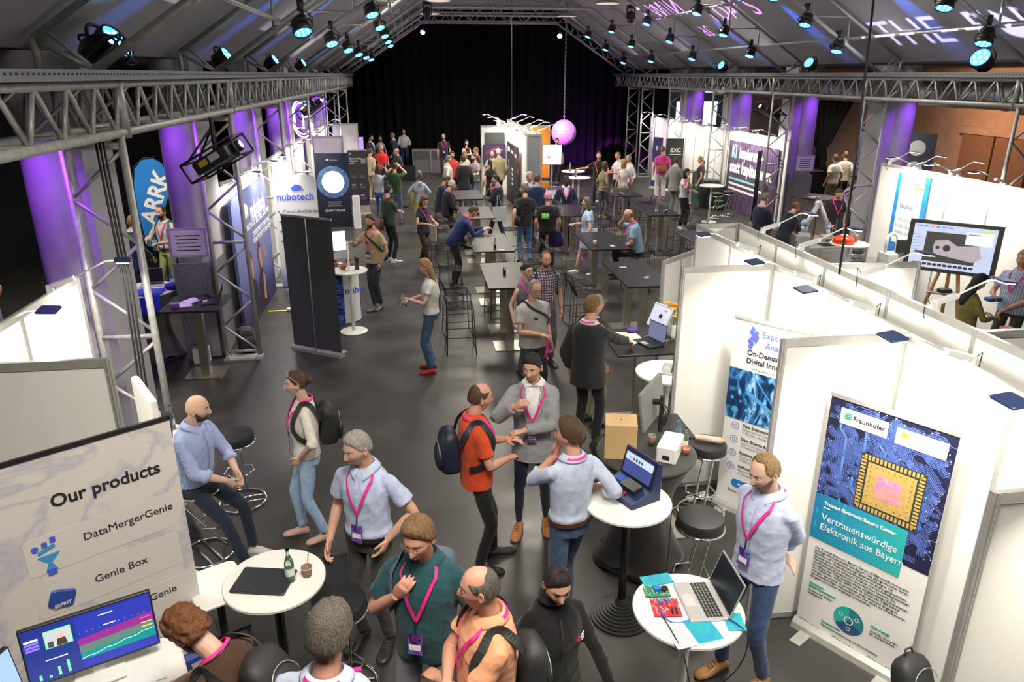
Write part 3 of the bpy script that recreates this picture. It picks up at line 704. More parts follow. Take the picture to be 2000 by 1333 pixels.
# --- chip banner
t,W=rollup('white rollup banner with blue circuits and golden chip, headed Vertrauenswürdige Elektronik',(2.93,4.51),(3.39,3.79),2.04,PAPER)
d0=-.03; F=Flat(t,.004)
def U(u): return (u+d0)
circ_bg=M('circuit_dark_blue',(.012,.014,.05),.5)
F.poly([(U(.058),1.2),(U(.905),.955),(U(.93),.955),(U(.945),2.02),(U(.058),2.02)],circ_bg,'circuit_picture') if 0 else F.poly([(.0,1.2),(.62,1.2),(.62,.96),(W,.96),(W,2.02),(.0,2.02)],circ_bg,'circuit_picture')
rnd=random.Random(3); b=B(); TR1=M('trace_blue',(.12,.2,.62),.5); TR2=M('trace_light_blue',(.16,.36,.85),.5); PADM=M('solder_silver',(.6,.62,.8),.4)
pads=[]
def trace(b,x,y,dx,dy,wd,seg):
    for k in range(seg):
        L=rnd.uniform(.03,.11); nx,ny=x+dx*L,y+dy*L
        if not(.005<nx<W-.005 and (1.21 if nx<.63 else .97)<ny<2.01): break
        px_,py_=-dy*wd,dx*wd
        b.quad((x+px_,y+py_,.0052),(x-px_,y-py_,.0052),(nx-px_,ny-py_,.0052),(nx+px_,ny+py_,.0052)); x,y=nx,ny
        a=rnd.choice([-1,0,1])*PI/4; dx,dy=dx*math.cos(a)-dy*math.sin(a),dx*math.sin(a)+dy*math.cos(a)
    pads.append((x,y))
def bundle(b,x,y,hd,n,sp,wd,seg,L0,L1):
    path=[(x,y)]; a=hd
    for k in range(seg):
        L=rnd.uniform(L0,L1); x,y=x+L*math.cos(a),y+L*math.sin(a); path.append((x,y)); a=hd+rnd.choice([0,1,-1])*PI/4 if k%2==0 else hd
    for q in range(n):
        o=(q-(n-1)/2)*sp; pr=None; ok=True
        for i,(px_,py_) in enumerate(path):
            d0_=Vector(path[i])-Vector(path[i-1]) if i else Vector(path[1])-Vector(path[0]); d1_=Vector(path[i+1])-Vector(path[i]) if i<len(path)-1 else d0_
            nn=(Vector((-d0_.y,d0_.x)).normalized()+Vector((-d1_.y,d1_.x)).normalized()); nn/=max(.5,nn.length_squared/2); c=Vector((px_,py_))+nn*o
            if not(.004<c.x<W-.004 and (1.205 if c.x<.63 else .965)<c.y<2.015): 
                if pr is not None: pads.append(tuple(pr))
                break
            if pr is not None:
                d_=(c-pr).normalized(); m_=Vector((-d_.y,d_.x))*wd; b.quad((*(pr+m_),.0052),(*(pr-m_),.0052),(*(c-m_),.0052),(*(c+m_),.0052))
            pr=c
        else: pads.append(tuple(pr))
for i in range(150): bundle(b,rnd.uniform(0,W),rnd.uniform(.98,2.0),rnd.choice([0,0,0,PI,PI,PI/2,-PI/2,PI/4,-PI/4]),rnd.choice([3,4,5,6]),.0115,.0021,5,.03,.10)
b.build('circuit_trace',TR1,t)
b=B()
for i in range(9): bundle(b,rnd.uniform(0,W),rnd.uniform(1.3,2.0),rnd.choice([-PI/2,-PI/4,0]),1,.02,.008,5,.06,.12)
b.build('circuit_trace',TR2,t)
b=B()
for x,y in pads[::5]: b.prism(circ(6,.0042,x,y),.005,.0068)
b.build('solder_pad',PADM,t)['kind']='stuff'
GOLD=M('chip_gold',(.75,.5,.16),.35,.3,noise=.12,nscale=60); GDK=M('chip_dark_frame',(.03,.05,.03),.5)
cx,cy,S=.5,1.465,.222
F.rect(cx-S,cy-S,cx+S,cy+S,GDK,'chip_frame',.003); F.rect(cx-.165,cy-.165,cx+.165,cy+.165,GOLD,'chip_body',.005)
b=B()
for i in range(15):
    q=-.19+.38*i/14
    for sx,sy,w_,h_ in((q,.197,.016,.036),(q,-.197,.016,.036),(.197,q,.036,.016),(-.197,q,.036,.016)): b.box((cx+sx,cy+sy,.009),(w_,h_,.002))
b.build('contact_pad',GOLD,t)
b=B()
for i in range(8):
    for j in range(8):
        x,y=-.14+.04*i,-.14+.04*j
        if max(abs(x),abs(y))>.105: b.prism(circ(6,.004,cx+x,cy+y),.0095,.011)
b.build('dot',GDK,t)
die=ramp('chip_die',[(.3,(.85,.2,.35)),(.45,(.8,.35,.3)),(.55,(.5,.2,.6)),(.65,(.75,.6,.1)),(.8,(.3,.65,.1))],6,'noise',.3,.3,vec=(1,1,1))
F.rect(cx-.085,cy-.085,cx+.085,cy+.085,die,'chip_die',.0065)
tealg=ramp('teal_gradient',[(0,(.0,.13,.35)),(.35,(.0,.22,.42)),(.7,(.01,.42,.4)),(1,(.05,.5,.42))],1,'wave',.5,.4,vec=(.25,.25,0))
tm=ramp('teal_gradient_x',[(0,(.01,.2,.42)),(.35,(.02,.34,.48)),(.8,(.03,.47,.42))],1,'X')
F.rect(0,.845,.675,1.23,tm,'title_field',.003)
b=B()
for i in range(9):
    for j in range(6):
        if rnd.random()<.6: x,y=.03+i*.05,.88+j*.058+(.03 if i%2 else 0); b.quad((x,y,.0082),(x+.014,y+.02,.0082),(x,y+.06,.0082),(x-.014,y+.04,.0082))
b.build('facet',M('facet_blue',(.04,.36,.55),.5),t)
F.rect(.085,1.775+.07,.42,1.965,WPR,'logo_field',.003); F.rect(.475,1.835,.805,1.955,WPR,'logo_field',.003)
def fr_logo(x,y,s,tx=True,c=INK):
    b=B()
    for i in range(4):
        y0=y-s/2+s*i/4
        b.quad((x,y0,.0095),(x+s,y0+s*.16,.0095),(x+s,y0+s*.34,.0095),(x,y0+s*.14,.0095))
    b.build('logo_mark',GRN,t)
    if tx: F.text('Fraunhofer',x+s*1.25,y-s*.05,s*1.0,c,dz=.006,bold=.01)
fr_logo(.115,1.91,.05); 
F.rect(.51,1.895,.555,1.93,M('crest_gold',(.5,.38,.05),.5),'crest',.0045)
b=B()
for i in range(4): b.box((.69-.02*(i%2),1.925-.017*i,.009),(.2-.05*(i%2),.006,.001))
b.build('small_print',M('pale_blue_print',(.35,.6,.75),.6),t)
F.text('Trusted Electronic Bayern Center',.075,1.17,.038,WPR,bold=.03,dz=.006); F.rect(.075,1.13,.125,1.137,WPR,'dash',.005)
F.text('Vertrauenswürdige',.07,1.05,.078,WPR,dz=.006,sx=.93); F.text('Elektronik aus Bayern',.07,.965,.078,WPR,dz=.006,sx=.9)
body=['Das Trusted Electronic Bayern Center (TrEB) schafft vertrauens-','würdige Mikroelektronik aus Bayern. Das gelingt mit einer hohen','Qualität und Verlässlichkeit der Elektronik-Designs, mit','transparenter Open-Source-Hardware, mit einem ganzheitlichen','Manipulationsschutz kritischer Systeme und mit Sicherheitsanalysen','von Elektronik-Komponenten in modernsten Laboren. Die','Grundlage des TrEB-Centers bilden die gebündelten Kompetenzen','von Fraunhofer AISEC, EMFT und IIS. Durch das TrEB-Center','erlangen bayerische Unternehmen einen einfachen Zugang zu','vertrauenswürdiger Mikroelektronik. Das stärkt die Wettbewerbs-','fähigkeit und sichert langfristig Innovationen.']
txt('\n'.join(body),.0265,INK,t,(.06,.64,.0055),name='body_text')
def T2(s,x,y,size,m,bold=0,al='LEFT'): return txt(s,size,m,t,(x,y,.0055),bold=bold,align=al)
T2('Hardware-\nSicherheitsanalysen',.06,.43,.028,GRN,.03); T2('Ausbau der Sicher-\nheitslabore',.06,.365,.026,INK)
pcx,pcy=.40,.285
for a0,a1,m_ in((95,215,TEAL),(215,335,NVY),(-25,95,M('petrol_print',(.02,.22,.26),.6))):
    P=[(pcx,pcy)]+circ(16,.115,pcx,pcy,math.radians(a0),math.radians(a1),False); F.poly(P,m_,'pie_slice',.002)
F.ring(pcx,pcy,.028,.036,WPR,'ring_icon',.0035)
for a in(155,-85,35): F.ring(pcx+.07*math.cos(math.radians(a)),pcy+.07*math.sin(math.radians(a)),.012,.017,WPR,'ring_icon',.0035)
T2('Systemschutz',.2,.16,.028,GRN,.03); T2('Manipulationserkennung mit Sicherheitsfolie',.2,.125,.025,INK)
T2('Chip-Design',.56,.345,.028,GRN,.03); T2('Qualität, Souveräni-\ntät und Sicherheit',.56,.29,.026,INK)
for x in(.03,.3,.575): fr_logo(x,.075,.03)
# --- blue cable banner
t,W=rollup('white rollup banner with a glowing cable picture and blue crossed logo',(2.99,6.33),(3.45,5.74),2.04,PAPER); F=Flat(t,.004)
CAB=ramp('glowing_cable_picture',[(.3,(.003,.008,.03)),(.47,(.01,.05,.16)),(.56,(.05,.25,.6)),(.62,(.4,.7,.95)),(.66,(.02,.1,.3)),(.8,(.005,.01,.04))],2.2,'noise',.4,2.2,vec=(3.2,1.0,1),det=3)
F.rect(0,1.0,W-.005,1.53,CAB,'picture')
b=B()
for (a,c,w_) in(((.45,1.5),(.66,1.2),.016),((.2,1.32),(.62,1.1),.022),((.56,1.52),(.6,1.28),.01),((.25,1.5),(.5,1.22),.008),((.72,1.5),(.6,1.2),.01)):
    v=(Vector(c)-Vector(a)).normalized(); n_=Vector((-v.y,v.x))*w_; b.quad((*(Vector(a)+n_),.006),(*(Vector(a)-n_),.006),(*(Vector(c)-n_*.6),.006),(*(Vector(c)+n_*.6),.006))
b.build('cable_streak',M('cable_blue',(.1,.35,.7),.4),t)
b=B(); [b.prism(circ(14,rr,x,y),.0052,.0064) for x,y,rr in((.1,1.1,.035),(.22,1.12,.02),(.06,1.22,.018),(.15,1.2,.012))]; b.build('light_dot',M('dot_blue',(.08,.35,.65),.5),t)
b=B()
for (x,y,sx,sy) in((.19,1.93,.03,.06),(.235,1.86,.03,.06),(.19,1.79,.03,.06)): b.quad((x-sx,y-sy*.2,.006),(x,y-sy*.8,.006),(x+sx,y+sy*.4,.006),(x,y+sy,.006))
b.build('logo_mark',BLUEP,t); b=B(); b.quad((.15,1.83,.0064),(.18,1.8,.0064),(.26,1.93,.0064),(.23,1.95,.0064)); b.build('logo_mark',M('indigo_print',(.12,.1,.45),.6),t)
F.text('Experience',.29,1.92,.09,BLUEP,sx=.9); F.text('Analytics',.33,1.82,.09,BLUEP,sx=.9)
F.text('On-Demand',.16,1.715,.075,INK,bold=.02,sx=.95); F.text('Digital Innovation',.16,1.635,.075,INK,bold=.02,sx=.95); F.text('Serving clients from our offices',.22,1.565,.03,GREYP)
for i,(h,s1,s2) in enumerate([('Data Engineering','Design your data pipeline','→ Pipelines · Storage · Fabric'),('Data Science & Business','Apply AI and analytics','→ Predictive Models · GenAI'),('Systems Development','Develop embedded systems','→ Edge & Cloud'),('Software Development','High performance software','→ Simulation · GUI')]):
    y=.93-i*.15; F.ring(.125,y,.034,.04,BLUEP,'icon_ring'); F.ring(.125,y,.01,.018,GREYP,'icon_mark'); F.text(h,.2,y+.025,.043,INK,bold=.02); F.text(s1,.2,y-.015,.03,GREYP); F.text(s2,.2,y-.05,.03,GREYP)
F.poly([(x,y) for x,y in circ(9,.045,.19,.305,PI/2,3*PI/2,False)]+circ(9,.045,.55,.305,-PI/2,PI/2,False),M('button_blue',(.02,.2,.65),.5),'button'); F.text('expertanalytics',.22,.305,.045,WPR,dz=.003); F.text('From Industrial Data to Insight',.12,.21,.045,INK)
# --- Our products banner
MARB=ramp('marble_print',[(.3,(.72,.68,.64)),(.46,(.74,.71,.68)),(.5,(.55,.54,.62)),(.54,(.74,.71,.68)),(.8,(.78,.75,.71))],1.4,'noise',.55,1.2,det=4)
t,W=rollup('wide cream rollup banner headed Our products on the near left',(-2.74,4.10),(-1.72,4.82),2.0,MARB,top=BLK,basec=M('blue_base',(.02,.04,.3),.5)); F=Flat(t,.004)
CARD=M('card_cream',(.74,.71,.68),.55,alpha=1)
def rr(x0,y0,x1,y1,r,m,name,dz=0):
    P=[]
    for cx_,cy_,a in((x1-r,y1-r,0),(x0+r,y1-r,90),(x0+r,y0+r,180),(x1-r,y0+r,270)): P+=circ(6,r,cx_,cy_,math.radians(a),math.radians(a+90),False)
    return F.poly(P,m,name,dz)
for y in(1.18,.86,.5): rr(.27,y,1.17,y+.27,.03,CARD,'card')
F.text('Our products',.47,1.66,.125,INK,bold=.02,dz=.003,sx=.95); F.text('DataMergerGenie',.6,1.34,.078,INK,dz=.004); F.text('Genie Box',.61,1.0,.078,INK,dz=.004); F.text('DataGenie',.76,.68,.078,INK,dz=.004)
b=B(); b.quad((.34,1.32,.008),(.44,1.35,.008),(.44,1.38,.008),(.34,1.35,.008)); b.prism([(.33,1.31),(.46,1.31),(.405,1.25),(.385,1.25)],.006,.009); b.prism([(.36,1.19),(.43,1.19),(.405,1.25),(.385,1.25)],.006,.009); b.build('funnel_icon',M('funnel_blue',(.05,.35,.75),.5),t)
b=B(); b.prism(circ(10,.02,.33,1.375),.006,.012); b.box((.385,1.39,.01),(.03,.03,.008)); b.box((.435,1.41,.01),(.03,.035,.008)); b.box((.395,1.185,.01),(.05,.04,.008)); b.build('data_icon',BLUEP,t)
b=B(); b.rbox((.41,.97,.014),(.15,.12,.022),.025,R=Matrix.Rotation(-.35,3,'Z')); b.build('box_picture',M('genie_blue',(.03,.08,.4),.4),t); txt('ESPRIT',.034,WPR,t,(.355,.93,.027),rot=(0,0,-.35+.35),bold=.02)
# --- nubotech board on left wall
BIGP=ramp('slogan_board_print',[(0,(.03,.035,.14)),(.5,(.05,.05,.18)),(1,(.16,.17,.38))],1,'Y')
t,W=vpanel_root('slogan_board','huge dark blue board with white cloud logo and two faces, leaning along the left wall','banner',(-2.93,12.2),(-2.93,15.2)); h=2.32
BIGP=ramp('slogan_board_print2',[(.0,(.02,.02,.07)),(.4,(.045,.03,.16)),(.62,(.1,.09,.3)),(1,(.14,.17,.4))],1,'Y')
F=Flat(t,.052); 
P=[]
for cx_,cy_,a in((W-.02,h-.02,0),(.2,h-.2,90),(.02,.02,180),(W-.02,.02,270)):
    r_=.2 if a==90 else .02; P+=circ(6,r_,cx_,cy_,math.radians(a),math.radians(a+90),False)
B().prism(P,0,.05).build('sheet',BIGP,t)
def cloudlogo(F,x,y,s,m,name='cloud_logo'):
    b=B(); z=F.z+.002
    for cx_,cy_,r_ in((0,0,.28),(.3,.22,.3),(.62,.15,.3)): b.prism(circ(16,r_*s,x+cx_*s,y+cy_*s),z-.0006,z+.0006); z+=.0004
    b.quad((x-.0*s,y-.28*s,z),(x+.55*s,y-.28*s,z),(x+.85*s,y+.2*s,z),(x+.3*s,y+.1*s,z))
    b.quad((x+.72*s,y-.28*s,z),(x+.86*s,y-.28*s,z),(x+1.08*s,y+.2*s,z),(x+.98*s,y+.3*s,z)); b.quad((x+1.06*s,y-.28*s,z),(x+1.2*s,y-.28*s,z),(x+1.2*s,y-.1*s,z),(x+1.13*s,y-.05*s,z))
    return b.build(name,m,F.p)
cloudlogo(F,.85,1.95,.34,WPR); F.text('nubotech',1.35,1.9,.44,WPR,bold=.03,sx=.85,dz=.003); F.text('INNOVATE. SECURE. GROW.',.8,1.68,.15,WPR,dz=.003,bold=.02,sx=1.15); F.text('CYBERSECURITY CONSULTING.\nFROM STRATEGY TO IMPLEMENTATION.',1.35,1.43,.125,WPR,dz=.003,bold=.02,sx=.95)
SKP=M('printed_skin',(.5,.25,.17),.6); HRP=M('printed_hair',(.09,.04,.03),.6)
for x,y,s in((.95,1.0,.19),(1.75,1.02,.19)):
    F.poly([(x+s*.95*math.cos(a),y+s*1.5*math.sin(a)) for a in [2*PI*j/24 for j in range(24)]],HRP,'printed_hair',.002); F.poly([(x+.03+s*.62*math.cos(a),y-.03+s*1.0*math.sin(a)) for a in [2*PI*j/24 for j in range(24)]],SKP,'printed_face',.004)
    F.poly([(x-.35,.1),(x+.4,.1),(x+.3,.62),(x+.1,.78),(x-.1,.78),(x-.28,.6)],M('printed_jacket',(.02,.015,.03),.6),'printed_jacket',.003)
F.poly([(1.75,.2),(1.95,.15),(2.0,.6),(1.85,.7)],SKP,'printed_hand',.005)
b=B(); [b.prism(circ(8,.025,2.15+.12*rnd.random(),.75+.5*rnd.random()),.053,.055) for i in range(12)]; b.build('light_spot',M('amber_print',(.8,.4,.02),.5),t)
# --- rounded cloud banner
NB=ramp('cloud_banner_print',[(.0,(.16,.18,.5)),(.25,(.3,.35,.68)),(.42,(.66,.68,.8)),(.6,(.8,.8,.82))],1,'Y')
t,W=vpanel_root('rounded_banner','tall white banner with rounded top and a blue cloud logo, Cloud Architecture listed below','banner',(-2.76,15.3),(-1.92,15.35)); F=Flat(t,.02)
P=circ(8,.12,W-.12,2.2,0,PI/2,False)+circ(8,.12,.12,2.2,PI/2,PI,False)+[(0,.06),(W,.06)]
B().prism(P,-.016,.016).build('sheet',NB,t); b=B(); [b.box((x,.012,0),(.1,.024,.5)) for x in(.15,W-.15)]; b.build('foot',ALU,t)
cloudlogo(F,.4,2.06,.16,BLUEP); F.text('nubotech',W/2,1.89,.2,BLUEP,'CENTER',bold=.02,sx=.95)
for i,s in enumerate(['Cloud Architecture','Digital Workplace','Agile Consulting','Security']): F.text(s,.15,1.6-i*.2,.1,INK,sx=1.0); F.ring(.08,1.6-i*.2,.008,.02,INK,'bullet',n=10)
# --- grey back of a rollup
t,W=rollup('back of a dark grey rollup banner standing in the aisle with a silver foot','x' and (-1.22,11.1),(-2.02,11.62),2.18,M('grey_sheet_back',(.085,.09,.095),.7,noise=.08)) 
# --- circle display
DKB=ramp('night_blue_print',[(0,(.004,.006,.014)),(1,(.008,.012,.04))],1,'Y')
t,W=vpanel_root('circle_display','tall dark display with a glowing white disc in a blue swirl, START TODAY below','display',(-2.72,21.85),(-1.78,21.9)); 
B().box((W/2,1.04,-.16),(W,2.08,.32)).build('cabinet',DKB,t); F=Flat(t,.002)
SW=ramp('blue_swirl_print',[(.35,(.02,.06,.22)),(.5,(.06,.15,.4)),(.6,(.15,.3,.6)),(.75,(.03,.08,.25))],7,'noise',.5,3)
F.poly(circ(40,.455,W/2,1.3),SW,'swirl',.001); F.poly(circ(40,.39,W/2,1.3),M('swirl_inner',(.10,.17,.30),.5,noise=.4,nscale=9),'swirl',.0015); F.poly(circ(40,.31,W/2,1.3),M('glowing_disc',(.95,.96,1),.4,emit=2.2,ecol=(.95,.97,1)),'glowing_disc',.003)
[F.rect(W/2-.2+.03*(i%2),.72-.055*i,W/2+.2-.03*(i%2),.745-.055*i,GREYP,'text_line') for i in range(3)]; F.text('START TODAY',W/2,.48,.085,WPR,'CENTER',bold=.01); F.ring(W/2-.12,1.93,.02,.035,WPR,'logo_mark',n=4); [F.rect(W/2-.06,1.94-.04*i,W/2+.14+.05*i,1.955-.04*i,GREYP,'text_line') for i in range(2)]
# --- efficiency banner
EB=ramp('plum_print',[(0,(.07,.04,.12)),(.4,(.06,.035,.1)),(1,(.05,.045,.05))],1,'Y')
t,W=rollup('slim dark rollup banner with small white type beside the circle display',(-1.95,23.75),(-1.36,23.85),2.0,EB); F=Flat(t,.004)
F.ring(.08,1.9,.02,.035,WPR,'logo_mark',n=12); F.text('Efficiency Gains\nin Business\nAreas',.05,1.68,.07,WPR,bold=.02,sx=.85)
for x in(.08,.33):
    for y in(1.3,.95,.62):
        F.text({1.3:'··',.95:'60%' if x<.2 else '2x',.62:'90%' if x>.2 else '··'}[y],x,y,.07,WPR,bold=.02); b=B(); [b.box((x+.08,y-.06-.03*i,.006),(.16,.008,.001)) for i in range(3)]; b.build('small_print',GREYP,t)
F.rect(0,.06,W,.3,M('cream_print',(.5,.45,.4),.6),'footer')
F.rect(.4,1.6,.54,1.75,GREYP,'square_mark')
# --- narrow white display pillar
B_=B().rbox((0,0,.47),(.2,.2,.94),.03); o=B_.build('display_pillar',WHITE,None,loc=(-1.62,21.6,0)); tag(o,'slim waist-high white pillar right of the circle display','pillar display')
# --- left wall small far things, neon sign
t=thing('neon_sign','round neon letter sign in blue and pink hanging under the left beam','neon sign',(-2.95,21.9,3.05))
NBU=M('neon_blue',(.1,.3,1),.3,emit=14,ecol=(.12,.3,1)); NPK=M('neon_pink',(1,.3,.7),.3,emit=9,ecol=(1,.25,.75)); NW=M('neon_white',(1,1,1),.3,emit=12,ecol=(.8,.8,1))
def arc(r,a0,a1,n=16): return [(.02*0+r*.55*math.cos(math.radians(a0+(a1-a0)*i/n)),-.0,r*math.sin(math.radians(a0+(a1-a0)*i/n))) for i in range(n+1)]
B().tube(arc(.5,40,180),.02,8).tube(arc(.42,40,180),.015,8).build('tube',NBU,t,True); B().tube(arc(.5,180,345),.02,8).tube(arc(.42,180,345),.015,8).build('tube',NPK,t,True)
B().tube([(-.2,0,.2),(-.2,0,-.25),(.05,0,-.25)],.018,8).build('tube',NBU,t,True); b=B(); b.tube([(0,0,.28),(.2,0,.28)],.022,8).tube([(0,0,0.05),(.2,0,.05)],.022,8).tube([(.02,0,.3),(.02,0,-.2)],.022,8); b.build('tube',NW,t,True)
B().tube([(0,.03,.5),(0,.03,.7)],.008).build('hanger',BLKM,t)
# --- ARRK flag
t=thing('feather_flag','blue feather flag with ARRK in white by the left aisle','flag',(-4.95,15.2,0)); t.rotation_euler=(PI/2,0,.05)
P=[(-.30,1.0),(-.36,1.6),(-.36,2.2),(-.3,2.5),(-.16,2.66),(.05,2.7),(.2,2.6),(.26,2.4),(.24,2.0),(.05,1.55),(-.1,1.0)]
B().prism(P,-.006,.006).build('sheet',M('flag_blue',(.015,.2,.62),.6),t); B().tube([(-.32,0,0),(-.33,1.0,0),(-.38,1.7,0),(-.38,2.3,0),(-.3,2.55,0),(-.12,2.7,0),(.1,2.72,0)],.012,8).build('pole',BLKM,t,True); B().box((-.32,.02,0),(.4,.03,.4)).build('base_plate',BLKM,t)
txt('ARRK',.42,WPR,t,(-.2,1.45,.012),rot=(0,0,math.radians(68)),bold=.03)
# --- slogan cloth
KI=ramp('purple_slogan_print',[(.3,(.045,.02,.06)),(.5,(.1,.03,.18)),(.6,(.05,.02,.07)),(.75,(.16,.12,.2))],3,'wave',.6,9,vec=(1,.5,1))
t,W=vpanel_root('slogan_cloth','dark purple cloth banner reading KI kapieren statt kapitulieren on the right wall','banner',(10.38,23.75),(10.38,20.3))
B().box((W/2,1.1,0),(W,2.18,.03)).build('sheet',KI,t); F=Flat(t,.018); MINT=M('mint_print',(.25,.7,.55),.6)
F.text('KI',.25,1.85,.55,MINT,bold=.03,sx=.8); F.text('kapieren –',.85,1.85,.46,WPR,bold=.045,sx=.85); F.text('statt kapitulieren.',.2,1.38,.5,WPR,bold=.045,sx=.85)
[F.rect(.22,y0,.22+w_,y0+.07,m_,'text_line') for y0,w_,m_ in((.98,2.1,MINT),(.82,2.75,WPR),(.66,2.0,WPR))]
t,W=rollup('black rollup banner seen edge-on in front of the slogan cloth',(9.95,20.75),(10.22,21.05),2.1,M('black_sheet',(.02,.022,.022),.7),top=BLK)
# --- BMC rollup
t,W=rollup('dark rollup banner with white logo letters behind the pink shirt man',(9.55,27.6),(10.2,27.5),1.95,M('charcoal_sheet',(.035,.038,.04),.6),top=WHITE); F=Flat(t,.004); F.text('BXC',.36,1.5,.2,WPR,'CENTER',bold=.04); F.rect(.15,1.34,.57,1.37,WPR,'text_line')
t,W=rollup('slim navy rollup banner standing just left of the dark logo rollup',(9.3,28.4),(9.55,28.0),1.95,M('navy_sheet',(.03,.03,.14),.6),top=WHITE); F=Flat(t,.004); txt('M7',.14,WPR,t,(.22,1.45,.006),rot=(0,0,PI/2),bold=.03)
F.rect(.02,.3,W-.02,1.0,PAPER,'white_field')
# --- Neuralyze banner
t,W=rollup('white banner with bright blue border on the monitor booth wall, headed Neuralyze','x' and (9.5,13.62),(9.5,12.66),2.4,M('azure_sheet',(.02,.2,.6),.5,noise=.3,nscale=3)); F=Flat(t,.004)
F.rect(.12,1.05,W-.14,2.38,PAPER,'white_field'); F.text('Neuralyze',.2,2.0,.19,M('slate_type',(.25,.33,.42),.6),dz=.003,sx=.8); F.text('Vision AI',.2,1.78,.13,NVY,dz=.003,sx=.8,bold=.02); txt('manufacturing\nto the next\nquality level',.13,M('slate_type',(.3,.3,.3)),t,(.17,1.4,.007)).scale=(.8,1,1)
F.ring(.45,2.22,.03,.045,NVY,'logo_mark',.003); F.text('senswork',.52,2.23,.07,NVY,dz=.003,bold=.02,sx=.8); F.rect(.55,2.15,.8,2.18,M('orange_print',(.85,.2,.03),.5),'logo_bar',.003)
for i,y in enumerate([.95,.8,.65,.5]): F.rect(.3,y-.02,.8,y+.02,WPR,'text_line'); F.rect(.18,y-.02,.22,y+.02,M('red_print',(.7,.03,.05),.5),'bullet')
# --- dark curved rollup and screen in the middle stand
RL_=ramp('red_line_print',[(.0,(.02,.018,.022)),(.48,(.02,.018,.022)),(.5,(.5,.02,.05)),(.52,(.02,.018,.022)),(1,(.02,.018,.03))],.35,'wave',.5,3,vec=(1.4,.6,1))
t,W=vpanel_root('curved_banner','dark curved fabric wall with a red line and white words in the middle stand','banner',(3.38,26.6),(3.38,23.9)); B().box((W/2,1.0,0),(W,2.0,.04)).build('sheet',RL_,t); F=Flat(t,.022); F.rect(.35,1.7,.85,1.86,WPR,'text_line'); F.rect(1.2,1.7,1.7,1.8,WPR,'text_line'); F.rect(2.1,1.66,2.45,1.76,WPR,'text_line'); F.ring(.6,1.3,.1,.13,WPR,'logo_mark')
for i in range(4): F.rect(1.35,1.15-.16*i,1.7,1.23-.16*i,WPR,'text_line')
b=B(); b.rings([[Vector((.02*j*W,2.0-.04*(j*.02*4-2)**2*0,-.02+z)) for j in range(3)] for z in(0,.01)],close=False)
t,W=vpanel_root('wall_screen','flat dark presentation screen on the white cross wall of the middle stand','screen',(2.55,26.9),(3.35,26.9),1.1); B().box((.4,.42,0),(.82,.66,.05)).build('bezel',BLK,t); F=Flat(t,.027); F.rect(.02,.11,.79,.73,M('dark_screen',(.03,.02,.05),.3,emit=.25,ecol=(.2,.1,.2)),'screen'); F.rect(.3,.56,.7,.575,M('screen_type',(.5,.5,.6),emit=.3),'text_line',.001); b=B(); [b.quad((.1,.5-.03*i,.03),(.6,.72-.03*i,.03),(.6,.726-.03*i,.03),(.1,.506-.03*i,.03)) for i in range(4)]; b.build('red_line',M('screen_red',(.6,.05,.08),emit=.6),t)
t,W=vpanel_root('black_display','small plain black display above the wall screen','display',(2.62,26.9),(3.3,26.9),1.83); B().box((.35,.22,0),(.7,.42,.03)).build('panel',M('charcoal_sheet',(.035,.038,.04)),t)
# ================================================================ FURNITURE AND THINGS
_bt=None
def bartable(x,y,label,w=.76,l=1.6,rz=0,h=1.1,cols=2,group='dark bar tables in the hall'):
    t=thing('bar_table',label,'table',(x,y,0),rz,group)
    B().rbox((0,0,h-.015),(w,l,.03),.01).build('tabletop',TTOP,t)
    ys=(-l*.27,l*.27) if cols==2 else (0,)
    for yy in ys:
        B().box((0,yy,h/2-.01),(.12,.1,h-.04)).build('pedestal',BRUSH,t); B().box((0,yy,.008),(.52,.48,.016)).build('base_plate',BRUSH,t)
    return t
TBL=[(1.47,11.7,'dark bar table closest to the viewer in the left table row'),(1.46,14.2,'dark bar table where the man in navy leans, second of the left row'),(1.48,17.6,'dark bar table in front of the seated black jacket man, third of the left row'),(1.48,20.4,'dark bar table farthest back in the left row, below the navy sweater man'),
(3.62,11.5,'dark bar table with paper cup closest to the right booth panel'),(3.66,14.1,'dark bar table where the bald man on the phone sits'),(3.76,17.6,'dark bar table with bottles before the seated suited man'),(3.78,20.1,'violet-lit dark bar table beside the middle stand'),
(5.85,17.4,'dark bar table with a tall clear bottle, right row'),(5.8,20.3,'dark bar table farthest back in the right row'),(5.8,13.9,'dark bar table half hidden behind the corner of the white booth')]
for x,y,l in TBL: bartable(x,y,l,l=1.62)
bartable(2.72,8.3,'dark bar table with a laptop on a folding stand, beside the slanting white panel',w=.84,l=.95,cols=1,group=None)
bartable(-3.17,10.7,'small square dark table with headset and flyers on the left, single metal foot',w=.82,l=.82,cols=1,group=None)
bartable(10.8,18.75,'square dark bar table in front of the right purple pillar',w=.95,l=.95,cols=1,rz=.6,group=None)
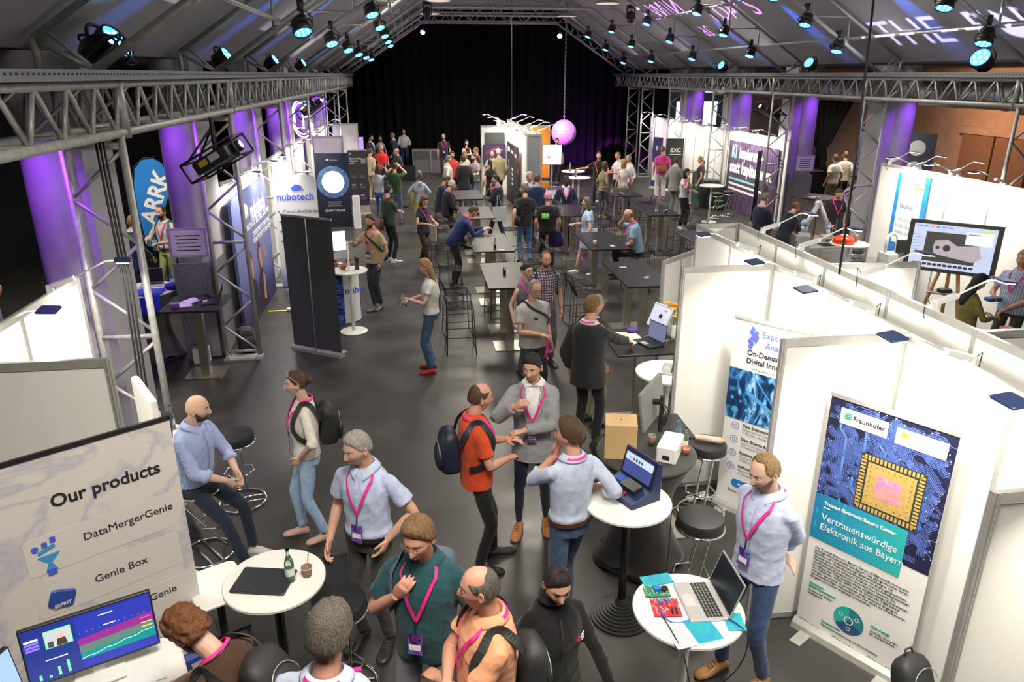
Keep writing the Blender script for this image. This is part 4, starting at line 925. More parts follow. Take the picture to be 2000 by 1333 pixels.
# wire stools
def wirestool():
    t=thing('wire_bar_stool','x','bar stool',(0,0,0),0,'black wire bar stools around the bar tables'); W_,D_,Hs=.21,.2,.75
    for sx in(-1,1):
        for sy in(-1,1): B().tube([(sx*(W_+.03),sy*(D_+.03),0.005),(sx*W_,sy*D_,Hs)],.0075,6).build('leg',BLKM,t,True)
    b=B(); b.tube([(-W_,-D_,Hs),(W_,-D_,Hs),(W_,D_,Hs),(-W_,D_,Hs)],.008,6,closed=True)
    for k in range(9): x=-W_+2*W_*(k+.5)/9; b.tube([(x,-D_,Hs),(x,D_*.5,Hs-.012),(x,D_,Hs)],.004,5)
    for k in range(3): yy=-D_+2*D_*(k+.5)/3; b.bar((-W_,yy,Hs-.004),(W_,yy,Hs-.004),.004,5)
    b.build('seat',BLKM,t,True)
    b=B(); b.tube([(-W_,-D_,Hs),(-W_,-D_-.05,Hs+.2),(W_,-D_-.05,Hs+.2),(W_,-D_,Hs)],.008,6)
    for k in range(8): x=-W_+2*W_*(k+.5)/8; b.tube([(x,-D_,Hs),(x,-D_-.02,Hs+.08),(x,-D_-.05,Hs+.2)],.004,5)
    b.tube([(-W_,D_*.4,Hs),(-W_-.005,-D_-.03,Hs+.12)],.006,5).tube([(W_,D_*.4,Hs),(W_+.005,-D_-.03,Hs+.12)],.006,5)
    b.build('backrest',BLKM,t,True)
    z=.28; k=W_+.03*(1-z/Hs); b=B().tube([(-k,-k,z),(k,-k,z),(k,k,z),(-k,k,z)],.007,6,closed=True); b.tube([(-k-.01,-k-.01,.01),(k+.01,-k-.01,.01)],.007,6).tube([(-k-.01,k+.01,.01),(k+.01,k+.01,.01)],.007,6); b.build('footrest',BLKM,t,True)
    return t
WS=None
ST=[(.66,11.2,-90,'nearest the viewer, left of the closest left-row table'),(.66,12.0,-85,'second nearest, left of the front left-row table'),(.64,13.6,-90,'left of the second left-row table, in front of the leaning navy man'),(.5,15.35,-100,'left of the second left-row table at its far end'),(1.5,12.95,-170,'between the two nearest left-row tables'),(2.3,13.9,95,'right of the second left-row table, near end'),(2.3,14.9,95,'right of the second left-row table, far end'),(.7,17.2,-90,'left of the third left-row table, under the black jacket man'),(.78,18.15,-90,'left of the third left-row table, far end'),(.8,19.9,-90,'left of the farthest left-row table'),(.8,20.7,-90,'under the navy sweater man at the farthest left-row table'),(2.3,17.2,90,'right of the third left-row table'),
(2.8,11.6,-90,'left of the table with the paper cup, near end'),(2.85,12.25,-80,'left of the table with the paper cup, far end'),(4.42,11.3,95,'right of the table with the paper cup'),(4.45,14.2,90,'under the bald man on the phone'),(2.88,14.9,-90,'left of the table of the bald man on the phone'),(4.55,17.3,90,'right of the table with bottles'),(4.5,18.2,-30,'right of the table with bottles, far end, turned away'),(3.0,17.0,-95,'left of the table with bottles'),(3.0,20.2,-90,'left of the violet-lit table'),(4.55,20.6,90,'right of the violet-lit table'),
(5.05,17.0,-90,'left of the table with the tall clear bottle, near end'),(5.05,17.9,-90,'left of the table with the tall clear bottle, far end'),(6.65,16.8,90,'right of the table with the tall clear bottle, near end'),(6.65,17.8,90,'right of the table with the tall clear bottle, far end'),(5.0,20.0,-90,'left of the farthest right-row table'),(6.6,20.5,90,'right of the farthest right-row table'),(5.0,14.3,-90,'left of the half hidden table by the white booth'),(6.6,14.9,80,'right of the half hidden table by the white booth'),(3.7,19.0,170,'between the table with bottles and the violet-lit table')]
for x,y,a,l in ST:
    lb='black wire stool '+l
    if WS is None: WS=wirestool(); WS.location=(x,y,0); WS.rotation_euler=(0,0,math.radians(a)); WS['label']=lb
    else: dup(WS,(x,y,0),math.radians(a),lb)
# round tables
def roundtable(x,y,r,label,pole=WTOP,base='flat',h=1.1,top=WTOP,pr=.03):
    t=thing('bistro_table',label,'table',(x,y,0))
    B().lathe([(r-.012,h-.03),(r,h-.022),(r,h-.006),(r-.006,h)],n=48).build('tabletop',top,t,False); smooth_angle(t.children[0],30)
    B().lathe([(pr,.02),(pr,h-.03)],n=16).build('pole',pole,t,True)
    if base=='flat': B().lathe([(.23,0),(.235,.012),(.225,.02),(.05,.028)],n=40).build('base_plate',pole,t,True)
    elif base=='rib':
        pr_=[]
        for k in range(9): rr_=.25-.024*k; pr_+= [(rr_,.008+.016*k),(rr_,.022+.016*k),(rr_-.008,.022+.016*k)]
        o=B().lathe([(.25,0)]+pr_+[(.035,.18)],n=40).build('base_plate',pole,t); smooth_angle(o,35)
    elif base=='tripod':
        b=B()
        for k in range(3):
            a=2*PI*k/3+.5; b.tube([(0,0,.34),(.12*math.cos(a),.12*math.sin(a),.2),(.26*math.cos(a),.26*math.sin(a),.02)],.018,8)
        b.build('foot',pole,t,True)
    return t
BKP=M('black_pole',(.015,.015,.016),.4,.2)
roundtable(-1.01,4.17,.325,'white round bistro table with a closed dark laptop and green bottle, ribbed black base hidden',BKP,'rib',pr=.032)
roundtable(1.54,4.78,.34,'white round bistro table holding the navy demo console, on a ribbed black base',BKP,'rib',pr=.032)
roundtable(1.57,3.54,.34,'white round table with open silver laptop, circuit boards and leaflets',WTOP,'tripod',pr=.032)
roundtable(2.72,7.28,.36,'white round table with an open silver laptop behind the monitor back',WTOP,'flat')
roundtable(-1.12,12.35,.3,'white round bistro table with a round foot in front of the blue counter',WTOP,'flat')
roundtable(-5.6,13.86,.36,'white round table with a blue gift bag in the left aisle',WTOP,'flat')
roundtable(8.42,13.2,.36,'white round table carrying the red helmet',WTOP,'flat')
roundtable(8.82,21.2,.36,'white round bistro table in front of the dark slogan cloth',WTOP,'flat')
roundtable(5.47,25.15,.4,'far white bistro table near the mirror ball, the rear one of two',WTOP,'flat'); roundtable(5.3,23.5,.38,'far white bistro table near the mirror ball, the front one of two',WTOP,'flat')
SPAN=M('black_stretch_cover',(.022,.021,.022),.7,bump=.1,sheen=.2); SPANG=M('charcoal_stretch_cover',(.09,.085,.085),.75,sheen=.2)
def covered(x,y,r,label,m,top=None,h=1.1):
    t=thing('covered_table',label,'table',(x,y,0)); rs=[]
    for k in range(17):
        z=h*k/16; f=1-math.sin(PI*k/16)*.42
        ring=[]
        for j in range(48):
            a=2*PI*j/48; c=abs(math.cos(2*a))**1.5; rr_=r*(f+(1-f)*.0)*(1 if k>12 else (1-.16*(1-c)*(1-k/16)))
            ring.append(Vector((rr_*math.cos(a),rr_*math.sin(a),max(.004,z+(.09*(1-c) if k==0 else 0)))))
        rs.append(ring)
    B().rings(rs).build('cover',m,t,True); B().lathe([(r,h-.02),(r+.004,h-.004),(r-.01,h+.004)],n=48).build('tabletop',top or m,t,False)
    return t
covered(1.92,5.52,.43,'round table under a black stretch cover carrying the wooden box and the white box',SPAN)
covered(-4.12,11.55,.45,'round table under a charcoal stretch cover with blue shirts on top',SPANG,WTOP)
# padded stools
def padstool(x,y,label,rz=0,h=.8,r=.19):
    t=thing('padded_bar_stool',label,'bar stool',(x,y,0),rz)
    o=B().lathe([(r*.9,h-.1),(r,h-.085),(r,h-.02),(r*.95,h-.004),(r*.8,h)],n=36).build('seat',LEATH,t); smooth_angle(o,50)
    B().tube([(r*1.02*math.cos(a),r*1.02*math.sin(a),h-.1) for a in [2*PI*j/28 for j in range(28)]],.011,8,closed=True).build('seat_ring',CHROME,t,True)
    for sx in(-.05,.05): B().tube([(sx,-r*.95,h-.1),(sx,-r*.9,h-.16),(sx,.14,.09),(sx,.17,.03)],.012,8).build('leg',CHROME,t,True)
    B().tube([(.23*math.cos(a),.23*math.sin(a),.018) for a in [2*PI*j/32 for j in range(32)]],.014,8,closed=True).tube([(-.2,.05,.02),(.2,.05,.02)],.011).tube([(-.2,-.05,.02),(.2,-.05,.02)],.011).build('base_ring',CHROME,t,True)
    B().tube([(-.05,-.03,.31),(-.15,.08,.31),(-.12,.2,.31),(0,.23,.31),(.12,.2,.31),(.15,.08,.31),(.05,-.03,.31)],.009,8).build('footrest',CHROME,t,True)
    return t
padstool(2.76,6.16,'black padded bar stool with a paper-wrapped loaf on its seat',PI*.8)
padstool(2.22,4.93,'empty black padded bar stool beside the bearded man at the chip banner',PI*.75)
padstool(-2.04,6.1,'black padded bar stool under the seated bald man',-.9,h=.79); padstool(-1.9,6.98,'empty black padded bar stool behind the seated bald man',.2)
padstool(-.64,4.3,'black padded bar stool under the dark laptop of the grey-haired man',PI); 
for (x,y),l in zip([(8.92,20.32+1),(9.44,20.72+.9)],['left','right']): padstool(x+.35,y+.5,'black padded bar stool in front of the slogan cloth, %s of two'%l,h=.78,r=.17)
for k,(x,y) in enumerate([(4.75,24.7),(4.6,23.2),(4.7,26.0),(6.0,24.3)]): padstool(x+(.5 if k==3 else 0),y+(1.2 if k==3 else 0),'black padded stool near the far white bistro tables, %s'%['left of the rear one','left of the front one','behind, by the orange wall','right of the front one'][k],h=.78,r=.17)
for k,(x,y) in enumerate([(8.7,12.8),(9.15,12.9)]): padstool(x,y,'black padded stool below the red helmet table, %s'%['left','right'][k],h=.6,r=.18)
padstool(9.2,14.2,'black padded stool by the truss tower behind the red helmet table',h=.75); padstool(-5.2,12.9,'dark padded stool beside the white round table in the left aisle',h=.75)
# ---------------------------------------------------------------- small things
GLS=M('green_bottle_glass',(.55,.85,.6),.05,trans=.9,spec=.5); GLB=M('blue_bottle_plastic',(.5,.75,.9),.08,trans=.85); CLR=M('clear_glass',(.9,.93,.95),.05,trans=.95)
def bottle(x,y,z,label,m=GLS,h=.24,cap=None,lab=True):
    t=thing('bottle',label,'bottle',(x,y,z)); r=h*.13
    B().lathe([(r*.8,0),(r,.01),(r,h*.55),(r*.8,h*.68),(r*.38,h*.82),(r*.36,h*.97),(r*.42,h)],n=20).build('glass',m,t,True)
    if lab: B().lathe([(r*1.01,h*.22),(r*1.01,h*.45)],n=20,cap=False).build('paper_label',M('bottle_label',(.75,.8,.8),.5),t)
    B().lathe([(r*.42,h*.965),(r*.42,h*1.0)],n=12).build('cap',cap or M('blue_cap',(.05,.2,.6),.4),t)
    return t
def cup(x,y,z,label,m=None,h=.1,stick=False):
    t=thing('paper_cup',label,'cup',(x,y,z)); m=m or M('brown_paper_cup',(.23,.15,.11),.7)
    B().lathe([(.028,0),(.036,h),(.033,h),(.03,h*.85)],n=20).build('cup_wall',m,t,True); B().lathe([(.0372,h-.006),(.0372,h)],n=20,cap=False).build('rim',WHITE,t); B().lathe([(.03,h*.8),(.0,h*.801)],n=16).build('coffee',M('coffee',(.12,.06,.03),.3),t)
    if stick: B().tube([(0,0,.03),(.02,.01,.17)],.004,5).build('stirrer',M('wood_stick',(.6,.4,.22),.7),t)
    return t
def laptop(x,y,z,rz,label,openang=105,w=.33,d=.23,body=None,scr=None,kb=True):
    """rz: heading of the hinge side (screen at +Y edge, user at -Y)"""
    body=body or M('silver_laptop',(.6,.6,.6),.35,.5); t=thing('laptop',label,'laptop',(x,y,z),rz)
    B().rbox((0,0,.009),(w,d,.018),.012).build('keyboard_base',body,t)
    if openang:
        if kb:
            b=B()
            for j in range(5):
                for i in range(13): b.box((-w/2+.03+i*(w-.06)/12,-.005+j*.021,.0185),((w-.06)/14,.017,.002))
            k=b.build('keys',BLK,t); k['kind']='stuff'
            B().box((0,-d*.3,.0183),(w*.32,d*.28,.001)).build('touchpad',M('touchpad',(.5,.5,.5),.3),t)
        a=math.radians(openang); q=Matrix.Rotation(-(PI-a)+0,3,'X')
        R_=Matrix.Rotation(a-PI,3,'X')  # lid swings up
        def T(p): p=Vector(p); return Vector((p.x,d/2+p.y*math.cos(PI-a)*1+p.z*math.sin(PI-a)*-0,0))
        ca,sa=math.cos(a),math.sin(a)
        def L(x_,u,n): return Vector((x_,d/2-u*ca-n*sa*1,.016+u*sa-n*ca))
        b=B(); b.rings([[L(x_,u,nn) for u,nn in((0,0),(d,0),(d,-.006),(0,-.006))] for x_ in(-w/2,w/2)]); b.build('lid',body,t)
        b=B(); b.rings([[L(x_,u,nn) for u,nn in((.012,.0012),(d-.01,.0012),(d-.01,.0002),(.012,.0002))] for x_ in(-w/2+.008,w/2-.008)]); b.build('screen',scr or BLK,t)
    return t
DLAP=M('dark_laptop',(.035,.04,.05),.4,.3)
laptop(-1.07,4.14,1.102,math.radians(-12),'closed dark laptop lying on the near white bistro table',0,.36,.25,DLAP)
B().box((0,0,.004),(.3,.2,.002)).build('seam',BLK,bpy.data.objects['laptop'],)
bottle(-.90,4.13,1.102,'small green glass water bottle beside the closed dark laptop'); cup(-.80,4.17,1.102,'brown paper cup with a wooden stirrer on the near white bistro table',stick=True,h=.07)
# left booth desk, monitors, bottle
t=thing('display_counter','white counter top with monitors at the lower left corner','counter',(-1.95,3.42,0)); t.rotation_euler=(0,0,.42)
B().rbox((0,-.05,.97),(1.1,.62,.04),.12).build('worktop',WTOP,t); B().rbox((0,-.05,.48),(.9,.45,.94),.08).build('body',M('counter_white',(.7,.7,.72),.5),t)
def monitor(p0,p1,z1,h,label,scr,th=.03,bez=BLK,tilt=.12,foot=None,cat='monitor',name='monitor'):
    t,W=vpanel_root(name,label,cat,p0,p1,z1-h,tilt=tilt); B().rbox((W/2,h/2,-th/2),(W,h,th),.008).build('bezel',bez,t); F=Flat(t,.0015); F.rect(.01,.012,W-.01,h-.01,scr,'screen')
    if foot: b=B(); b.box((W/2,-.02+(h*.3-foot)/2-.02,-.05),(.06,h*.3+foot,.02)); b.build('stand',foot and WHITE,t); B().rbox((W/2,-foot,-.02),(.26,.02,.2),.01).build('foot',WHITE,t)
    return t,W,F
NAVS=M('screen_navy',(.01,.02,.12),.3,emit=.9,ecol=(.02,.035,.25)); SG=lambda n,c,e=1.0: M('screen_'+n,c,.3,emit=e,ecol=c)
t,W,F=monitor((-2.17,3.42),(-1.58,3.69),1.42,.35,'large wide monitor showing a blue dashboard with coloured chart bands and a camera picture',NAVS,foot=.07)
F.rect(.40*W,.02,.985*W,.33,SG('deep_blue',(.02,.03,.3)),'chart_field',.001)
F.poly([(.4*W,.07),(.98*W,.07),(.98*W,.13),(.4*W,.11)],SG('teal',(.0,.2,.2)),'teal_band',.002); F.poly([(.4*W,.11),(.98*W,.13),(.98*W,.17),(.4*W,.155)],SG('grey_green',(.08,.16,.13)),'green_band',.002); F.poly([(.4*W,.155),(.98*W,.17),(.98*W,.225),(.4*W,.195)],SG('plum',(.2,.02,.2)),'plum_band',.002)
b=B(); pts=[(.4*W+.58*W*i/12,.075+.05*(i/12)+.004*math.sin(i*2)) for i in range(13)]
for a,c in zip(pts,pts[1:]): b.quad((a[0],a[1],.0055),(c[0],c[1],.0055),(c[0],c[1]+.003,.0055),(a[0],a[1]+.003,.0055))
b.build('white_curve',SG('white',(.9,.95,.95)),t)
for i,(c,y) in enumerate([((1,.1,.15),.2),((1,.6,.1),.17),((.8,.9,.1),.145)]): F.rect(.88*W,y,.97*W,y+.004,SG('mark%d'%i,c),'mark',.004)
F.rect(.17*W,.20,.37*W,.305,SG('green',(.05,.6,.25)),'camera_frame',.001); F.rect(.175*W,.204,.365*W,.301,SG('camera_room',(.45,.5,.52),.8),'camera_picture',.002)
F.poly(circ(12,.014,.29*W,.262),SG('camera_face',(.6,.35,.28)),'camera_face',.003); F.poly([(.25*W,.204),(.33*W,.204),(.32*W,.245),(.26*W,.245)],SG('camera_jacket',(.06,.03,.03)),'camera_jacket',.003); F.rect(.19*W,.205,.23*W,.24,SG('camera_dark',(.05,.05,.08)),'camera_shape',.003)
for i in range(4): F.rect(.03*W,.27-.018*i,.13*W,.282-.018*i,SG('button' if i else 'white',(.2,.15,.7) if i else (.9,.95,.95)),'button',.002)
for i,hh in enumerate([.03,.015,.05,.075]): F.rect((.08+.07*i)*W,.03,(.1+.07*i)*W,.03+hh,SG('lime',(.15,.7,.3)),'bar',.002)
[F.rect(a_*W,y_,(a_+w_)*W,y_+.005,SG('white',(.9,.95,.95)),'text_line',.004) for a_,y_,w_ in((.58,.3,.11),(.15,.135,.16),(.6,.235,.1))]; [F.rect((.42+.05*i)*W,.228+.0007*i,(.424+.05*i)*W,.231+.0007*i,SG('white',(.9,.95,.95)),'tick',.003) for i in range(11)]
t,W,F=monitor((-2.28,3.0),(-2.16,3.38),1.4,.34,'second monitor at the lower left corner showing a blue mountain picture',SG('sky',(.25,.38,.75)),foot=.07)
F.poly([(.02,.02),(W-.02,.02),(W-.1,.2),(W*.6,.12),(W*.4,.24),(W*.2,.1)],SG('rock',(.12,.13,.25)),'mountain',.001)
t=thing('flyer_stack','curled white leaflets on the counter by the large monitor','leaflets',(-1.62,3.55,.992)); B().box((0,0,.003),(.15,.21,.006)).build('sheet',PAPER,t); B().box((.02,.02,.008),(.15,.21,.003),R=Matrix.Rotation(.3,3,'Z')).build('sheet',PAPER,t)
# white display back & small table by bald man
pA=Vector((-2.47,6.38)); pB=Vector((-1.99,5.57))
t=thing('white_display','thick white display seen from behind, left of the seated bald man','display',(-2.13,5.55,0)); t.rotation_euler=(0,0,-1.05)
B().rbox((0,0,1.5),(.62,.06,.85),.02,R=Matrix.Identity(3)).build('housing',WHITE,t); B().rbox((0,.035,1.5),(.5,.03,.6),.02).build('rear_cover',M('display_rear_white',(.75,.75,.77),.4),t); B().box((0,0,.55),(.07,.05,1.1)).build('column',WHITE,t); B().rbox((0,0,.015),(.5,.4,.03),.05).build('foot',WHITE,t)
roundtable(-2.42,6.35,.3,'white round table with a green bottle behind the seated bald man',BKP,'rib')
bottle(-2.31,6.52,1.102,'green glass bottle on the table behind the seated bald man'); laptop(-2.45,6.3,1.102,-.6,'open dark laptop behind the thick white display',100,body=DLAP)
t=thing('side_table','low white table with rounded top and a castor beside the cream banner','table',(-1.62,4.92,0),.5); B().rbox((0,0,.52),(.4,.5,.03),.06).build('tabletop',WTOP,t); B().bar((0,0,.03),(0,0,.51),.03,10).build('pole',BKP,t); b=B(); b.box((0,0,.06),(.4,.05,.03)).box((0,0,.06),(.05,.4,.03)); b.build('base',BKP,t); 
for s in((.18,0),(-.18,0),(0,.18),(0,-.18)): B().ell((s[0],s[1],.024),.02,.02,.024).build('castor',BLK,t)
# covered desk things
WOOD=M('birch_plywood',(.62,.42,.2),.5,noise=.08,nscale=5)
t=thing('wooden_box','light plywood box with a round hole, standing on the black covered table','box',(1.68,5.52,1.104),-.25); 
B().rbox((0,0,.16),(.27,.24,.32),.006).build('carcass',WOOD,t); B().lathe([(.045,0),(.045,.004)],(0,0,0),20).build('hole',BLK,t,loc=(.1365,-.0,.2),rot=(0,PI/2,0)); B().lathe([(.008,0),(.008,.002)],(0,0,.3205),10).build('dot',BLK,t); B().lathe([(.008,0),(.008,.002)],(0,0,0),10).build('dot',GOLD,t,loc=(0,-.121,.15),rot=(PI/2,0,0))
t=thing('monitor','large flat monitor seen from behind with cables on its black pole','monitor',(2.08,5.93,1.1)); t.rotation_euler=(0,0,.95)
q=Matrix.Rotation(-.15,3,'X'); B().rbox((0,0,.28),(.6,.035,.36),.012,R=q).build('housing',M('monitor_grey',(.2,.2,.2),.45),t); B().bar((0,-.1,-.02),(0,-.1,.36),.022,12).build('pole',BLKM,t); B().bar((0,-.1,.3),(0,0,.28),.03).build('mount',BLKM,t)
b=B(); [b.tube([(.0,-.1,.3),(.06*math.cos(k),-.16,.2),(.05*math.sin(k*2),-.14,.08),(.0,-.1,.25)],.004,5) for k in range(5)]; b.build('cable',BLK,t,True); B().rbox((0,-.05,-.005),(.3,.22,.015),.02).build('foot',BLKM,t)
bartable(2.2,5.98,'dark narrow table carrying the monitor seen from behind',w=.5,l=.5,cols=1,group=None)
t=thing('white_box','white glossy carton lying on the black covered table','box',(2.1,5.43,1.104),-.55); B().rbox((0,0,.07),(.17,.33,.14),.012).build('carton',WHITE,t); B().box((-.0,-.1655,.05),(.06,.002,.04)).build('opening',BLK,t)
t=thing('small_controller','small black controller box with cables between the wooden box and the console','box',(1.86,5.3,1.104),-.4); B().rbox((0,0,.045),(.13,.17,.09),.01).build('case',BLK,t); B().box((0,-.088,.05),(.1,.004,.03)).build('front_strip',M('grey_strip',(.4,.4,.42)),t); B().tube([(0,.08,.06),(.05,.15,.02),(.1,.1,.01)],.005,5).build('cable',BLK,t)
cup(2.0,5.62,1.104,'brown paper cup between the white carton and the monitor pole')
bottle(2.235,5.62,1.104,'clear plastic bottle with a blue cap behind the white carton',GLB,.25); bottle(2.27,5.52,1.104,'smaller clear bottle in front of the blue-capped one',GLS,.2)
cup(2.24,5.42,1.104,'small brown jar with a pale lid next to the white carton',M('brown_jar',(.3,.1,.05),.4),h=.07)
# demo console
t=thing('demo_console','navy tabletop console with tilted screen and four red buttons','console',(1.58,4.86,1.102),0); t.rotation_euler=(0,0,-1.15)
NV=M('console_navy',(.015,.03,.1),.45)
P=[(-.14,0),(.14,0),(.14,.31),(.115,.32),(.05,.1),(-.14,.045)]
b=B(); b.rings([[Vector((x,y,z)) for y,z in P] for x in(-.19,.19)]); b.build('housing',NV,t)
q=Matrix.Rotation(math.atan2(.22,.065),3,'X')
c0=Vector((0,.0825-.008,.21+.002)); B().box(c0,(.34,.2,.006),R=q).build('bezel',BLK,t); B().box(c0+q@Vector((0,0,.004)),(.31,.17,.002),R=q).build('screen',SG('console_blue',(.04,.06,.22),.7),t); B().box(c0+q@Vector((0,.05,.006)),(.31,.06,.002),R=q).build('screen',SG('console_pale',(.45,.6,.8),.6),t)
[B().box(c0+q@Vector((-.06+.03*i,.045,.0075)),(.02,.022,.001),R=q).build('screen_glyph',SG('glyph%d'%(i>0),(.02,.1,.08) if i else (.4,.03,.05),.6),t) for i in range(4)]; B().box(c0+q@Vector((-.1,.045,.0075)),(.04,.012,.001),R=q).build('text_line',SG('nav2',(.3,.35,.5),.5),t)
for i,x in enumerate([-.16,-.09,-.02,.05]): B().ell((x,-.10,.07),.012,.012,.012).build('button',M('red_button',(.6,.02,.03),.25),t,True)
B().box((.05,-.03,.1),(.16,.09,.05),R=Matrix.Rotation(.25,3,'X')).build('fan_block',BLK,t); B().box((-.08,-.02,.1),(.1,.08,.03)).build('circuit_board',M('board_blue',(.02,.08,.4),.4),t)
bottle(1.80,4.86,1.102,'clear green bottle behind the navy demo console',GLS,.22)
cup(1.74,4.98,1.102,'small glass beside the bottle behind the console',CLR,h=.09)
# board table
laptop(1.66,3.58,1.102,-PI/2-.03,'open silver laptop with black keyboard and dark screen next to the circuit boards',108,.36,.24,None,M('dark_lcd',(.012,.014,.02),.25))
GB=M('green_pcb',(.02,.22,.09),.4,noise=.5,nscale=120); RB=M('red_pcb',(.5,.03,.05),.4,noise=.5,nscale=120)
t=thing('circuit_board','green circuit board with blue heat sink and small fan on the round table','circuit board',(1.42,3.70,1.102),-.1); B().box((0,0,.012),(.16,.1,.004)).build('board',GB,t); B().box((.0,.0,.03),(.04,.04,.03)).build('heat_sink',M('heat_sink_blue',(.02,.2,.6),.4),t); B().lathe([(.022,.014),(.022,.03),(.01,.03),(.01,.024)],(.05,.01,0),16).build('fan',BLK,t)
b=B(); rnd2=random.Random(5); [b.box((rnd2.uniform(-.075,.075),rnd2.uniform(-.045,.045),.018),(.008,.006,.008)) for i in range(34)]; b.build('component',M('chip_pale',(.5,.5,.5)),t)['kind']='stuff'
t=thing('circuit_board','red circuit board with two blue capacitors on the round table','circuit board',(1.43,3.55,1.102),-.12); B().box((0,0,.01),(.17,.16,.004)).build('board',RB,t)
for p in((-.03,.03),(.01,.045)): B().lathe([(.014,.012),(.014,.04)],(*p,0),14).build('capacitor',M('capacitor_blue',(.15,.2,.5),.4),t)
b=B(); [b.box((rnd2.uniform(-.08,.08),rnd2.uniform(-.075,.075),.016),(.009,.006,.008)) for i in range(50)]; b.build('component',M('chip_pale',(.5,.5,.5)),t)['kind']='stuff'; b=B(); b.box((.03,-.04,.02),(.01,.05,.014)).box((.055,-.04,.02),(.01,.05,.014)); b.build('header',BLK,t)
def leaflet(x,y,z,rz,w,l,label,m,m2=None):
    t=thing('leaflet',label,'leaflet',(x,y,z),rz); B().box((0,0,.002),(w,l,.004)).build('sheet',PAPER if m2 else m,t)
    if m2: B().box((w*.22,0,.0045),(w*.55,l*.96,.001)).build('print',m2,t); b=B(); [b.box((-w*.28,-l*.4+l*.8*i/9,.0046),(w*.36,.003,.001)) for i in range(9)]; b.build('text_line',GREYP,t)
    return t
TEALP=ramp('leaflet_teal',[(.3,(.02,.2,.5)),(.6,(.02,.4,.4)),(.8,(.1,.5,.5))],6,'noise')
leaflet(1.52,3.33,1.103,.15,.3,.21,'white and teal leaflet at the front edge of the round board table',PAPER,TEALP); leaflet(1.8,3.38,1.103,-.15,.11,.15,'small teal leaflet at the right edge of the board table',TEALP); leaflet(1.80,3.56,1.103,-.5,.12,.12,'bright lime green card behind the laptop on the board table',M('lime_card',(.5,.7,.02),.6)); leaflet(1.46,3.82,1.103,.1,.2,.1,'blue leaflet with a colourful disc at the back of the board table',TEALP)
def cable(name,label,pts,m=BLK,r=.004,extra=None):
    t=thing(name,label,'cable',pts[0]); o=Vector(pts[0]); P_=[Vector(p)-o for p in pts]; Q=[]
    for i in range(len(P_)-1):
        p0=P_[max(i-1,0)];p1=P_[i];p2=P_[i+1];p3=P_[min(i+2,len(P_)-1)]
        for k in range(6):
            u=k/6; Q.append(.5*((2*p1)+(p2-p0)*u+(2*p0-5*p1+4*p2-p3)*u*u+(3*p1-p0-3*p2+p3)*u**3))
    Q.append(P_[-1]); B().tube(Q,r,6).build('cord',m,t,True)
    return t
cable('cable','black cable hanging from the red circuit board round the table leg',[(1.38,3.49,1.115),(1.40,3.3,1.11),(1.42,3.17,1.05),(1.5,3.2,.7),(1.56,3.42,.5),(1.60,3.46,.42),(1.8,3.3,.8),(1.84,3.28,1.08),(1.76,3.42,1.115)])
t=thing('cable_coil','small coil of black cable at the leg of the board table','cable',(1.6,3.49,.42)); B().tube([(.035*math.cos(a),.01,.035*math.sin(a)) for a in [2*PI*j/14 for j in range(14)]],.01,6,closed=True).build('coil',BLK,t,True)
cable('cable','blue cable between the laptop and the boards on the round table',[(1.38,3.52,1.12),(1.42,3.43,1.106),(1.55,3.42,1.106),(1.66,3.46,1.106)],M('cable_blue2',(.05,.08,.5),.5))
cable('cable','black power cord running over the floor by the demo table',[(1.95,4.9,1.0),(1.97,4.95,.3),(1.9,4.9,.02),(1.75,4.6,.01),(1.85,4.35,.01),(1.93,4.3,.01),(1.8,4.15,.01)]); cable('cable','white cable loops on the floor under the padded stool',[(2.3,6.2,.6),(2.35,6.3,.05),(2.5,6.25,.01),(2.7,6.4,.01),(2.9,6.45,.01),(3.0,6.3,.01),(2.8,6.1,.01),(2.55,6.05,.01)],WHITE,.005)
t=thing('power_brick','black power adapter lying on the floor by the ribbed table base','power adapter',(1.78,4.62,0)); B().rbox((0,0,.018),(.06,.12,.035),.01).build('case',BLK,t)
t=thing('power_strip','white power strip on the floor below the glowing cable banner','power strip',(2.82,6.42,0),.3); B().rbox((0,0,.02),(.26,.07,.04),.015).build('case',WHITE,t); b=B(); [b.lathe([(.016,.04),(.016,.043)],(-.08+.05*i,0,0),12) for i in range(4)]; b.build('socket',GREYP,t)
# loaf on stool
t=thing('wrapped_loaf','paper-wrapped loaf lying on the black padded stool','bread',(2.76,6.16,.802),-.45); B().tube([(-.15,0,.03),(-.11,0,.035),(.1,0,.035),(.13,0,.035)],[.008,.03,.034,.03],10).build('paper_wrap',M('printed_paper_wrap',(.6,.42,.36),.6,noise=.2,nscale=15),t,True); B().tube([(.1,0,.036),(.16,0,.036)],[.03,.024],8).build('crust',M('crust',(.55,.33,.13),.7),t,True)
# laptop table things
laptop(2.78,8.18,1.102,-1.2,'open black laptop under the tilted stand on the far dark table',95,body=DLAP,scr=SG('lap_dark',(.1,.12,.2)))
t=thing('laptop_on_stand','silver laptop propped upright on a folding wire stand','laptop',(2.96,8.35,1.102)); t.rotation_euler=(0,0,-1.25)
q=Matrix.Rotation(1.15,3,'X'); B().rbox((0,0,.28),(.36,.3,.015),.01,R=q).build('lid',M('silver_laptop2',(.65,.65,.68),.35,.5),t); B().rbox((0,.0,.28)if 0 else (0,-.01,.275),(.34,.28,.004),.01,R=q).build('screen',SG('pale_screen',(.5,.55,.7),.6),t)
B().lathe([(.03,0),(.03,.004)],n=16).build('webcam_dot',BLK,t,loc=(.04,-.02,.3),rot=(1.15,0,0)); b=B(); [b.tube([(sx,-.05,.14),(sx,.16,.0),(sx,-.14,.0)],.006,6) for sx in(-.12,.12)]; b.bar((-.12,.16,0.006),(.12,.16,0.006),.006); b.build('wire_stand',CHROME,t,True)
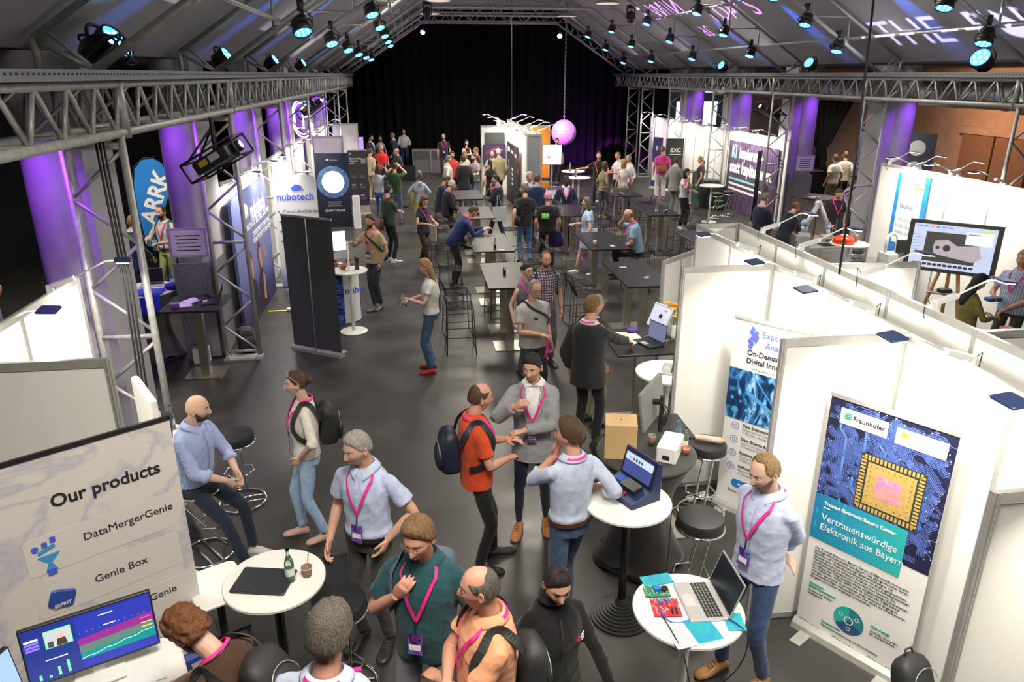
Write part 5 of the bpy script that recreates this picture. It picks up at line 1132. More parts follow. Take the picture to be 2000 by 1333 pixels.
for i,(x,y,a) in enumerate([(2.48,8.35,.2),(2.58,8.28,.7),(2.52,8.5,-.3),(2.66,8.42,.1)]): leaflet(x,y,1.102+.004*i,a,.15,.21,['topmost','second','third','lowest'][3-i]+' of the loose white sheets on the far dark table',PAPER)
t=thing('badge_roll','round purple sticker roll on the far dark table','roll',(2.7,8.6,1.118)); B().lathe([(.06,0),(.07,.01),(.07,.035),(.03,.035)],n=24).build('roll',M('purple_plastic',(.12,.04,.4),.4),t,True)
leaflet(2.38,8.5,1.102,.5,.1,.1,'small purple card at the left edge of the far dark table',M('purple_card',(.13,.04,.3),.6))
t=thing('flower_bouquet','orange and yellow flowers standing behind the laptop stand','flowers',(3.13,8.3,1.102)); B().lathe([(.03,0),(.045,.06),(.03,.16),(.035,.18)],n=16).build('vase',WHITE,t,True)
rn=random.Random(2)
b=B(); heads=[(rn.uniform(-.1,.1),rn.uniform(-.06,.06),.42+rn.uniform(-.12,.1)) for i in range(11)]
for h_ in heads: b.tube([(0,0,.1),(h_[0]*.5,h_[1]*.5,h_[2]*.6),h_],.003,5)
b.build('stem',M('stem_green',(.1,.22,.05),.6),t,True)
for i,h_ in enumerate(heads):
    b=B(); m_=M('petal_orange',(.85,.4,.02),.6) if i%3 else M('petal_yellow',(.85,.6,.15),.6)
    for k in range(7): a=2*PI*k/7; b.ell((h_[0]+.022*math.cos(a),h_[1]+.022*math.sin(a),h_[2]),.02,.02,.012,n=8,k=5)
    b.ell(h_,.012,.012,.02,n=8,k=5); b.build('blossom',m_,t,True)
laptop(2.78,7.3,1.102,-2.0,'open silver laptop on the white round table behind the monitor back',110)
# cups etc on tables
CUPS=[(3.98,11.15,'pale paper cup on the near right-row dark table'),(3.42,13.62,'paper cup on the table of the bald man on the phone')]
PC=M('pink_paper_cup',(.55,.42,.38),.6)
for x,y,l in CUPS: cup(x,y,1.102,l,PC)
for i,(x,y,l) in enumerate([(1.44,11.75,'nearest left-row table'),(1.5,13.7,'table of the leaning navy man'),(5.95,16.9,'table with the tall clear bottle'),(5.6,19.7,'farthest right-row table'),(1.5,17.2,'third left-row table')]):
    t=thing('table_number_stand','small black table stand on the '+l,'table stand',(x,y,1.102)); B().rbox((0,0,.055),(.05,.05,.11),.008).build('block',BLK,t); B().box((0,-.0255,.08),(.03,.001,.03)).build('number_patch',PAPER,t)
for i,(x,y,m,h,l) in enumerate([(3.6,17.9,GLS,.26,'green bottle in front of the seated suited man'),(3.5,17.2,CLR,.2,'small clear bottle on the table with bottles'),(5.75,17.0,CLR,.28,'tall clear bottle on the right-row dark table'),(1.55,14.1,GLS,.12,'low green glass on the table of the leaning navy man'),(5.5,20.2,CLR,.22,'clear bottle on the farthest right-row table'),(3.62,20.2,CLR,.22,'clear bottle on the violet-lit table'),(4.0,17.25,CLR,.22,'clear bottle at the right edge of the table with bottles'),(5.35,25.1,GLS,.3,'bottle on the rear far white bistro table'),(5.2,23.55,CLR,.28,'bottle on the front far white bistro table')]): bottle(x,y,1.102,l,m,h,lab=False)
for i,(x,y,l) in enumerate([(3.5,11.9,'on the near right-row table'),(3.7,11.2,'beside the pale paper cup'),(3.75,13.55,'on the table of the bald man on the phone'),(1.6,13.5,'by the black table stand of the leaning man'),(5.75,20.0,'on the farthest right-row table'),(6.0,17.1,'beside the tall clear bottle')]): leaflet(x,y,1.102,i*.9,.12,.07,'small white card lying '+l,M('pale_card',(.45,.45,.55),.5))
# left square table things
laptop(-2.98,10.72,1.102,-1.35,'open dark laptop on the square table in front of the chequer-plate pillar',110,body=DLAP)
t=thing('headphones','black over-ear headphones lying on the square table','headphones',(-3.08,10.9,1.102),.4)
for sx in(-.07,.07): B().lathe([(.04,0),(.045,.01),(.045,.03),(.03,.04)],(sx,0,0),20).build('ear_cup',BLK,t,True)
B().tube([(.07*math.cos(a),.0+.1*math.sin(a),.03) for a in [PI*j/10 for j in range(11)]],.01,6).build('headband',BLK,t,True)
leaflet(-3.32,10.62,1.102,.4,.2,.28,'pale violet flyer on the square dark table',M('violet_paper',(.6,.5,.75),.6)); leaflet(-3.25,10.8,1.107,-.5,.2,.25,'second pale flyer on the square dark table, under the headphones',M('violet_paper',(.6,.5,.75),.6))
t=thing('small_box','little purple box on the pale flyer','box',(-3.4,10.48,1.107),.2); B().rbox((0,0,.03),(.12,.09,.06),.006).build('carton',M('violet_box',(.2,.12,.4),.5),t)
# left covered table things
BLU=cloth((.02,.05,.42))
b=B(); rs=[]
for k in range(14):
    u=k/13; rs.append([Vector((-.28+.6*v/11,-.16-.42*0+(.42*u-.2),.012+.02*math.sin(v*1.3+k)*math.sin(k*.7)+ (0 if u>.25 else -.32*(.25-u)/.25*(1)))) for v in range(12)])
b.rings(rs,close=False)
o=b.build('folded_shirt',BLU,smooth=True,loc=(-4.12,11.38,1.13)); tag(o,'blue shirt draped over the front of the charcoal covered table','shirt'); md=o.modifiers.new('s','SOLIDIFY'); md.thickness=.02
o=B().ell((0,0,.05),.12,.1,.06,n=16).ell((.08,.05,.05),.08,.07,.05,n=12).build('crumpled_shirt',cloth((.02,.04,.3)),smooth=True,loc=(-3.72,11.5,1.1)); tag(o,'crumpled dark blue shirt at the right edge of the charcoal covered table','shirt')
laptop(-4.1,11.75,1.102,.15,'open silver laptop seen from behind on the charcoal covered table',100); bottle(-3.78,11.72,1.102,'water bottle with blue cap on the charcoal covered table',GLB,.26)
t=thing('white_bowl','white round bowl on the charcoal covered table','bowl',(-3.66,11.68,1.1)); B().lathe([(.03,.002),(.07,.04),(.075,.06),(.07,.06),(.03,.01)],n=20).build('bowl',WHITE,t,True)
t=thing('gift_bag','crumpled blue gift bag on the white table in the left aisle','bag',(-5.75,13.7,1.102)); B().rbox((0,0,.06),(.18,.12,.1),.02).build('pouch',M('bag_blue',(.02,.12,.5),.5),t); b=B(); [b.tube([(0,0,.1),(.07*math.cos(k),.04*math.sin(k),.2)],[.02,.002],5) for k in range(6)]; b.build('tissue',M('bag_blue',(.02,.12,.5),.5),t)
t=thing('cardboard_box','small white cartons on the floor behind the square dark table','box',(-3.35,11.2,0)); B().box((0,0,.12),(.22,.16,.24)).build('carton',WHITE,t); B().box((.02,0,.3),(.16,.14,.1),R=Matrix.Rotation(.4,3,'Z')).build('carton',M('card_brown',(.4,.28,.15),.7),t)
# blue counter
CPR=ramp('swirl_counter_print',[(.35,(.005,.005,.05)),(.5,(.01,.02,.2)),(.56,(.1,.4,.9)),(.6,(.02,.05,.3)),(.8,(.01,.01,.1))],3,'noise',.4,3,vec=(1,1,2))
t=thing('promo_counter','round promotional counter with a dark blue swirl print and cloud logo','counter',(-1.38,13.1,0)); B().lathe([(.36,0),(.36,.98)],n=40,cap=False).build('body',CPR,t,True)
b=B(); b.rings([[Vector((.363*math.cos(a),.363*math.sin(a),z)) for a in [math.radians(-75+4*j) for j in range(16)]] for z in(.02,.96)],close=False); b.build('white_panel',WHITE,t,True); txt('nubo',.17,BLUEP,t,(.12,-.372,.62),rot=(PI/2,0,.35),bold=.02)
B().lathe([(.4,.98),(.42,.99),(.42,1.02),(.4,1.03)],n=40).build('worktop',M('counter_grey',(.12,.12,.14),.3),t,False)
monitor((-1.66,13.0),(-1.2,13.12),1.62,.36,'desktop monitor with a pale page standing on the blue counter',SCRW,foot=.22)
for k,(x,y) in enumerate([(-1.4,12.95),(-1.15,12.98),(-1.2,13.25)]):
    t=thing('rubber_duck_figure' if 0 else 'wooden_figure','small brown wooden figure on the blue counter, '+['left','right','rear'][k],'figure',(x,y,1.03)); B().lathe([(.05,0),(.06,.03),(.03,.07),(.02,.08)],n=14).build('body',M('figure_brown',(.3,.12,.05),.4),t,True); B().ell((0,0,.1),.035,.035,.035).build('head',M('figure_brown',(.3,.12,.05),.4),t,True)
t=thing('sign_holder','tall thin white sign holder on the white bistro table by the blue counter','sign holder',(-1.12,12.3,1.102)); B().box((0,0,.24),(.02,.18,.48),R=Matrix.Rotation(.0,3,'Y')).build('panel',WHITE,t)
t=thing('black_tumbler','black tumbler on the white bistro table by the blue counter','tumbler',(-.99,12.36,1.102)); B().lathe([(.035,0),(.04,.2),(.036,.21)],n=16).build('cup_wall',BLK,t,True)
t=thing('wooden_bowl','small brown bowl on the white bistro table by the blue counter','bowl',(-1.23,12.42,1.102)); B().lathe([(.04,0),(.085,.06),(.08,.06),(.04,.01)],n=18).build('bowl',M('figure_brown',(.3,.12,.05),.4),t,True)
# yellow cable cover, floor clutter
o=B().box((0,0,.006),(1.5,.05,.01),R=Matrix.Rotation(.05,3,'Z')).build('yellow_tape',M('yellow_tape',(.7,.8,.02),.5),loc=(-2.05,13.75,0)); tag(o,'bright yellow cable strip on the floor below the slogan board','cable strip')
t=thing('power_strip','white multi-socket on the yellow floor strip','power strip',(-2.35,13.72,.012)); B().rbox((0,0,.02),(.2,.08,.04),.01).build('case',WHITE,t)
def backpack(x,y,z,label,m,rz=0,tilt=0,s=1.0,ob=False):
    t=thing('backpack',label,'backpack',(x,y,z)); t.rotation_euler=(tilt,0,rz); 
    rs=[]
    for k in range(13):
        u=k/12; w_=(.155+.0*u)*s*(1-.0*u)*min(1,math.sqrt(max(.02,1-((u-.5)*2)**6))+.0)*(1-.15*u); d_=.1*s*(math.sqrt(max(.03,1-((u-.45)*1.9)**4))) 
        rs.append([Vector((w_*abs(math.cos(a))**.6*(1 if math.cos(a)>0 else -1),d_*abs(math.sin(a))**.7*(1 if math.sin(a)>0 else -1),.47*s*u)) for a in [2*PI*j/28 for j in range(28)]])
    B().rings(rs).build('bag_body',m,t,True)
    rs=[]
    for k in range(9):
        u=k/8; w_=.125*s*math.sqrt(max(.05,1-((u-.5)*1.98)**4)); rs.append([Vector((w_*math.cos(a),-.08*s-.045*s*max(0,math.sin(a))*math.sqrt(max(.05,1-((u-.5)*1.9)**2))-.0,.05*s+.24*s*u)) for a in [2*PI*j/20 for j in range(20)]])
    B().rings(rs).build('front_pocket',m,t,True)
    B().tube([(-.04,0,.45*s),(-.03,0,.5*s),(.03,0,.5*s),(.04,0,.45*s)],.008,6).build('handle',m,t,True)
    B().tube([(.11*s*math.cos(a),-.10*s-.012,.3*s+.1*s*math.sin(a)) for a in [PI*j/12 for j in range(13)]],.003,5).build('zip',ALU,t,True)
    return t
BPK=M('black_nylon',(.02,.021,.022),.6,bump=.2,bscale=60)
backpack(1.98,7.05,0,'black-green backpack standing on the floor behind the monitor back',M('dark_green_nylon',(.025,.03,.022),.6,bump=.2),.2,.05,1.05)
backpack(3.3,3.5,0,'black and grey backpack on the floor at the foot of the chip banner',BPK,.3,-.35,1.0)
backpack(-2.72,11.5,0,'black backpack lying at the foot of the left truss tower',BPK,.5,-.3,.95)
t=thing('red_bag','crumpled orange-red bag on the floor under the demo table','bag',(1.95,5.0,0)); B().ell((0,0,.05),.16,.1,.055,n=16).ell((.1,.02,.06),.09,.07,.05).build('fabric',M('red_nylon',(.6,.05,.02),.5,bump=.4),t,True)
# ---------------------------------------------------------------- tripod monitor and robot corner
t,W,F=monitor((8.24,11.3),(9.22,10.38),1.93,.84,'large touch screen on wooden tripod legs showing a grey machine part',M('screen_paleblue',(.6,.68,.85),.3,emit=.75,ecol=(.62,.7,.95)),th=.07,bez=M('screen_bezel_grey',(.07,.075,.07),.4),tilt=.06,name='touch_screen',cat='screen')
t.children[1].scale=(.9,.88,1); t.children[1].location=(.067,.05,0)
F.rect(.27,.17,W-.32,.66,SG('olive',(.06,.06,.05),.6),'picture',.002); F.poly([(.42,.3),(1.0,.22),(1.12,.3),(1.05,.5),(.75,.46),(.6,.55),(.42,.52),(.4,.42)],SG('metal_grey',(.5,.45,.5),.7),'machine_part',.004); F.poly(circ(16,.055,.6,.41),SG('olive2',(.05,.05,.05),.4),'hole',.006); F.poly(circ(8,.03,.47,.41),SG('olive2',(.05,.05,.05),.4),'hole',.006)
F.rect(W-.5,.5,W-.12,.7,SG('white',(.9,.95,.95),.8),'dialog',.006); F.rect(W-.47,.66,W-.3,.675,SG('red',(.8,.15,.1),.8),'dialog_line',.007)
for i in range(6): F.rect(.12+.09*i,.73,.19+.09*i,.755,SG('orange' if i==2 else 'nav',(.9,.25,.08) if i==2 else (.15,.3,.7),.8),'nav_mark',.004)
for i in range(12): F.rect(.14+.075*i,.1,.2+.075*i,.14,SG('olive2',(.05,.05,.05),.4),'thumbnail',.004)
F.rect(W-.3,.72,W-.13,.745,SG('lime2',(.5,.8,.05),.8),'tag',.004); b=B(); [b.box((.15,.6-.05*i,.006),(.14,.008,.001)) for i in range(7)]; b.build('side_text',SG('nav2',(.3,.35,.5),.5),t)
WD=M('oak_leg',(.45,.24,.08),.5,noise=.15,nscale=10)
tr=thing('wooden_tripod','three-legged wooden stand under the large touch screen','stand',(8.85,10.95,0)); tr.rotation_euler=(0,0,-.75)
for a,c in(((-.35,-.3,.02),(-.12,.12,1.15)),((.35,-.3,.02),(.12,.12,1.15)),((0,.5,.02),(0,.15,1.15))): B().tube([a,c],.03,4).build('leg',WD,tr)
B().box((0,.1,1.14),(.4,.12,.06)).build('head_plate',BLKM,tr); B().box((0,.0,.72),(.5,.3,.02)).build('shelf',M('shelf_grey',(.2,.2,.2),.5),tr)
t=thing('router','black router on the tripod shelf','router',(8.85,10.95,.731)); B().rbox((0,0,.03),(.2,.14,.06),.02).build('case',BLK,t)
t=thing('robot','jointed grey and blue robot on a grey column behind the red helmet','robot',(7.75,13.75,0)); t.rotation_euler=(0,0,.1)
RG=M('robot_grey',(.55,.56,.58),.35,.4); RBL=M('robot_blue',(.25,.4,.62),.35)
b=B(); b.rings([[Vector((x*s,y*s,z)) for x,y in((-.1,-.1),(.1,-.1),(.1,.1),(-.1,.1))] for s,z in((1,0),(1,1.15),(.75,1.22))]); b.build('column',M('column_grey',(.45,.46,.47),.4,.3),t)
B().bar((0,0,1.2),(0,0,1.36),.065,16).build('base_joint',RG,t,True); B().ell((0,0,1.4),.085,.085,.085,n=20).build('joint',RBL,t,True)
B().tube([(.02,-.03,1.42),(.38,.2,1.72)],.05,16).build('lower_link',RG,t,True); B().ell((.4,.22,1.74),.08,.08,.08,n=20).build('joint',RG,t,True)
B().tube([(.44,.2,1.72),(.58,.1,1.32)],.042,16).build('upper_link',RG,t,True); B().ell((.6,.1,1.28),.06,.06,.06,n=16).build('joint',RBL,t,True); B().bar((.6,.1,1.26),(.62,.06,1.12),.04,12).build('wrist',RG,t,True)
b=B(); b.box((.55,.02,1.1),(.2,.1,.08)).box((.44,.0,1.07),(.06,.12,.14)).box((.66,.0,1.05),(.05,.08,.12)); b.build('gripper',M('gripper_beige',(.4,.38,.3),.5),t); B().tube([(-.08,.06,1.15),(-.15,.1,1.3),(.1,.2,1.65),(.4,.3,1.86),(.6,.16,1.6),(.68,.12,1.2)],.012,6).build('hose',BLK,t,True)
t=thing('robot_cabinet','grey metal cabinet bench beside the robot arm','cabinet',(8.35,13.95,0)); B().box((0,0,.45),(.95,.5,.9)).build('carcass',M('cabinet_grey',(.4,.4,.38),.5,.1),t); B().box((0,-.255,.45),(.42,.01,.8)).build('door',M('cabinet_door',(.45,.45,.43),.5),t); B().box((-.1,-.263,.7),(.12,.004,.06)).build('warning_sticker',M('sticker_pink',(.7,.3,.3),.6),t); B().box((.1,0,.905),(.4,.3,.01)).build('glass_plate',BLK,t)
t=thing('red_helmet','shiny orange-red round helmet shell on the white round table','helmet',(8.3,13.22,1.102)); B().lathe([(.2,.0),(.21,.02),(.19,.05),(.2,.06),(.17,.11),(.1,.15),(.03,.16)],n=28).build('shell',M('helmet_red',(.85,.07,.02),.25),t,True); B().lathe([(.07,.153),(.065,.162),(.04,.168)],n=20).build('top_disc',M('helmet_disc',(.6,.5,.45),.4),t,True)
cup(8.58,13.25,1.102,'brown jar beside the red helmet',M('jar_brown',(.25,.16,.08),.3),h=.15)
t=thing('white_arch_lamp','white arch-shaped device standing before the vertical blue banner','device',(9.0,12.75,1.0)); B().tube([(-.11,0,0),(-.11,0,.26),(-.08,0,.33),(0,0,.37),(.08,0,.33),(.11,0,.26),(.11,0,0)],.03,10).build('arch',WHITE,t,True)
t=thing('display_shelf','brown box shelf carrying the white arch device','shelf',(9.08,12.7,0)); B().box((0,0,.5),(.5,.35,1.0)).build('carcass',M('shelf_white',(.7,.7,.68)),t)
laptop(9.2,12.55,1.0,-.3,'small dark laptop next to the white arch device',95,body=DLAP)
t=thing('cardboard_box','brown parcel on the floor behind the wooden tripod','box',(8.9,11.7,0),.3); B().box((0,0,.14),(.45,.32,.28)).build('carton',M('card_brown',(.4,.28,.15),.7),t); B().box((0,0,.281),(.06,.32,.002)).build('tape',M('tape',(.5,.4,.25),.4),t)
t=thing('potted_plant','leafy green plant beside the brown parcel','plant',(8.45,11.5,0)); B().lathe([(.1,0),(.14,.25),(.13,.25),(.1,.02)],n=18).build('pot',M('terracotta',(.4,.25,.15),.7),t,True); b=B(); rr3=random.Random(4)
for i in range(40): a=rr3.uniform(0,6.28); r_=rr3.uniform(.03,.16); z=rr3.uniform(.25,.55); c=Vector((r_*math.cos(a),r_*math.sin(a),z)); d=Vector((math.cos(a),math.sin(a),.5))*.09; s=Vector((-math.sin(a),math.cos(a),0))*.03; b.quad(c,c+d*.5+s,c+d,c+d*.5-s)
b.build('foliage',M('leaf_green',(.05,.2,.04),.5),t)
# far end furniture
def flightcase(x,y,label,w=.75):
    t=thing('flight_case',label,'cabinet',(x,y,0)); B().box((0,0,.5),(w,.6,.95)).build('panel',M('case_grey',(.08,.075,.085),.6),t); b=B()
    for sx in(-1,1):
        for sy in(-1,1): b.box((sx*w/2,sy*.3,.5),(.035,.035,1.0))
        for z in(.03,.98): b.box((sx*w/2,0,z),(.035,.6,.035))
    for sy in(-1,1):
        for z in(.03,.98): b.box((0,sy*.3,z),(w,.035,.035))
    b.build('aluminium_edge',ALU,t); B().box((0,-.303,.32),(w-.1,.01,.5)).build('front_grille',M('grille_grey',(.16,.15,.17),.5),t)
flightcase(.45,34.7,'white-edged case against the black curtain, left of two'); flightcase(1.25,34.6,'white-edged case against the black curtain, right of two')
t,W,F=monitor((-2.3,32.4),(-1.95,32.4),1.75,.6,'small violet screen on the far left before the curtain',SG('violet',(.45,.3,.8),.9),tilt=0,name='screen',cat='screen')
bartable(-2.1,33.3,'far table below the small violet screen',w=1.2,l=.6,cols=1,group=None)
t,W,F=monitor((4.12,23.6),(4.72,23.5),2.12,.62,'tilted white presentation screen on the right end of the middle stand',SCRW,tilt=0,name='screen',cat='screen'); b=B(); [b.box((.2,.5-.06*i,.006),(.25,.01,.001)) for i in range(3)]; b.build('text_line',SG('nav2',(.3,.35,.5),.5),t); F.rect(.15,.2,.25,.27,SG('orange',(.9,.25,.08)),'mark',.002); B().bar((W/2,-1.45,-.1),(W/2,.3,-.1),.025).build('stand',ALU,t); B().box((W/2,-1.48,-.1),(.5,.02,.4)).build('foot',ALU,t)
for i,(x,y,l) in enumerate([(9.85,23.2,'left'),(10.05,24.3,'right')]):
    t=thing('crate_stack','black crates with green strips beside the slogan cloth, %s stack'%l,'crates',(x,y,0)); B().rbox((0,0,.4),(.5,.4,.8),.02).build('crate',BLK,t); b=B(); [b.box((0,-.205,.15+.18*k),(.3,.01,.05)) for k in range(3)]; b.build('green_strip',M('green_strip',(.1,.4,.1),.5),t)
bartable(9.6,24.6,'wooden-topped counter with cups where the phone woman stands',w=.9,l=.5,cols=1,group=None)
t=thing('drape_table','black-covered table behind the phone woman','table',(9.75,23.9,0)); B().rbox((0,0,.45),(.7,.5,.9),.05).build('cover',SPAN,t)
bartable(13.2,24.3,'high table of the two suited people beyond the tied drape',w=1.6,l=.6,cols=1,group=None)
leaflet(10.7,18.7,1.102,.3,.3,.2,'violet-lit sheet on the square dark table by the right pillar',M('violet_paper',(.6,.5,.75),.6))
t=thing('trolley_frame','black trolley frame leaning by the right truss tower','trolley',(9.4,15.0,0)); b=B(); b.tube([(-.15,0,.05),(-.15,.1,1.2),(.15,.1,1.2),(.15,0,.05)],.018,8).bar((-.15,.03,.4),(.15,.03,.4),.015).bar((-.15,.07,.8),(.15,.07,.8),.015); b.build('frame',BLKM,t,True); B().box((0,-.1,.03),(.34,.25,.02)).build('toe_plate',BLKM,t); [B().ell((s*.18,.05,.09),.03,.09,.09).build('wheel',BLK,t,True) for s in(-1,1)]
# ================================================================ PEOPLE
def V(*a): return Vector(a)
def sm(x,a,b):
    t=np.clip((x-a)/(b-a),0,1); return t*t*(3-2*t)
def head_radial(n=72,k=48,fem=False,beard_bulge=0):
    """vertices of a head in its own frame (face +Y, up +Z), plus unit directions"""
    th=np.linspace(0.0001,PI-.0001,k)[:,None]; ph=(2*PI*np.arange(n)/n)[None,:]
    # concentrate columns towards the face
    ph=ph-0.28*np.sin(ph)   # ph measured from +Y
    dx=np.sin(th)*np.sin(ph); dy=np.sin(th)*np.cos(ph); dz=np.cos(th)*np.ones_like(ph)
    a=.074+0*dx; bf=np.where(dy>0,.092,.098); c=np.where(dz>0,.118,.122)
    low=sm(-dz,.15,.95); a=a*(1-(.24 if not fem else .3)*low); bb=bf*np.where(dy<0,1-.42*low,1-.06*low)
    p=2.15
    r=(np.abs(dx/a)**p+np.abs(dy/bb)**p+np.abs(dz/c)**p)**(-1/p)
    X,Y_,Z_=r*dx,r*dy,r*dz
    f=sm(dy,.15,.55)
    g=lambda x0,z0,sx,sz: np.exp(-((X-x0)/sx)**2-((Z_-z0)/sz)**2)
    nose=np.exp(-(X/(.0125))**2)*np.where(Z_>-.034,sm(-Z_,-.03,.034)**1.0,sm(Z_,-.05,-.034))*.027
    dyv=nose+.004*g(.0,.034,.05,.012)-.011*g(.031,.012,.017,.013)-.011*g(-.031,.012,.017,.013)+.004*g(.045,-.018,.02,.02)+.004*g(-.045,-.018,.02,.02)
    dyv=dyv+.005*g(0,-.060,.022,.005)+.005*g(0,-.071,.018,.006)-.004*g(0,-.0655,.02,.0028)+.008*g(0,-.1,.02,.016)-.004*g(0,-.084,.022,.008)
    dyv=dyv+.005*g(.012,-.036,.007,.008)+.005*g(-.012,-.036,.007,.008)
    Y_=Y_+dyv*f
    return X,Y_,Z_,dx,dy,dz
_HC={}
def headgrid(n,k,fem):
    key=(n,k,fem)
    if key not in _HC: _HC[key]=head_radial(n,k,fem)
    return _HC[key]
def grid_mesh(b,P,T):
    """P: k x n x 3 array; T: transform"""
    k,n,_=P.shape; rs=[[T(Vector(P[i,j])) for j in range(n)] for i in range(k)]; b.rings(rs)
def head_part(b,n,k,fem,T):
    X,Y_,Z_,*_r=headgrid(n,k,fem); grid_mesh(b,np.stack([X,Y_,Z_],-1)[::-1],T)
    for s in(-1,1):
        q=Matrix.Rotation(s*.35,3,'Z'); m=max(8,n//6); c=V(s*.078,-.012,-.004); rs=[]
        for (o,sx,sz) in((-.012,.55,.6),(-.004,.9,.92),(.003,1.0,1.0),(.007,.88,.9),(.004,.55,.6),(.001,.2,.3)):
            rs.append([T(c+q@V(s*o,.017*sx*math.cos(2*PI*j/m),.031*sz*math.sin(2*PI*j/m))) for j in range(m)])
        b.rings(rs if s<0 else [r_[::-1] for r_ in rs])
def hair_mesh(style,n,k,fem,T,seed=0,vol=1.0):
    X,Y_,Z_,dx,dy,dz=headgrid(n,k,fem); az=np.degrees(np.arctan2(np.abs(dx),dy)); el=np.degrees(np.arcsin(np.clip(dz,-1,1)))
    ga=np.linspace(-30,210,241); gl=np.interp(np.abs(ga),[0,35,60,78,92,108,130,180],[45,41,26,4,2,-14,-30,-34]); gw=np.exp(-np.linspace(-2,2,25)**2); gl=np.convolve(gl,gw/gw.sum(),'same'); L=np.interp(az,ga[12:-12],gl[12:-12])
    if style in('bald','fringe'): pass
    m=sm(el,L-3,L+5)*(.45+.55*sm(el,L,L+16))
    th={'short':.011,'crop':.005,'thick':.020,'curly':.026,'long':.018,'bob':.024,'pony':.010,'bun':.010,'balding':.007,'fringe':.006,'receding':.010,'scarf':.012}[style]*vol
    top=sm(el,20,70)
    if style=='balding': m=m*(1-sm(el,30,52)*sm(150-az,-20,60)); m=m*(1-.9*sm(el,52,72))
    if style=='fringe': m=m*(1-sm(el,22,34))*sm(az,60,80)
    if style=='receding': m=m*(1-sm(el-0,20,40)*sm(62-az,-12,12)*(1-.0*top)*(1-sm(el,62,76)))
    rs=np.random.RandomState(seed); ph=np.arctan2(dx,dy); nz=np.zeros_like(X)
    if style in('curly',):
        for q in range(26):
            v=rs.normal(size=3); v/=np.linalg.norm(v); nz+=np.sin((dx*v[0]+dy*v[1]+dz*v[2])*rs.uniform(14,34)+rs.uniform(0,6.28))
        nz=nz/5*.006
    else:
        for q in range(12):
            nz+=np.sin(ph*rs.randint(9,34)+el/rs.uniform(18,40)+rs.uniform(0,6.28))
        nz=nz/5*.0042*(1 if style!='crop' else .4)
    t=th*(1+.45*top*(style not in('crop','balding','fringe')))+nz
    t=t-nz+nz*sm(m,.35,.9); d=np.where(m>.001,t*m-.0075*(1-m)**2,-.010)
    P=np.stack([X+dx*d,Y_+dy*d,Z_+dz*d],-1)
    b=B(); grid_mesh(b,P[::-1],T)
    def lock(pts,rx,ry):
        rs_=[]; kk=len(pts); nn=max(10,n//4)
        for i,p in enumerate(pts):
            rs_.append([T(Vector(p)+V(rx[i]*math.cos(2*PI*j/nn)*(1+.10*math.sin(5*j+i)),ry[i]*math.sin(2*PI*j/nn)*(1+.12*math.sin(7*j+2*i)),0)) for j in range(nn)])
        b.rings(rs_)
    if style=='long': lock([(0,-.03,.06),(0,-.045,.0),(0,-.055,-.08),(0,-.065,-.17),(0,-.075,-.27),(.0,-.078,-.36),(0,-.075,-.41)],[.075,.088,.09,.092,.09,.07,.03],[.06,.062,.055,.045,.038,.028,.012])
    if style=='bob': lock([(0,-.02,.05),(0,-.03,-.02),(0,-.035,-.09),(0,-.04,-.15),(0,-.04,-.175)],[.078,.096,.1,.092,.06],[.075,.075,.068,.055,.03])
    if style=='pony': lock([(0,-.085,.0),(0,-.115,.0),(0,-.135,-.04),(.0,-.135,-.10),(0,-.125,-.17),(0,-.12,-.25)],[.02,.03,.034,.032,.026,.006],[.02,.03,.034,.03,.022,.006])
    if style=='bun': b.ell(T(V(0,-.125,.02)),.036,.036,.036,n=14,k=10)
    return b
def beard_mesh(n,k,fem,T,th=.008,seed=3,full=True):
    X,Y_,Z_,dx,dy,dz=headgrid(n,k,fem); az=np.degrees(np.arctan2(np.abs(dx),dy))
    zt=np.interp(az,[0,18,40,70,85,95],[-.047,-.050,-.062,-.035,-.01,.0]); m=sm(-Z_,-zt-.004,-zt+.004)*(az<96)*(1-sm(az,84,94)*.6)
    lips=np.exp(-(X/.02)**4-((Z_+.0655)/.0085)**4)*(dy>.3); m=m*(1-lips*1.0)
    m=m*sm(Z_,-.126,-.118)
    rs=np.random.RandomState(seed); nz=np.zeros_like(X)
    for q in range(14): v=rs.normal(size=3); nz+=np.sin((dx*v[0]+dy*v[1]+dz*v[2])*30+q)
    d=np.where(m>.05,(th+nz*.0004)*m-.002*(1-m),-.010); b=B(); grid_mesh(b,np.stack([X+dx*d,Y_+dy*d,Z_+dz*d],-1)[::-1],T); return b
def ik(a,c,l1,l2,hint):
    d=c-a; L=d.length
    if L>(l1+l2)*.998: c=a+d.normalized()*(l1+l2)*.998; d=c-a; L=d.length
    L=max(L,abs(l1-l2)+.02); u=d.normalized(); x=(l1*l1-l2*l2+L*L)/(2*L); h=math.sqrt(max(0,l1*l1-x*x))
    p=hint-u*hint.dot(u); p=p.normalized() if p.length>1e-5 else u.orthogonal().normalized()
    return a+u*x+p*h,c
def curve(pts,rad,sub=5):
    """smooth a joint polyline"""
    P=[];R=[]; n=len(pts)
    for i in range(n-1):
        p0=pts[max(i-1,0)];p1=pts[i];p2=pts[i+1];p3=pts[min(i+2,n-1)]
        for k in range(sub):
            u=k/sub; cr=.5*((2*p1)+(p2-p0)*u+(2*p0-5*p1+4*p2-p3)*u*u+(3*p1-p0-3*p2+p3)*u**3); li=p1.lerp(p2,u); P.append(li.lerp(cr,.55)); R.append(rad[i]*(1-u)+rad[i+1]*u)
    P.append(pts[-1]);R.append(rad[-1]); return P,R
_tmpsc=None
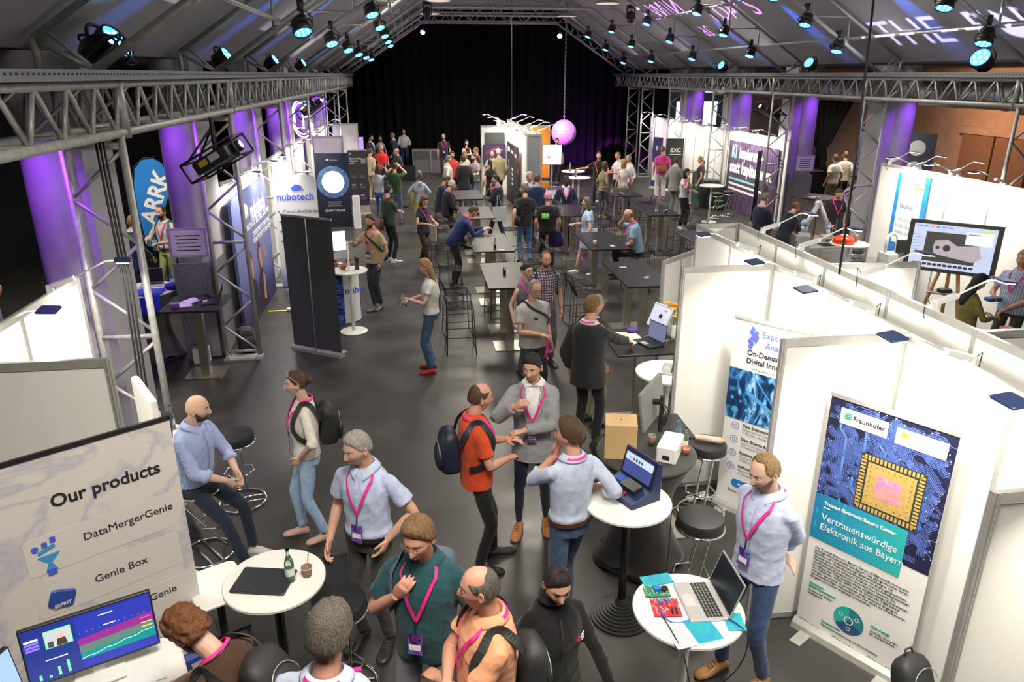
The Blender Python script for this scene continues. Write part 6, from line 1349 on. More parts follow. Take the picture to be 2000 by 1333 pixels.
def remesh(b,vox,smooth=2,wr=0.0,seed=0,freq=26):
    """voxel union of the shape pieces, returned as a mesh with gentle folds"""
    global _tmpsc
    if _tmpsc is None: _tmpsc=bpy.data.scenes.new('tmp')
    me=bpy.data.meshes.new('t'); me.from_pydata([tuple(p) for p in b.v],[],b.f); o=bpy.data.objects.new('t',me); _tmpsc.collection.objects.link(o)
    m=o.modifiers.new('r','REMESH'); m.mode='VOXEL'; m.voxel_size=vox; m.use_smooth_shade=True
    if smooth: s=o.modifiers.new('s','SMOOTH'); s.factor=.5; s.iterations=smooth
    vl=_tmpsc.view_layers[0]; vl.update(); out=bpy.data.meshes.new_from_object(o.evaluated_get(vl.depsgraph)); bpy.data.objects.remove(o)
    if wr:
        n=len(out.vertices); co=np.empty(n*3); out.vertices.foreach_get('co',co); co=co.reshape(-1,3); no=np.empty(n*3); out.vertex_normals.foreach_get('vector',no); no=no.reshape(-1,3)
        rs=np.random.RandomState(seed); f=np.zeros(n)
        for q in range(5):
            v=rs.normal(size=3)*[1,1,.6]; v/=np.linalg.norm(v); w_=rs.normal(size=3); w_/=np.linalg.norm(w_)
            g_=np.sin((co@v)*freq*rs.uniform(.6,1.5)+1.6*np.sin((co@w_)*9)+rs.uniform(0,6)); f+=1-2*np.abs(g_)**.6; f+=.35*(1-2*np.abs(np.sin((co@w_)*freq*2.4+2*np.sin((co@v)*13)))**.6)
        co=co+no*(f/5*wr)[:,None]; out.vertices.foreach_set('co',co.ravel()); out.update()
    return out
def mobj(me,name,mat,parent):
    me.materials.clear(); me.materials.append(mat); me.polygons.foreach_set('use_smooth',[True]*len(me.polygons)); me.polygons.foreach_set('material_index',[0]*len(me.polygons)); o=bpy.data.objects.new(name,me); C.objects.link(o); o.parent=parent; return o
PINK=M('pink_lanyard',(.85,.03,.3),.6,noise=.06); BADGE=ramp('name_badge_print',[(.35,(.01,.01,.03)),(.5,(.2,.02,.35)),(.6,(.02,.25,.5)),(.7,(.02,.02,.05))],16,'noise',.7,1.5)
EYEW=M('eye_white',(.75,.73,.7),.25); IRIS=M('dark_iris',(.03,.025,.02),.2); LIPM=M('lip_skin',(.42,.17,.14),.5)
SK={'p':(.62,.36,.26),'l':(.66,.42,.32),'t':(.52,.30,.2),'r':(.62,.32,.23),'d':(.10,.055,.035),'w':(.58,.35,.25)}
HR={'grey':(.3,.29,.27),'white':(.5,.49,.46),'brown':(.075,.042,.022),'dark':(.018,.013,.011),'blond':(.34,.2,.08),'sandy':(.19,.11,.05),'red':(.16,.06,.022),'black':(.008,.008,.009),'light':(.26,.17,.08),'sg':(.115,.10,.085)}
ARM_P={'side':((.255,.03,.90),(.4,-1,0)),'hip':((.185,.07,.985),(1,-.55,0)),'hold':((.13,.30,1.13),(.7,-.3,-1)),'cross':((-.07,.225,1.17),(1,.3,-.8)),'chin':((.05,.15,1.41),(.7,.5,-1)),'behind':((-.03,-.19,.97),(1,-.8,.1)),'pocket':((.20,.05,.90),(1,-.6,0)),'front':((.05,.22,.98),(1,-.2,-.3)),'strap':((.12,.13,1.30),(.8,-.2,-1)),'phone':((.13,.12,1.56),(1,.2,-1)),'gest':((.15,.33,1.2),(.6,-.3,-1)),'up':((.1,.35,1.6),(1,0,-.6)),'table':((.14,.36,1.13),(.7,-.4,-.8)),'low':((.16,.2,.95),(.7,-.8,-.2)),'out':((.35,.45,1.15),(.6,-.4,-.8)),'walk':((.25,.22,.93),(.3,-1,0)),'back':((.27,-.18,.93),(.3,-1,0)),'lap':((.08,.36,.98),(.8,-.4,-.3))}
def hairmat(nm,col):
    key='hair_'+str(nm)
    if key in _mc: return _mc[key]
    m=M(key,col,.5,spec=.4); nt=m.node_tree; b=nt.nodes['Principled BSDF']; tc=nt.nodes.new('ShaderNodeTexCoord'); mp=nt.nodes.new('ShaderNodeMapping'); mp.inputs['Scale'].default_value=(1,1,.16)
    n=nt.nodes.new('ShaderNodeTexNoise'); n.inputs['Scale'].default_value=230; n.inputs['Detail'].default_value=3; n.inputs['Distortion'].default_value=.6
    r=nt.nodes.new('ShaderNodeValToRGB'); r.color_ramp.elements[0].position=.36; r.color_ramp.elements[1].position=.66
    r.color_ramp.elements[0].color=(*[c*.45 for c in col],1); r.color_ramp.elements[1].color=(*[min(1,c*1.6) for c in col],1)
    bu=nt.nodes.new('ShaderNodeBump'); bu.inputs['Strength'].default_value=.9; bu.inputs['Distance'].default_value=.006
    L=nt.links.new; L(tc.outputs['Object'],mp.inputs['Vector']); L(mp.outputs[0],n.inputs['Vector']); L(n.outputs['Fac'],r.inputs['Fac']); L(r.outputs['Color'],b.inputs['Base Color']); L(n.outputs['Fac'],bu.inputs['Height']); L(bu.outputs['Normal'],b.inputs['Normal'])
    return m
class Person: pass
NP=0
def person(label,px,face,h=1.78,sex='m',lod=1,skin='p',hair=('short','brown'),top=('shirt',(.6,.6,.6)),sleeve='short',tuck=False,bottom=('trousers',(.03,.03,.04)),shoes=(.02,.02,.02),armR='side',armL='side',lean=0,side=0,hyaw=0,hpit=0,beard=None,glasses=None,lany=False,badge=True,seat=None,feet=None,belly=0,width=1.0,pos=None,inner=None,belt=None,zh=None,collar=True,legs='std',extra=None,twist=0,curl=.6):
    """px: pixel of the head top, used with the head height to survey the floor position. face: heading in degrees, 0 away from viewer, 90 right, 180 towards"""
    global NP; NP+=1; seed=NP
    fem=sex=='f'; s=h/1.75; wf=(.90 if fem else 1.0)*width
    hipz=(seat+.085) if seat else .93*s+(max(0,feet[0][2]) if feet and len(feet[0])>2 else 0)
    F=math.radians(face)
    t=thing('person',label,'person',(0,0,0),-F)
    # ---- upper body transform
    la=math.radians(lean); sa=math.radians(side)
    hip0=V(0,0,hipz)
    Rl=Matrix.Rotation(-la,3,'X')@Matrix.Rotation(sa,3,'Y')
    Rl_half=Matrix.Rotation(-la*.5,3,'X')@Matrix.Rotation(sa*.5,3,'Y')
    tw=math.radians(twist)
    def up(p):
        p=Vector(p); z=p.z-.93*s
        if tw: q=Matrix.Rotation(tw*max(0,min(1,z/(.45*s))),3,'Z'); p=q@p
        u=max(0,min(1,(z+.05)/(.25))); v=Vector((p.x,p.y,z)); return hip0+(Rl_half@v).lerp(Rl@v,u) if z>0 else hip0+Matrix.Rotation(-la*.25,3,'X')@v
    wm=wf
    if fem: prof=[(.80,.172,.118),(.88,.172,.122),(.95,.158,.110),(1.04,.132,.098),(1.13,.136,.104),(1.24,.152,.128),(1.32,.152,.112),(1.39,.140,.090),(1.44,.095,.070),(1.48,.058,.058)]
    else: prof=[(.80,.155,.112),(.88,.158,.116),(.95,.152,.112),(1.05,.146,.108),(1.15,.152,.114),(1.27,.166,.122),(1.35,.168,.114),(1.405,.152,.096),(1.445,.112,.080),(1.48,.066,.064)]
    zz=[p[0] for p in prof]; aa=[p[1] for p in prof]; dd=[p[2] for p in prof]
    def torso(z,phi,off=0.0):
        """z in 1.75 m units; phi 0 = front, +90 = right side"""
        a=(np.interp(z,zz,aa)*wm+off/s); d=np.interp(z,zz,dd)*(.5+.5*wm)+off/s; c=math.cos(phi); sn=math.sin(phi)
        bz=belly*math.exp(-((z-1.06)/.11)**2) if c>0 else 0
        y=(d*c*(1+.0)+bz*c*c) -.006-.02*sm(z,1.3,1.48)
        return up(V(a*(abs(sn)**.9)*(1 if sn>0 else -1)*s,y*s,z*s))
    def ringz(z,off,n=24): return [torso(z,2*PI*j/n,off) for j in range(n)]
    # ---- joints
    shw=(.178 if not fem else .152)*wf*s
    hd0=up(V(0,.012*s,1.56*s)); 
    Rh=Rl@Matrix.Rotation(tw,3,'Z')@Matrix.Rotation(-math.radians(hyaw),3,'Z')@Matrix.Rotation(-math.radians(hpit),3,'X')
    hs=.985*s*(.96 if fem else 1.0)
    headc=hd0+Rh@V(0,.018*s,.078*s)
    def TH(p): return headc+Rh@(Vector(p)*hs)
    topz=(headc+V(0,0,.12*hs)).z
    if pos is not None: gx,gy=pos
    else:
        q=atZ(px[0],px[1],topz+(0 if zh is None else zh)); off=Matrix.Rotation(-F,3,'Z')@V(headc.x,headc.y,0); gx,gy=q.x-off.x,q.y-off.y
    t.location=(gx,gy,0)
    W2=t.location; Rw=Matrix.Rotation(-F,3,'Z')
    res=Person(); res.root=t; res.world=lambda p: W2+Rw@Vector(p); res.local=lambda p: Rw.transposed()@(Vector(p)-W2)
    hero=lod==0
    nseg=14 if hero else (10 if lod==1 else 7)
    skm=M('skin_%s'%skin,SK[skin],.5,noise=.05,nscale=14,bump=.05,bscale=140,spec=.35); 
    skm.node_tree.nodes['Principled BSDF'].inputs['Subsurface Weight'].default_value=0
    body=B(); sh=B(); tr=B()
    # neck
    body.tube([up(V(0,-.02*s,1.42*s)),up(V(0,-.015*s,1.50*s)),headc+Rh@V(0,-.018,-.05)*hs],[.062*s*wf,.056*s*(.9 if fem else 1.0),.054*s*(.88 if fem else 1)],nseg)
    res.hand={}; cuffs=[]
    for sd,key in((1,armR),(-1,armL)):
        S=up(V(sd*(shw-.006),-.012*s,1.385*s))
        if isinstance(key,str): tg,hint=ARM_P[key]; space='b'
        elif len(key)==3 and not isinstance(key[0],(tuple,list)): tg,hint=key,(.7,-.4,-1)
        else: tg,hint=key
        if isinstance(tg,str): pass
        if len(tg)==4: wr=res.local(tg[:3])              # world target
        elif seat and isinstance(key,str) and key in('lap','front','low'): wr=V(sd*tg[0]*s,tg[1]*s,hipz+.10)
        else: wr=(up(V(sd*tg[0]*s,tg[1]*s,tg[2]*s)) if lean<25 or isinstance(key,str) and key in('hip','cross','behind','strap') else V(sd*tg[0]*s,tg[1]*s,tg[2]*s)+V(0,0,0))
        hv=V(sd*hint[0],hint[1],hint[2]); Si=up(V(sd*(shw-.075*s),-.012*s,1.418*s))
        E,Wr=ik(S,wr,.285*s,.25*s,hv)
        fa=(Wr-E).normalized()
        # skin arm
        k_=(.82 if fem else 1.0)
        HD={'hip':(-.15,.5,-.85),'chin':(-.2,.15,.95),'lap':(-.3,.5,-.75),'pocket':(-.1,.25,-1),'behind':(-.8,-.2,-.3),'strap':(-.5,.1,.8)}
        P_,R_=curve([S+(E-S)*.02,S.lerp(E,.5),E,E.lerp(Wr,.35),Wr-fa*.02,Wr+fa*.015],[(.050 if sleeve=='none' else .036)*s*k_,(.043 if sleeve=='none' else .040)*s*k_,.037*s*k_,.039*s*k_,.0275*s*k_,.026*s*k_],4 if hero else 2)
        body.tube(P_,R_,nseg)
        # hand
        if isinstance(key,str) and key in HD: h_=HD[key]; fa=(V(sd*h_[0],h_[1],h_[2]).normalized()*.7+fa*.3).normalized()
        hl=.19*s*(.92 if fem else 1); nrm=V(-sd,0,0) if abs(fa.z)>.6 else V(0,0,-1)
        if isinstance(key,str) and key in('strap','chin','phone'): nrm=V(0,-1,0)
        if isinstance(key,str) and key in('gest','up'): nrm=V(-sd*.3,.1,1)
        nrm=(nrm-fa*nrm.dot(fa)).normalized(); lat=fa.cross(nrm)   # palm normal nrm, lateral lat
        thumbside=lat if (lat.dot(V(0,1,0) if abs(fa.z)>.6 else V(0,0,1) if abs(nrm.z)<.7 else V(-sd,0,0)))>0 else -lat
        pc=Wr+fa*.005
        rs=[]; nn=max(8,nseg)
        for (u,w_,th_) in((0,.023,.017),(.25,.034,.018),(.55,.041,.016),(.85,.042,.014),(1.0,.036,.011)):
            c=pc+fa*(hl*.50*u); rs.append([c+lat*w_*s*k_*math.cos(2*PI*j/nn)+nrm*th_*s*k_*math.sin(2*PI*j/nn) for j in range(nn)])
        body.rings(rs)
        cu=curl if not(isinstance(key,str) and key in('gest','up')) else .25
        for fi in range(4):
            fl=hl*[.40,.46,.44,.34][fi]; o=pc+fa*hl*.46+thumbside*(.030-.020*fi)*s*k_; d1=fa; ang=cu*(.5+.12*fi)
            p=[o]; a_=0
            for sg in(.42,.32,.26):
                a_+=ang; dirv=(fa*math.cos(a_)+nrm*math.sin(a_)); p.append(p[-1]+dirv*fl*sg)
            body.tube([o-fa*.02]+p,[.0092*s*k_,.0092*s*k_,.0085*s*k_,.008*s*k_,.0062*s*k_],6 if lod else 8)
        o=pc+fa*hl*.10+thumbside*.022*s; d=(fa*.75+thumbside*.75+nrm*.35).normalized(); d2=(fa+thumbside*.25+nrm*.5).normalized()
        body.tube([o,o+d*.035*s,o+d*.035*s+d2*.032*s,o+d*.035*s+d2*.055*s],[.013*s,.0115*s,.0095*s,.007*s],6 if lod else 8)
        res.hand[sd]=Wr+fa*hl*.5+nrm*.03; 
        # sleeve
        lo=.012*s if top[0]!='jacket' else .02*s
        if sleeve=='short':
            e=S.lerp(E,.66 if not fem else .5); sh.tube(*curve([Si,S,S.lerp(E,.3),e],[.040*s,.046*s*k_+lo,.052*s*k_+lo,.054*s*k_+lo*1.7],3),n=nseg)
        elif sleeve=='none': pass
        else:
            q_={'long':1.0,'roll':.42,'elbow':.1}[sleeve]; e=E.lerp(Wr,q_)-fa*.012*(q_==1.0)
            P2,R2=curve([Si,S,S.lerp(E,.45),E,E.lerp(e,.5),e],[.038*s,.046*s*k_+lo,.048*s*k_+lo,.045*s*k_+lo,.041*s*k_+lo,(.034 if q_==1 else .041)*s*k_+lo],4 if hero else 3); sh.tube(P2,R2,n=nseg)
            if q_<1: cuffs.append((e,fa,.046*s*k_+lo))
    # ---- legs
    ft=feet or {'std':((.11,.0),(-.11,.0)),'walk':((.07,.22),(-.08,-.22)),'cross':((-.05,.10),(-.10,-.02)),'apart':((.17,.03),(-.17,-.03)),'sit':((.12,.42),(-.12,.36))}[legs if not seat else ('sit' if legs=='std' else legs)]
    kneeR=[]; footmats=M('shoe_%.2f_%.2f_%.2f'%shoes,shoes,.4,noise=.08); sole=M('sole_dark' if sum(shoes)<1.2 else 'sole_white',(.05,.04,.035) if sum(shoes)<1.2 else (.6,.58,.55),.6)
    legk=(.95 if fem else 1.0)*(.6+.4*width); 
    for i,sd in enumerate((1,-1)):
        f=ft[i]; A=V(f[0]*s,f[1]*s,(f[2] if len(f)>2 else 0)+.085*s); Hj=hip0+V(sd*.085*s*wf,0,-.02*s)
        K,A2=ik(Hj,A,.435*s,.415*s,V(sd*.1,1,0 if not seat else .6))
        res.knee=K
        fa=(A2-K).normalized()
        P_,R_=curve([Hj,Hj.lerp(K,.5),K,K.lerp(A2,.35),A2],[.080*s*legk,.066*s*legk,.05*s*legk,.051*s*legk,.033*s*legk],4 if hero else 2)
        if bottom[0] in('shorts','skirt','bare'): body.tube(P_,R_,nseg)
        else: body.tube(P_,[r*.8 for r in R_],nseg)
        if bottom[0]!='bare':
            lo=.014*s; e=A2-fa*.02; kk={'trousers':1.0,'jeans':1.0,'wide':1.25,'skinny':.9,'shorts':1.1,'skirt':1.2}[bottom[0]]
            if bottom[0] in('shorts','skirt'): e=Hj.lerp(K,.75); PP=[Hj+V(0,0,.02),Hj.lerp(K,.4),e]; RR=[.088*s,.08*s,.078*s]
            else: PP=[Hj+V(0,0,.02),Hj.lerp(K,.5),K,K.lerp(A2,.5),e]; RR=[.090*s,.076*s*(.5+.5*kk),.062*s*kk,.056*s*kk**1.4,(.052 if bottom[0]!='skinny' else .042)*s*kk**1.6]
            P3,R3=curve(PP,[r*legk for r in RR],4 if hero else 3); tr.tube(P3,R3,n=nseg+2)
        # shoe
        yaw=-sd*.12; fd=Matrix.Rotation(yaw,3,'Z')@V(0,1,0); gz=(f[2] if len(f)>2 else 0); lt=V(fd.y,-fd.x,0); base=V(A2.x,A2.y,gz)
        if lod<2 or True:
            ns=14 if lod<2 else 8; rs=[]; Ls=.285*s*(.9 if fem else 1)
            for (u,w_,hh) in((-.22,.018,.03),(-.18,.034,.065),(0,.040,.088),(.18,.044,.082),(.38,.048,.056),(.58,.05,.044),(.72,.038,.036),(.785,.012,.022)):
                c=base+fd*(Ls*u); rs.append([c+lt*(w_*s*math.cos(a))+V(0,0,max(.006,(hh*s)*(.5+.5*math.sin(a)))) for a in [2*PI*j/ns for j in range(ns)]])
            b=B().rings(rs); so=b.build('shoe',footmats,t,True)
            if lod<2: b=B(); b.rings([[base+fd*(Ls*(.28+.52*math.cos(a)))+lt*(.051*s*math.sin(a)*(1-.12*(math.cos(a)<-.2)))+V(0,0,z) for a in [2*PI*j/22 for j in range(22)]] for z in(0.002,.016*s)]); b.build('sole',sole,so,False)
            if hero and not fem: b=B(); [b.tube([base+fd*(Ls*u)+lt*(.02*s*q)+V(0,0,hh*s) for q in(-1,0,1)],.003,5) for u,hh in((.22,.078),(.30,.068),(.38,.060))]; b.build('lace',M('lace_%s'%(sum(shoes)<1.2),(.1,.06,.04) if sum(shoes)<1.2 else (.7,.7,.7),.7),so)
    # pelvis
    hemz={'tuck':.97}.get('tuck')
    tr.rings([ringz(z,.006*s,20) for z in((.845,.875,.91,.97,1.0) if not seat else (.84,.88,.93,.98,1.0))])
    if bottom[0]=='skirt' and not seat: tr.rings([[V((.2)*s*math.cos(a),.15*s*math.sin(a),z) for a in [2*PI*j/20 for j in range(20)]] for z in(.52*s,.9*s)])
    body.rings([ringz(z,-.016*s,18) for z in(.84,.95,1.1,1.25,1.36,1.43)])
    # top garment
    jk=top[0]=='jacket'; off=.012*s+(.012*s if jk else 0)+(.004*s)
    hem=.97 if tuck else {'shirt':.88,'tee':.87,'polo':.86,'jacket':.76,'sweater':.86,'crop':1.0,'dress':.62,'fleece':.78,'vest':.88,'blouse':.93,'tank':.92}[top[0]]
    if seat: hem=max(hem,.90)
    zs=[z for z in np.linspace(hem,1.45,14)]
    fl=lambda z: (.010*s if not tuck else .014*s*math.exp(-((z-1.0)/.03)**2))+ (.018*s*max(0,(.95-z)/.2) if jk or top[0]=='dress' else 0)
    sh.rings([ringz(z,off+fl(z),28) for z in zs]+([ringz(1.475,off*.9,28)] if sleeve!='none' else []))
    vox={0:.0095,1:.014,2:.022}[lod] if not hero else .009
    topm=cloth(top[1],*(top[2:] if len(top)>2 else ())); botm=cloth(bottom[1],*(bottom[2:] if len(bottom)>2 else ()))
    mobj(remesh(sh,vox,3,.008 if hero else .005,seed,24),{'jacket':'jacket','tee':'t_shirt','polo':'polo_shirt','sweater':'sweater','fleece':'fleece_jacket','vest':'vest','blouse':'blouse','dress':'dress','tank':'tank_top','crop':'blouse'}.get(top[0],'shirt'),topm,t)
    mobj(remesh(tr,vox,3,.008 if hero else .005,seed+50,20),{'jeans':'jeans','shorts':'shorts','skirt':'skirt'}.get(bottom[0],'trousers'),botm,t)
    # head into body
    n,k={0:(84,60),1:(44,30),2:(26,18)}[lod]
    if hero:
        me=remesh(body,.0048,3); o=mobj(me,'body',skm,t)
        hb=B(); head_part(hb,n,k,fem,TH); hm=bpy.data.meshes.new('h'); hm.from_pydata([tuple(p) for p in hb.v],[],hb.f); hm.polygons.foreach_set('use_smooth',[True]*len(hm.polygons)); hm.materials.append(skm)
        # one mesh: head joined on the neck
        v1=len(me.vertices); co=np.empty(v1*3); me.vertices.foreach_get('co',co); fs=[list(p.vertices) for p in me.polygons]+[[i+v1 for i in q] for q in hb.f]
        nm=bpy.data.meshes.new('body'); nm.from_pydata([tuple(c) for c in co.reshape(-1,3)]+[tuple(p) for p in hb.v],[],fs); nm.materials.append(skm); nm.polygons.foreach_set('use_smooth',[True]*len(nm.polygons)); nm.update(); o.data=nm; bpy.data.meshes.remove(me)
    else:
        head_part(body,n,k,fem,TH); o=body.build('body',skm,t,True)
    # hair
    hcol=HR[hair[1]] if len(hair)>1 and hair[1] in HR else (.1,.06,.04)
    if hair[0]!='bald':
        hm_=hairmat(hair[1],hcol) if hair[0]!='scarf' else cloth((.15,.2,.5),'plaid',(.6,.2,.25))
        hair_mesh(hair[0],n,k,fem,TH,seed,hair[2] if len(hair)>2 else 1.0).build('hair' if hair[0]!='scarf' else 'headscarf',hm_,t,True)
    if beard: beard_mesh(n,k,fem,TH,.009 if beard[0]=='full' else .0018,seed).build('beard',hairmat(beard[1],HR[beard[1]]),t,True)
    hc=hairmat(hair[1],hcol) if hair[0] not in('bald','scarf') else M('brow_brown',(.1,.06,.04),.6)
    if lod<2:
        for sx in(-1,1):
            yb=.0765; e=B(); m_=12 if hero else 8; e.ell((0,0,0),.0125*hs,.0070*hs,.0046*hs,R=Rh,n=m_,k=8); e.v=[p+TH((sx*.031,yb+.001,.011)) for p in e.v]; eo=e.build('eye',EYEW,t,True)
            e=B(); e.ell((0,0,0),.0052*hs,.003*hs,.0043*hs,R=Rh,n=10,k=6); e.v=[p+TH((sx*.031,yb+.0082,.011)) for p in e.v]; e.build('iris',IRIS,eo,True)
            B().tube([TH((sx*.014,.0885,.027)),TH((sx*.030,.0865,.033)),TH((sx*.048,.0745,.028))],[.0022,.0034,.0015],6).build('eyebrow',hc,t,True)
            if hero: B().tube([TH((sx*.0185,.0815,.013)),TH((sx*.031,.0862,.0185)),TH((sx*.0435,.0765,.0135))],[.001,.0016,.001],5).build('upper_eyelid',IRIS if fem else skm,t,True)
        B().tube([TH((-.021,.0815,-.0645)),TH((-.01,.0915,-.0625)),TH((0,.0925,-.064)),TH((.01,.0915,-.0625)),TH((.021,.0815,-.0645))],[.0012,.0036,.0042,.0036,.0012],8).build('lips',LIPM,t,True)
    if glasses:
        b=B(); gm=M('glasses_'+glasses,{'dark':(.02,.02,.02),'gold':(.35,.25,.12),'clear':(.5,.45,.45)}[glasses],.3,.4)
        for sx in(-1,1):
            b.tube([TH((sx*.032+.024*math.cos(a),.098-.006*abs(math.cos(a))*(1 if math.cos(a)*sx>0 else 0),.008+.0175*math.sin(a))) for a in [2*PI*j/16 for j in range(16)]],.0014 if glasses!='dark' else .002,5,closed=True); b.tube([TH((sx*.056,.09,.012)),TH((sx*.078,.04,.012)),TH((sx*.082,-.015,.004))],.0014,5)
        b.tube([TH((-.008,.101,.012)),TH((0,.103,.015)),TH((.008,.101,.012))],.0016,5); b.build('glasses',gm,t,True)
    # strips on the torso
    def strip(pts,w_,m,name,parent=t,th=.003):
        """pts: list of (z,phi_deg,off)"""
        if len(pts)>3 and name in('shoulder_strap','strap'):
            q_=[];n_=len(pts)
            for i in range(n_-1):
                a_,b_,c_,d_=[np.array(pts[max(0,min(n_-1,i+k_))],float) for k_ in(-1,0,1,2)]
                for k_ in range(4): u=k_/4; q_.append(tuple(.5*((2*b_)+(c_-a_)*u+(2*a_-5*b_+4*c_-d_)*u*u+(3*b_-a_-3*c_+d_)*u**3)))
            pts=q_+[tuple(pts[-1])]
        b=B(); P=[torso(z,math.radians(p),o) for z,p,o in pts]; N=[(torso(z,math.radians(p),o+.02)-torso(z,math.radians(p),o)).normalized() for z,p,o in pts]; rs=[]
        for i in range(len(P)):
            d=(P[min(i+1,len(P)-1)]-P[max(i-1,0)]).normalized(); l=d.cross(N[i]).normalized(); rs.append([P[i]+l*w_/2,P[i]+l*w_/2+N[i]*th,P[i]-l*w_/2+N[i]*th,P[i]-l*w_/2])
        return b.rings(rs).build(name,m,parent,False)
    of=off+fl(1.2)+.004
    if inner is not None:   # open collar V of a jacket
        b=B(); rs=[]
        for i in range(9):
            u=i/8; z=1.13+(1.47-1.13)*u; w_=3+19*u; rs.append([torso(z,math.radians(w_*(j/4-1)),of+.003+.010*u+.004*(1-abs(j/4-1))) for j in range(9)])
        b.rings(rs,close=False).build('shirt_front',cloth(inner),t,True)
        for sd in(-1,1): strip([(1.12+(1.46-1.12)*i/7,sd*(4+21*i/7),of+.005) for i in range(8)],.045*s,topm,'lapel')
    if top[0] in('shirt','polo') or (inner is not None):
        cm=cloth(inner) if inner is not None else topm
        b=B(); rs=[]
        kf=.5+.5*wf
        for z,rr_,fr_,zf in((1.46,.070,.066,.03),(1.512,.067,.064,.034),(1.518,.072,.070,.036),(1.484,.104,.092,.044),(1.474,.110,.099,.050),(1.466,.100,.090,.048)):
            g0=.16 if rr_<.09 else .30
            rs.append([up(V(rr_*kf*s*math.sin(a_),(-.018+fr_*math.cos(a_)+(.016*max(0,math.cos(a_))**3 if rr_>.09 else 0))*s,(z-(zf+(.022 if rr_>.09 else 0)*max(0,math.cos(a_))**6)*max(0,math.cos(a_))**2)*s)) for a_ in [g0+(2*PI-2*g0)*j/27 for j in range(28)]])
        if collar: b.rings(rs,close=False,cap=False).build('collar',cm,t,True)
        if lod==0 and face and top[0]=='shirt':
            b=B(); [b.ell(torso(z,0,of+.002),.005,.005,.005,n=8,k=5) for z in np.arange(1.0,1.43,.085)]; b.build('button',M('button_pearl',(.5,.5,.55),.3),t,True)
            strip([(z,0,of) for z in np.linspace(1.0,1.43,8)],.03*s,topm,'placket')
    for (e,fa,r_) in cuffs:
        B().tube([e-fa*.035,e-fa*.03,e+fa*.004,e+fa*.008],[r_*.9,r_*1.05,r_*1.05,r_*.9],nseg).build('cuff',topm,t,True)
    if belt: strip([(.972,a,off+.010*s) for a in range(0,361,15)],.035*s,M('belt_'+('b' if sum(belt)>.1 else 'k'),belt,.4),'belt'); B().box(torso(.972,0,off+.014*s),(.045,.01,.035)).build('buckle',ALU,t)
    if lany:
        zb=1.13 if not seat else 1.15; ly=None
        o1=of+(.006 if not inner else .012)
        pts=[(1.455,150,o1)]+[(1.475,90,o1+.002)]
        b=None
        def lx(z,x): a_=(np.interp(z,zz,aa)*wm); return math.degrees(math.asin(max(-1,min(1,x/a_))))
        nk=[up(V(sx*s*wf**.3,y*s,z*s)) for sx,y,z in((.080,.012,1.478),(.084,-.035,1.492),(.060,-.085,1.497),(0,-.105,1.495),(-.060,-.085,1.497),(-.084,-.035,1.492),(-.080,.012,1.478))]
        def ribbon(P,N,w_,th,name,par):
            rs=[]; P_=[];N_=[]
            for i in range(len(P)-1):
                a_,b_,c_,d_=[P[max(0,min(len(P)-1,i+k_))] for k_ in(-1,0,1,2)]
                for k_ in range(4): u=k_/4; P_.append(.5*((2*b_)+(c_-a_)*u+(2*a_-5*b_+4*c_-d_)*u*u+(3*b_-a_-3*c_+d_)*u**3)); N_.append(N[i].lerp(N[i+1],u).normalized())
            P=P_+[P[-1]]; N=N_+[N[-1]]
            for i in range(len(P)):
                d=(P[min(i+1,len(P)-1)]-P[max(i-1,0)]).normalized(); l=d.cross(N[i]).normalized(); rs.append([P[i]+l*w_/2,P[i]+l*w_/2+N[i]*th,P[i]-l*w_/2+N[i]*th,P[i]-l*w_/2])
            return B().rings(rs).build(name,PINK,par,False)
        cn=up(V(0,-.03*s,1.485*s))
        for sd in(-1,1):
            ch=[(z,sd*lx(z,.074*(z-zb-.05)/(1.43-zb-.05)),o1) for z in np.linspace(1.425,zb+.05,9)]
            Pc=[torso(z,math.radians(p),o) for z,p,o in ch]; Nc=[(torso(z,math.radians(p),o+.02)-torso(z,math.radians(p),o)).normalized() for z,p,o in ch]
            st_=[nk[3],nk[2 if sd>0 else 4],nk[1 if sd>0 else 5],nk[0 if sd>0 else 6]]; Ns=[((q-cn)+Rl@V(0,0,.06)).normalized() for q in st_]
            st=ribbon(st_+Pc,Ns+Nc,.019*s,.0025,'lanyard',ly or t); ly=ly or st
        if badge:
            c=torso(zb-.02,0,o1+.01); dn=torso(zb-.1,0,o1+.012+ .01)-c; dn.normalize(); rt=Rl@V(1,0,0); nn_=rt.cross(dn).normalized(); nn_=nn_ if nn_.y>0 else -nn_
            b=B(); b.tube([torso(zb+.05,0,o1+.004),c],.005,6).build('clip',BLK,ly)
            q=Matrix((rt,-dn,nn_)).transposed(); bb=B().box(c+dn*.068,(.088,.125,.004),R=q).build('badge',BADGE,ly)
            B().box(c+dn*.085+nn_*.0032,(.07,.035,.001),R=q).build('name_field',PAPER,ly)
    res.torso=torso; res.up=up; res.of=of; res.s=s; res.TH=TH; res.strip=strip; res.Rl=Rl; res.headc=headc; res.hipz=hipz; res.off=off
    return res
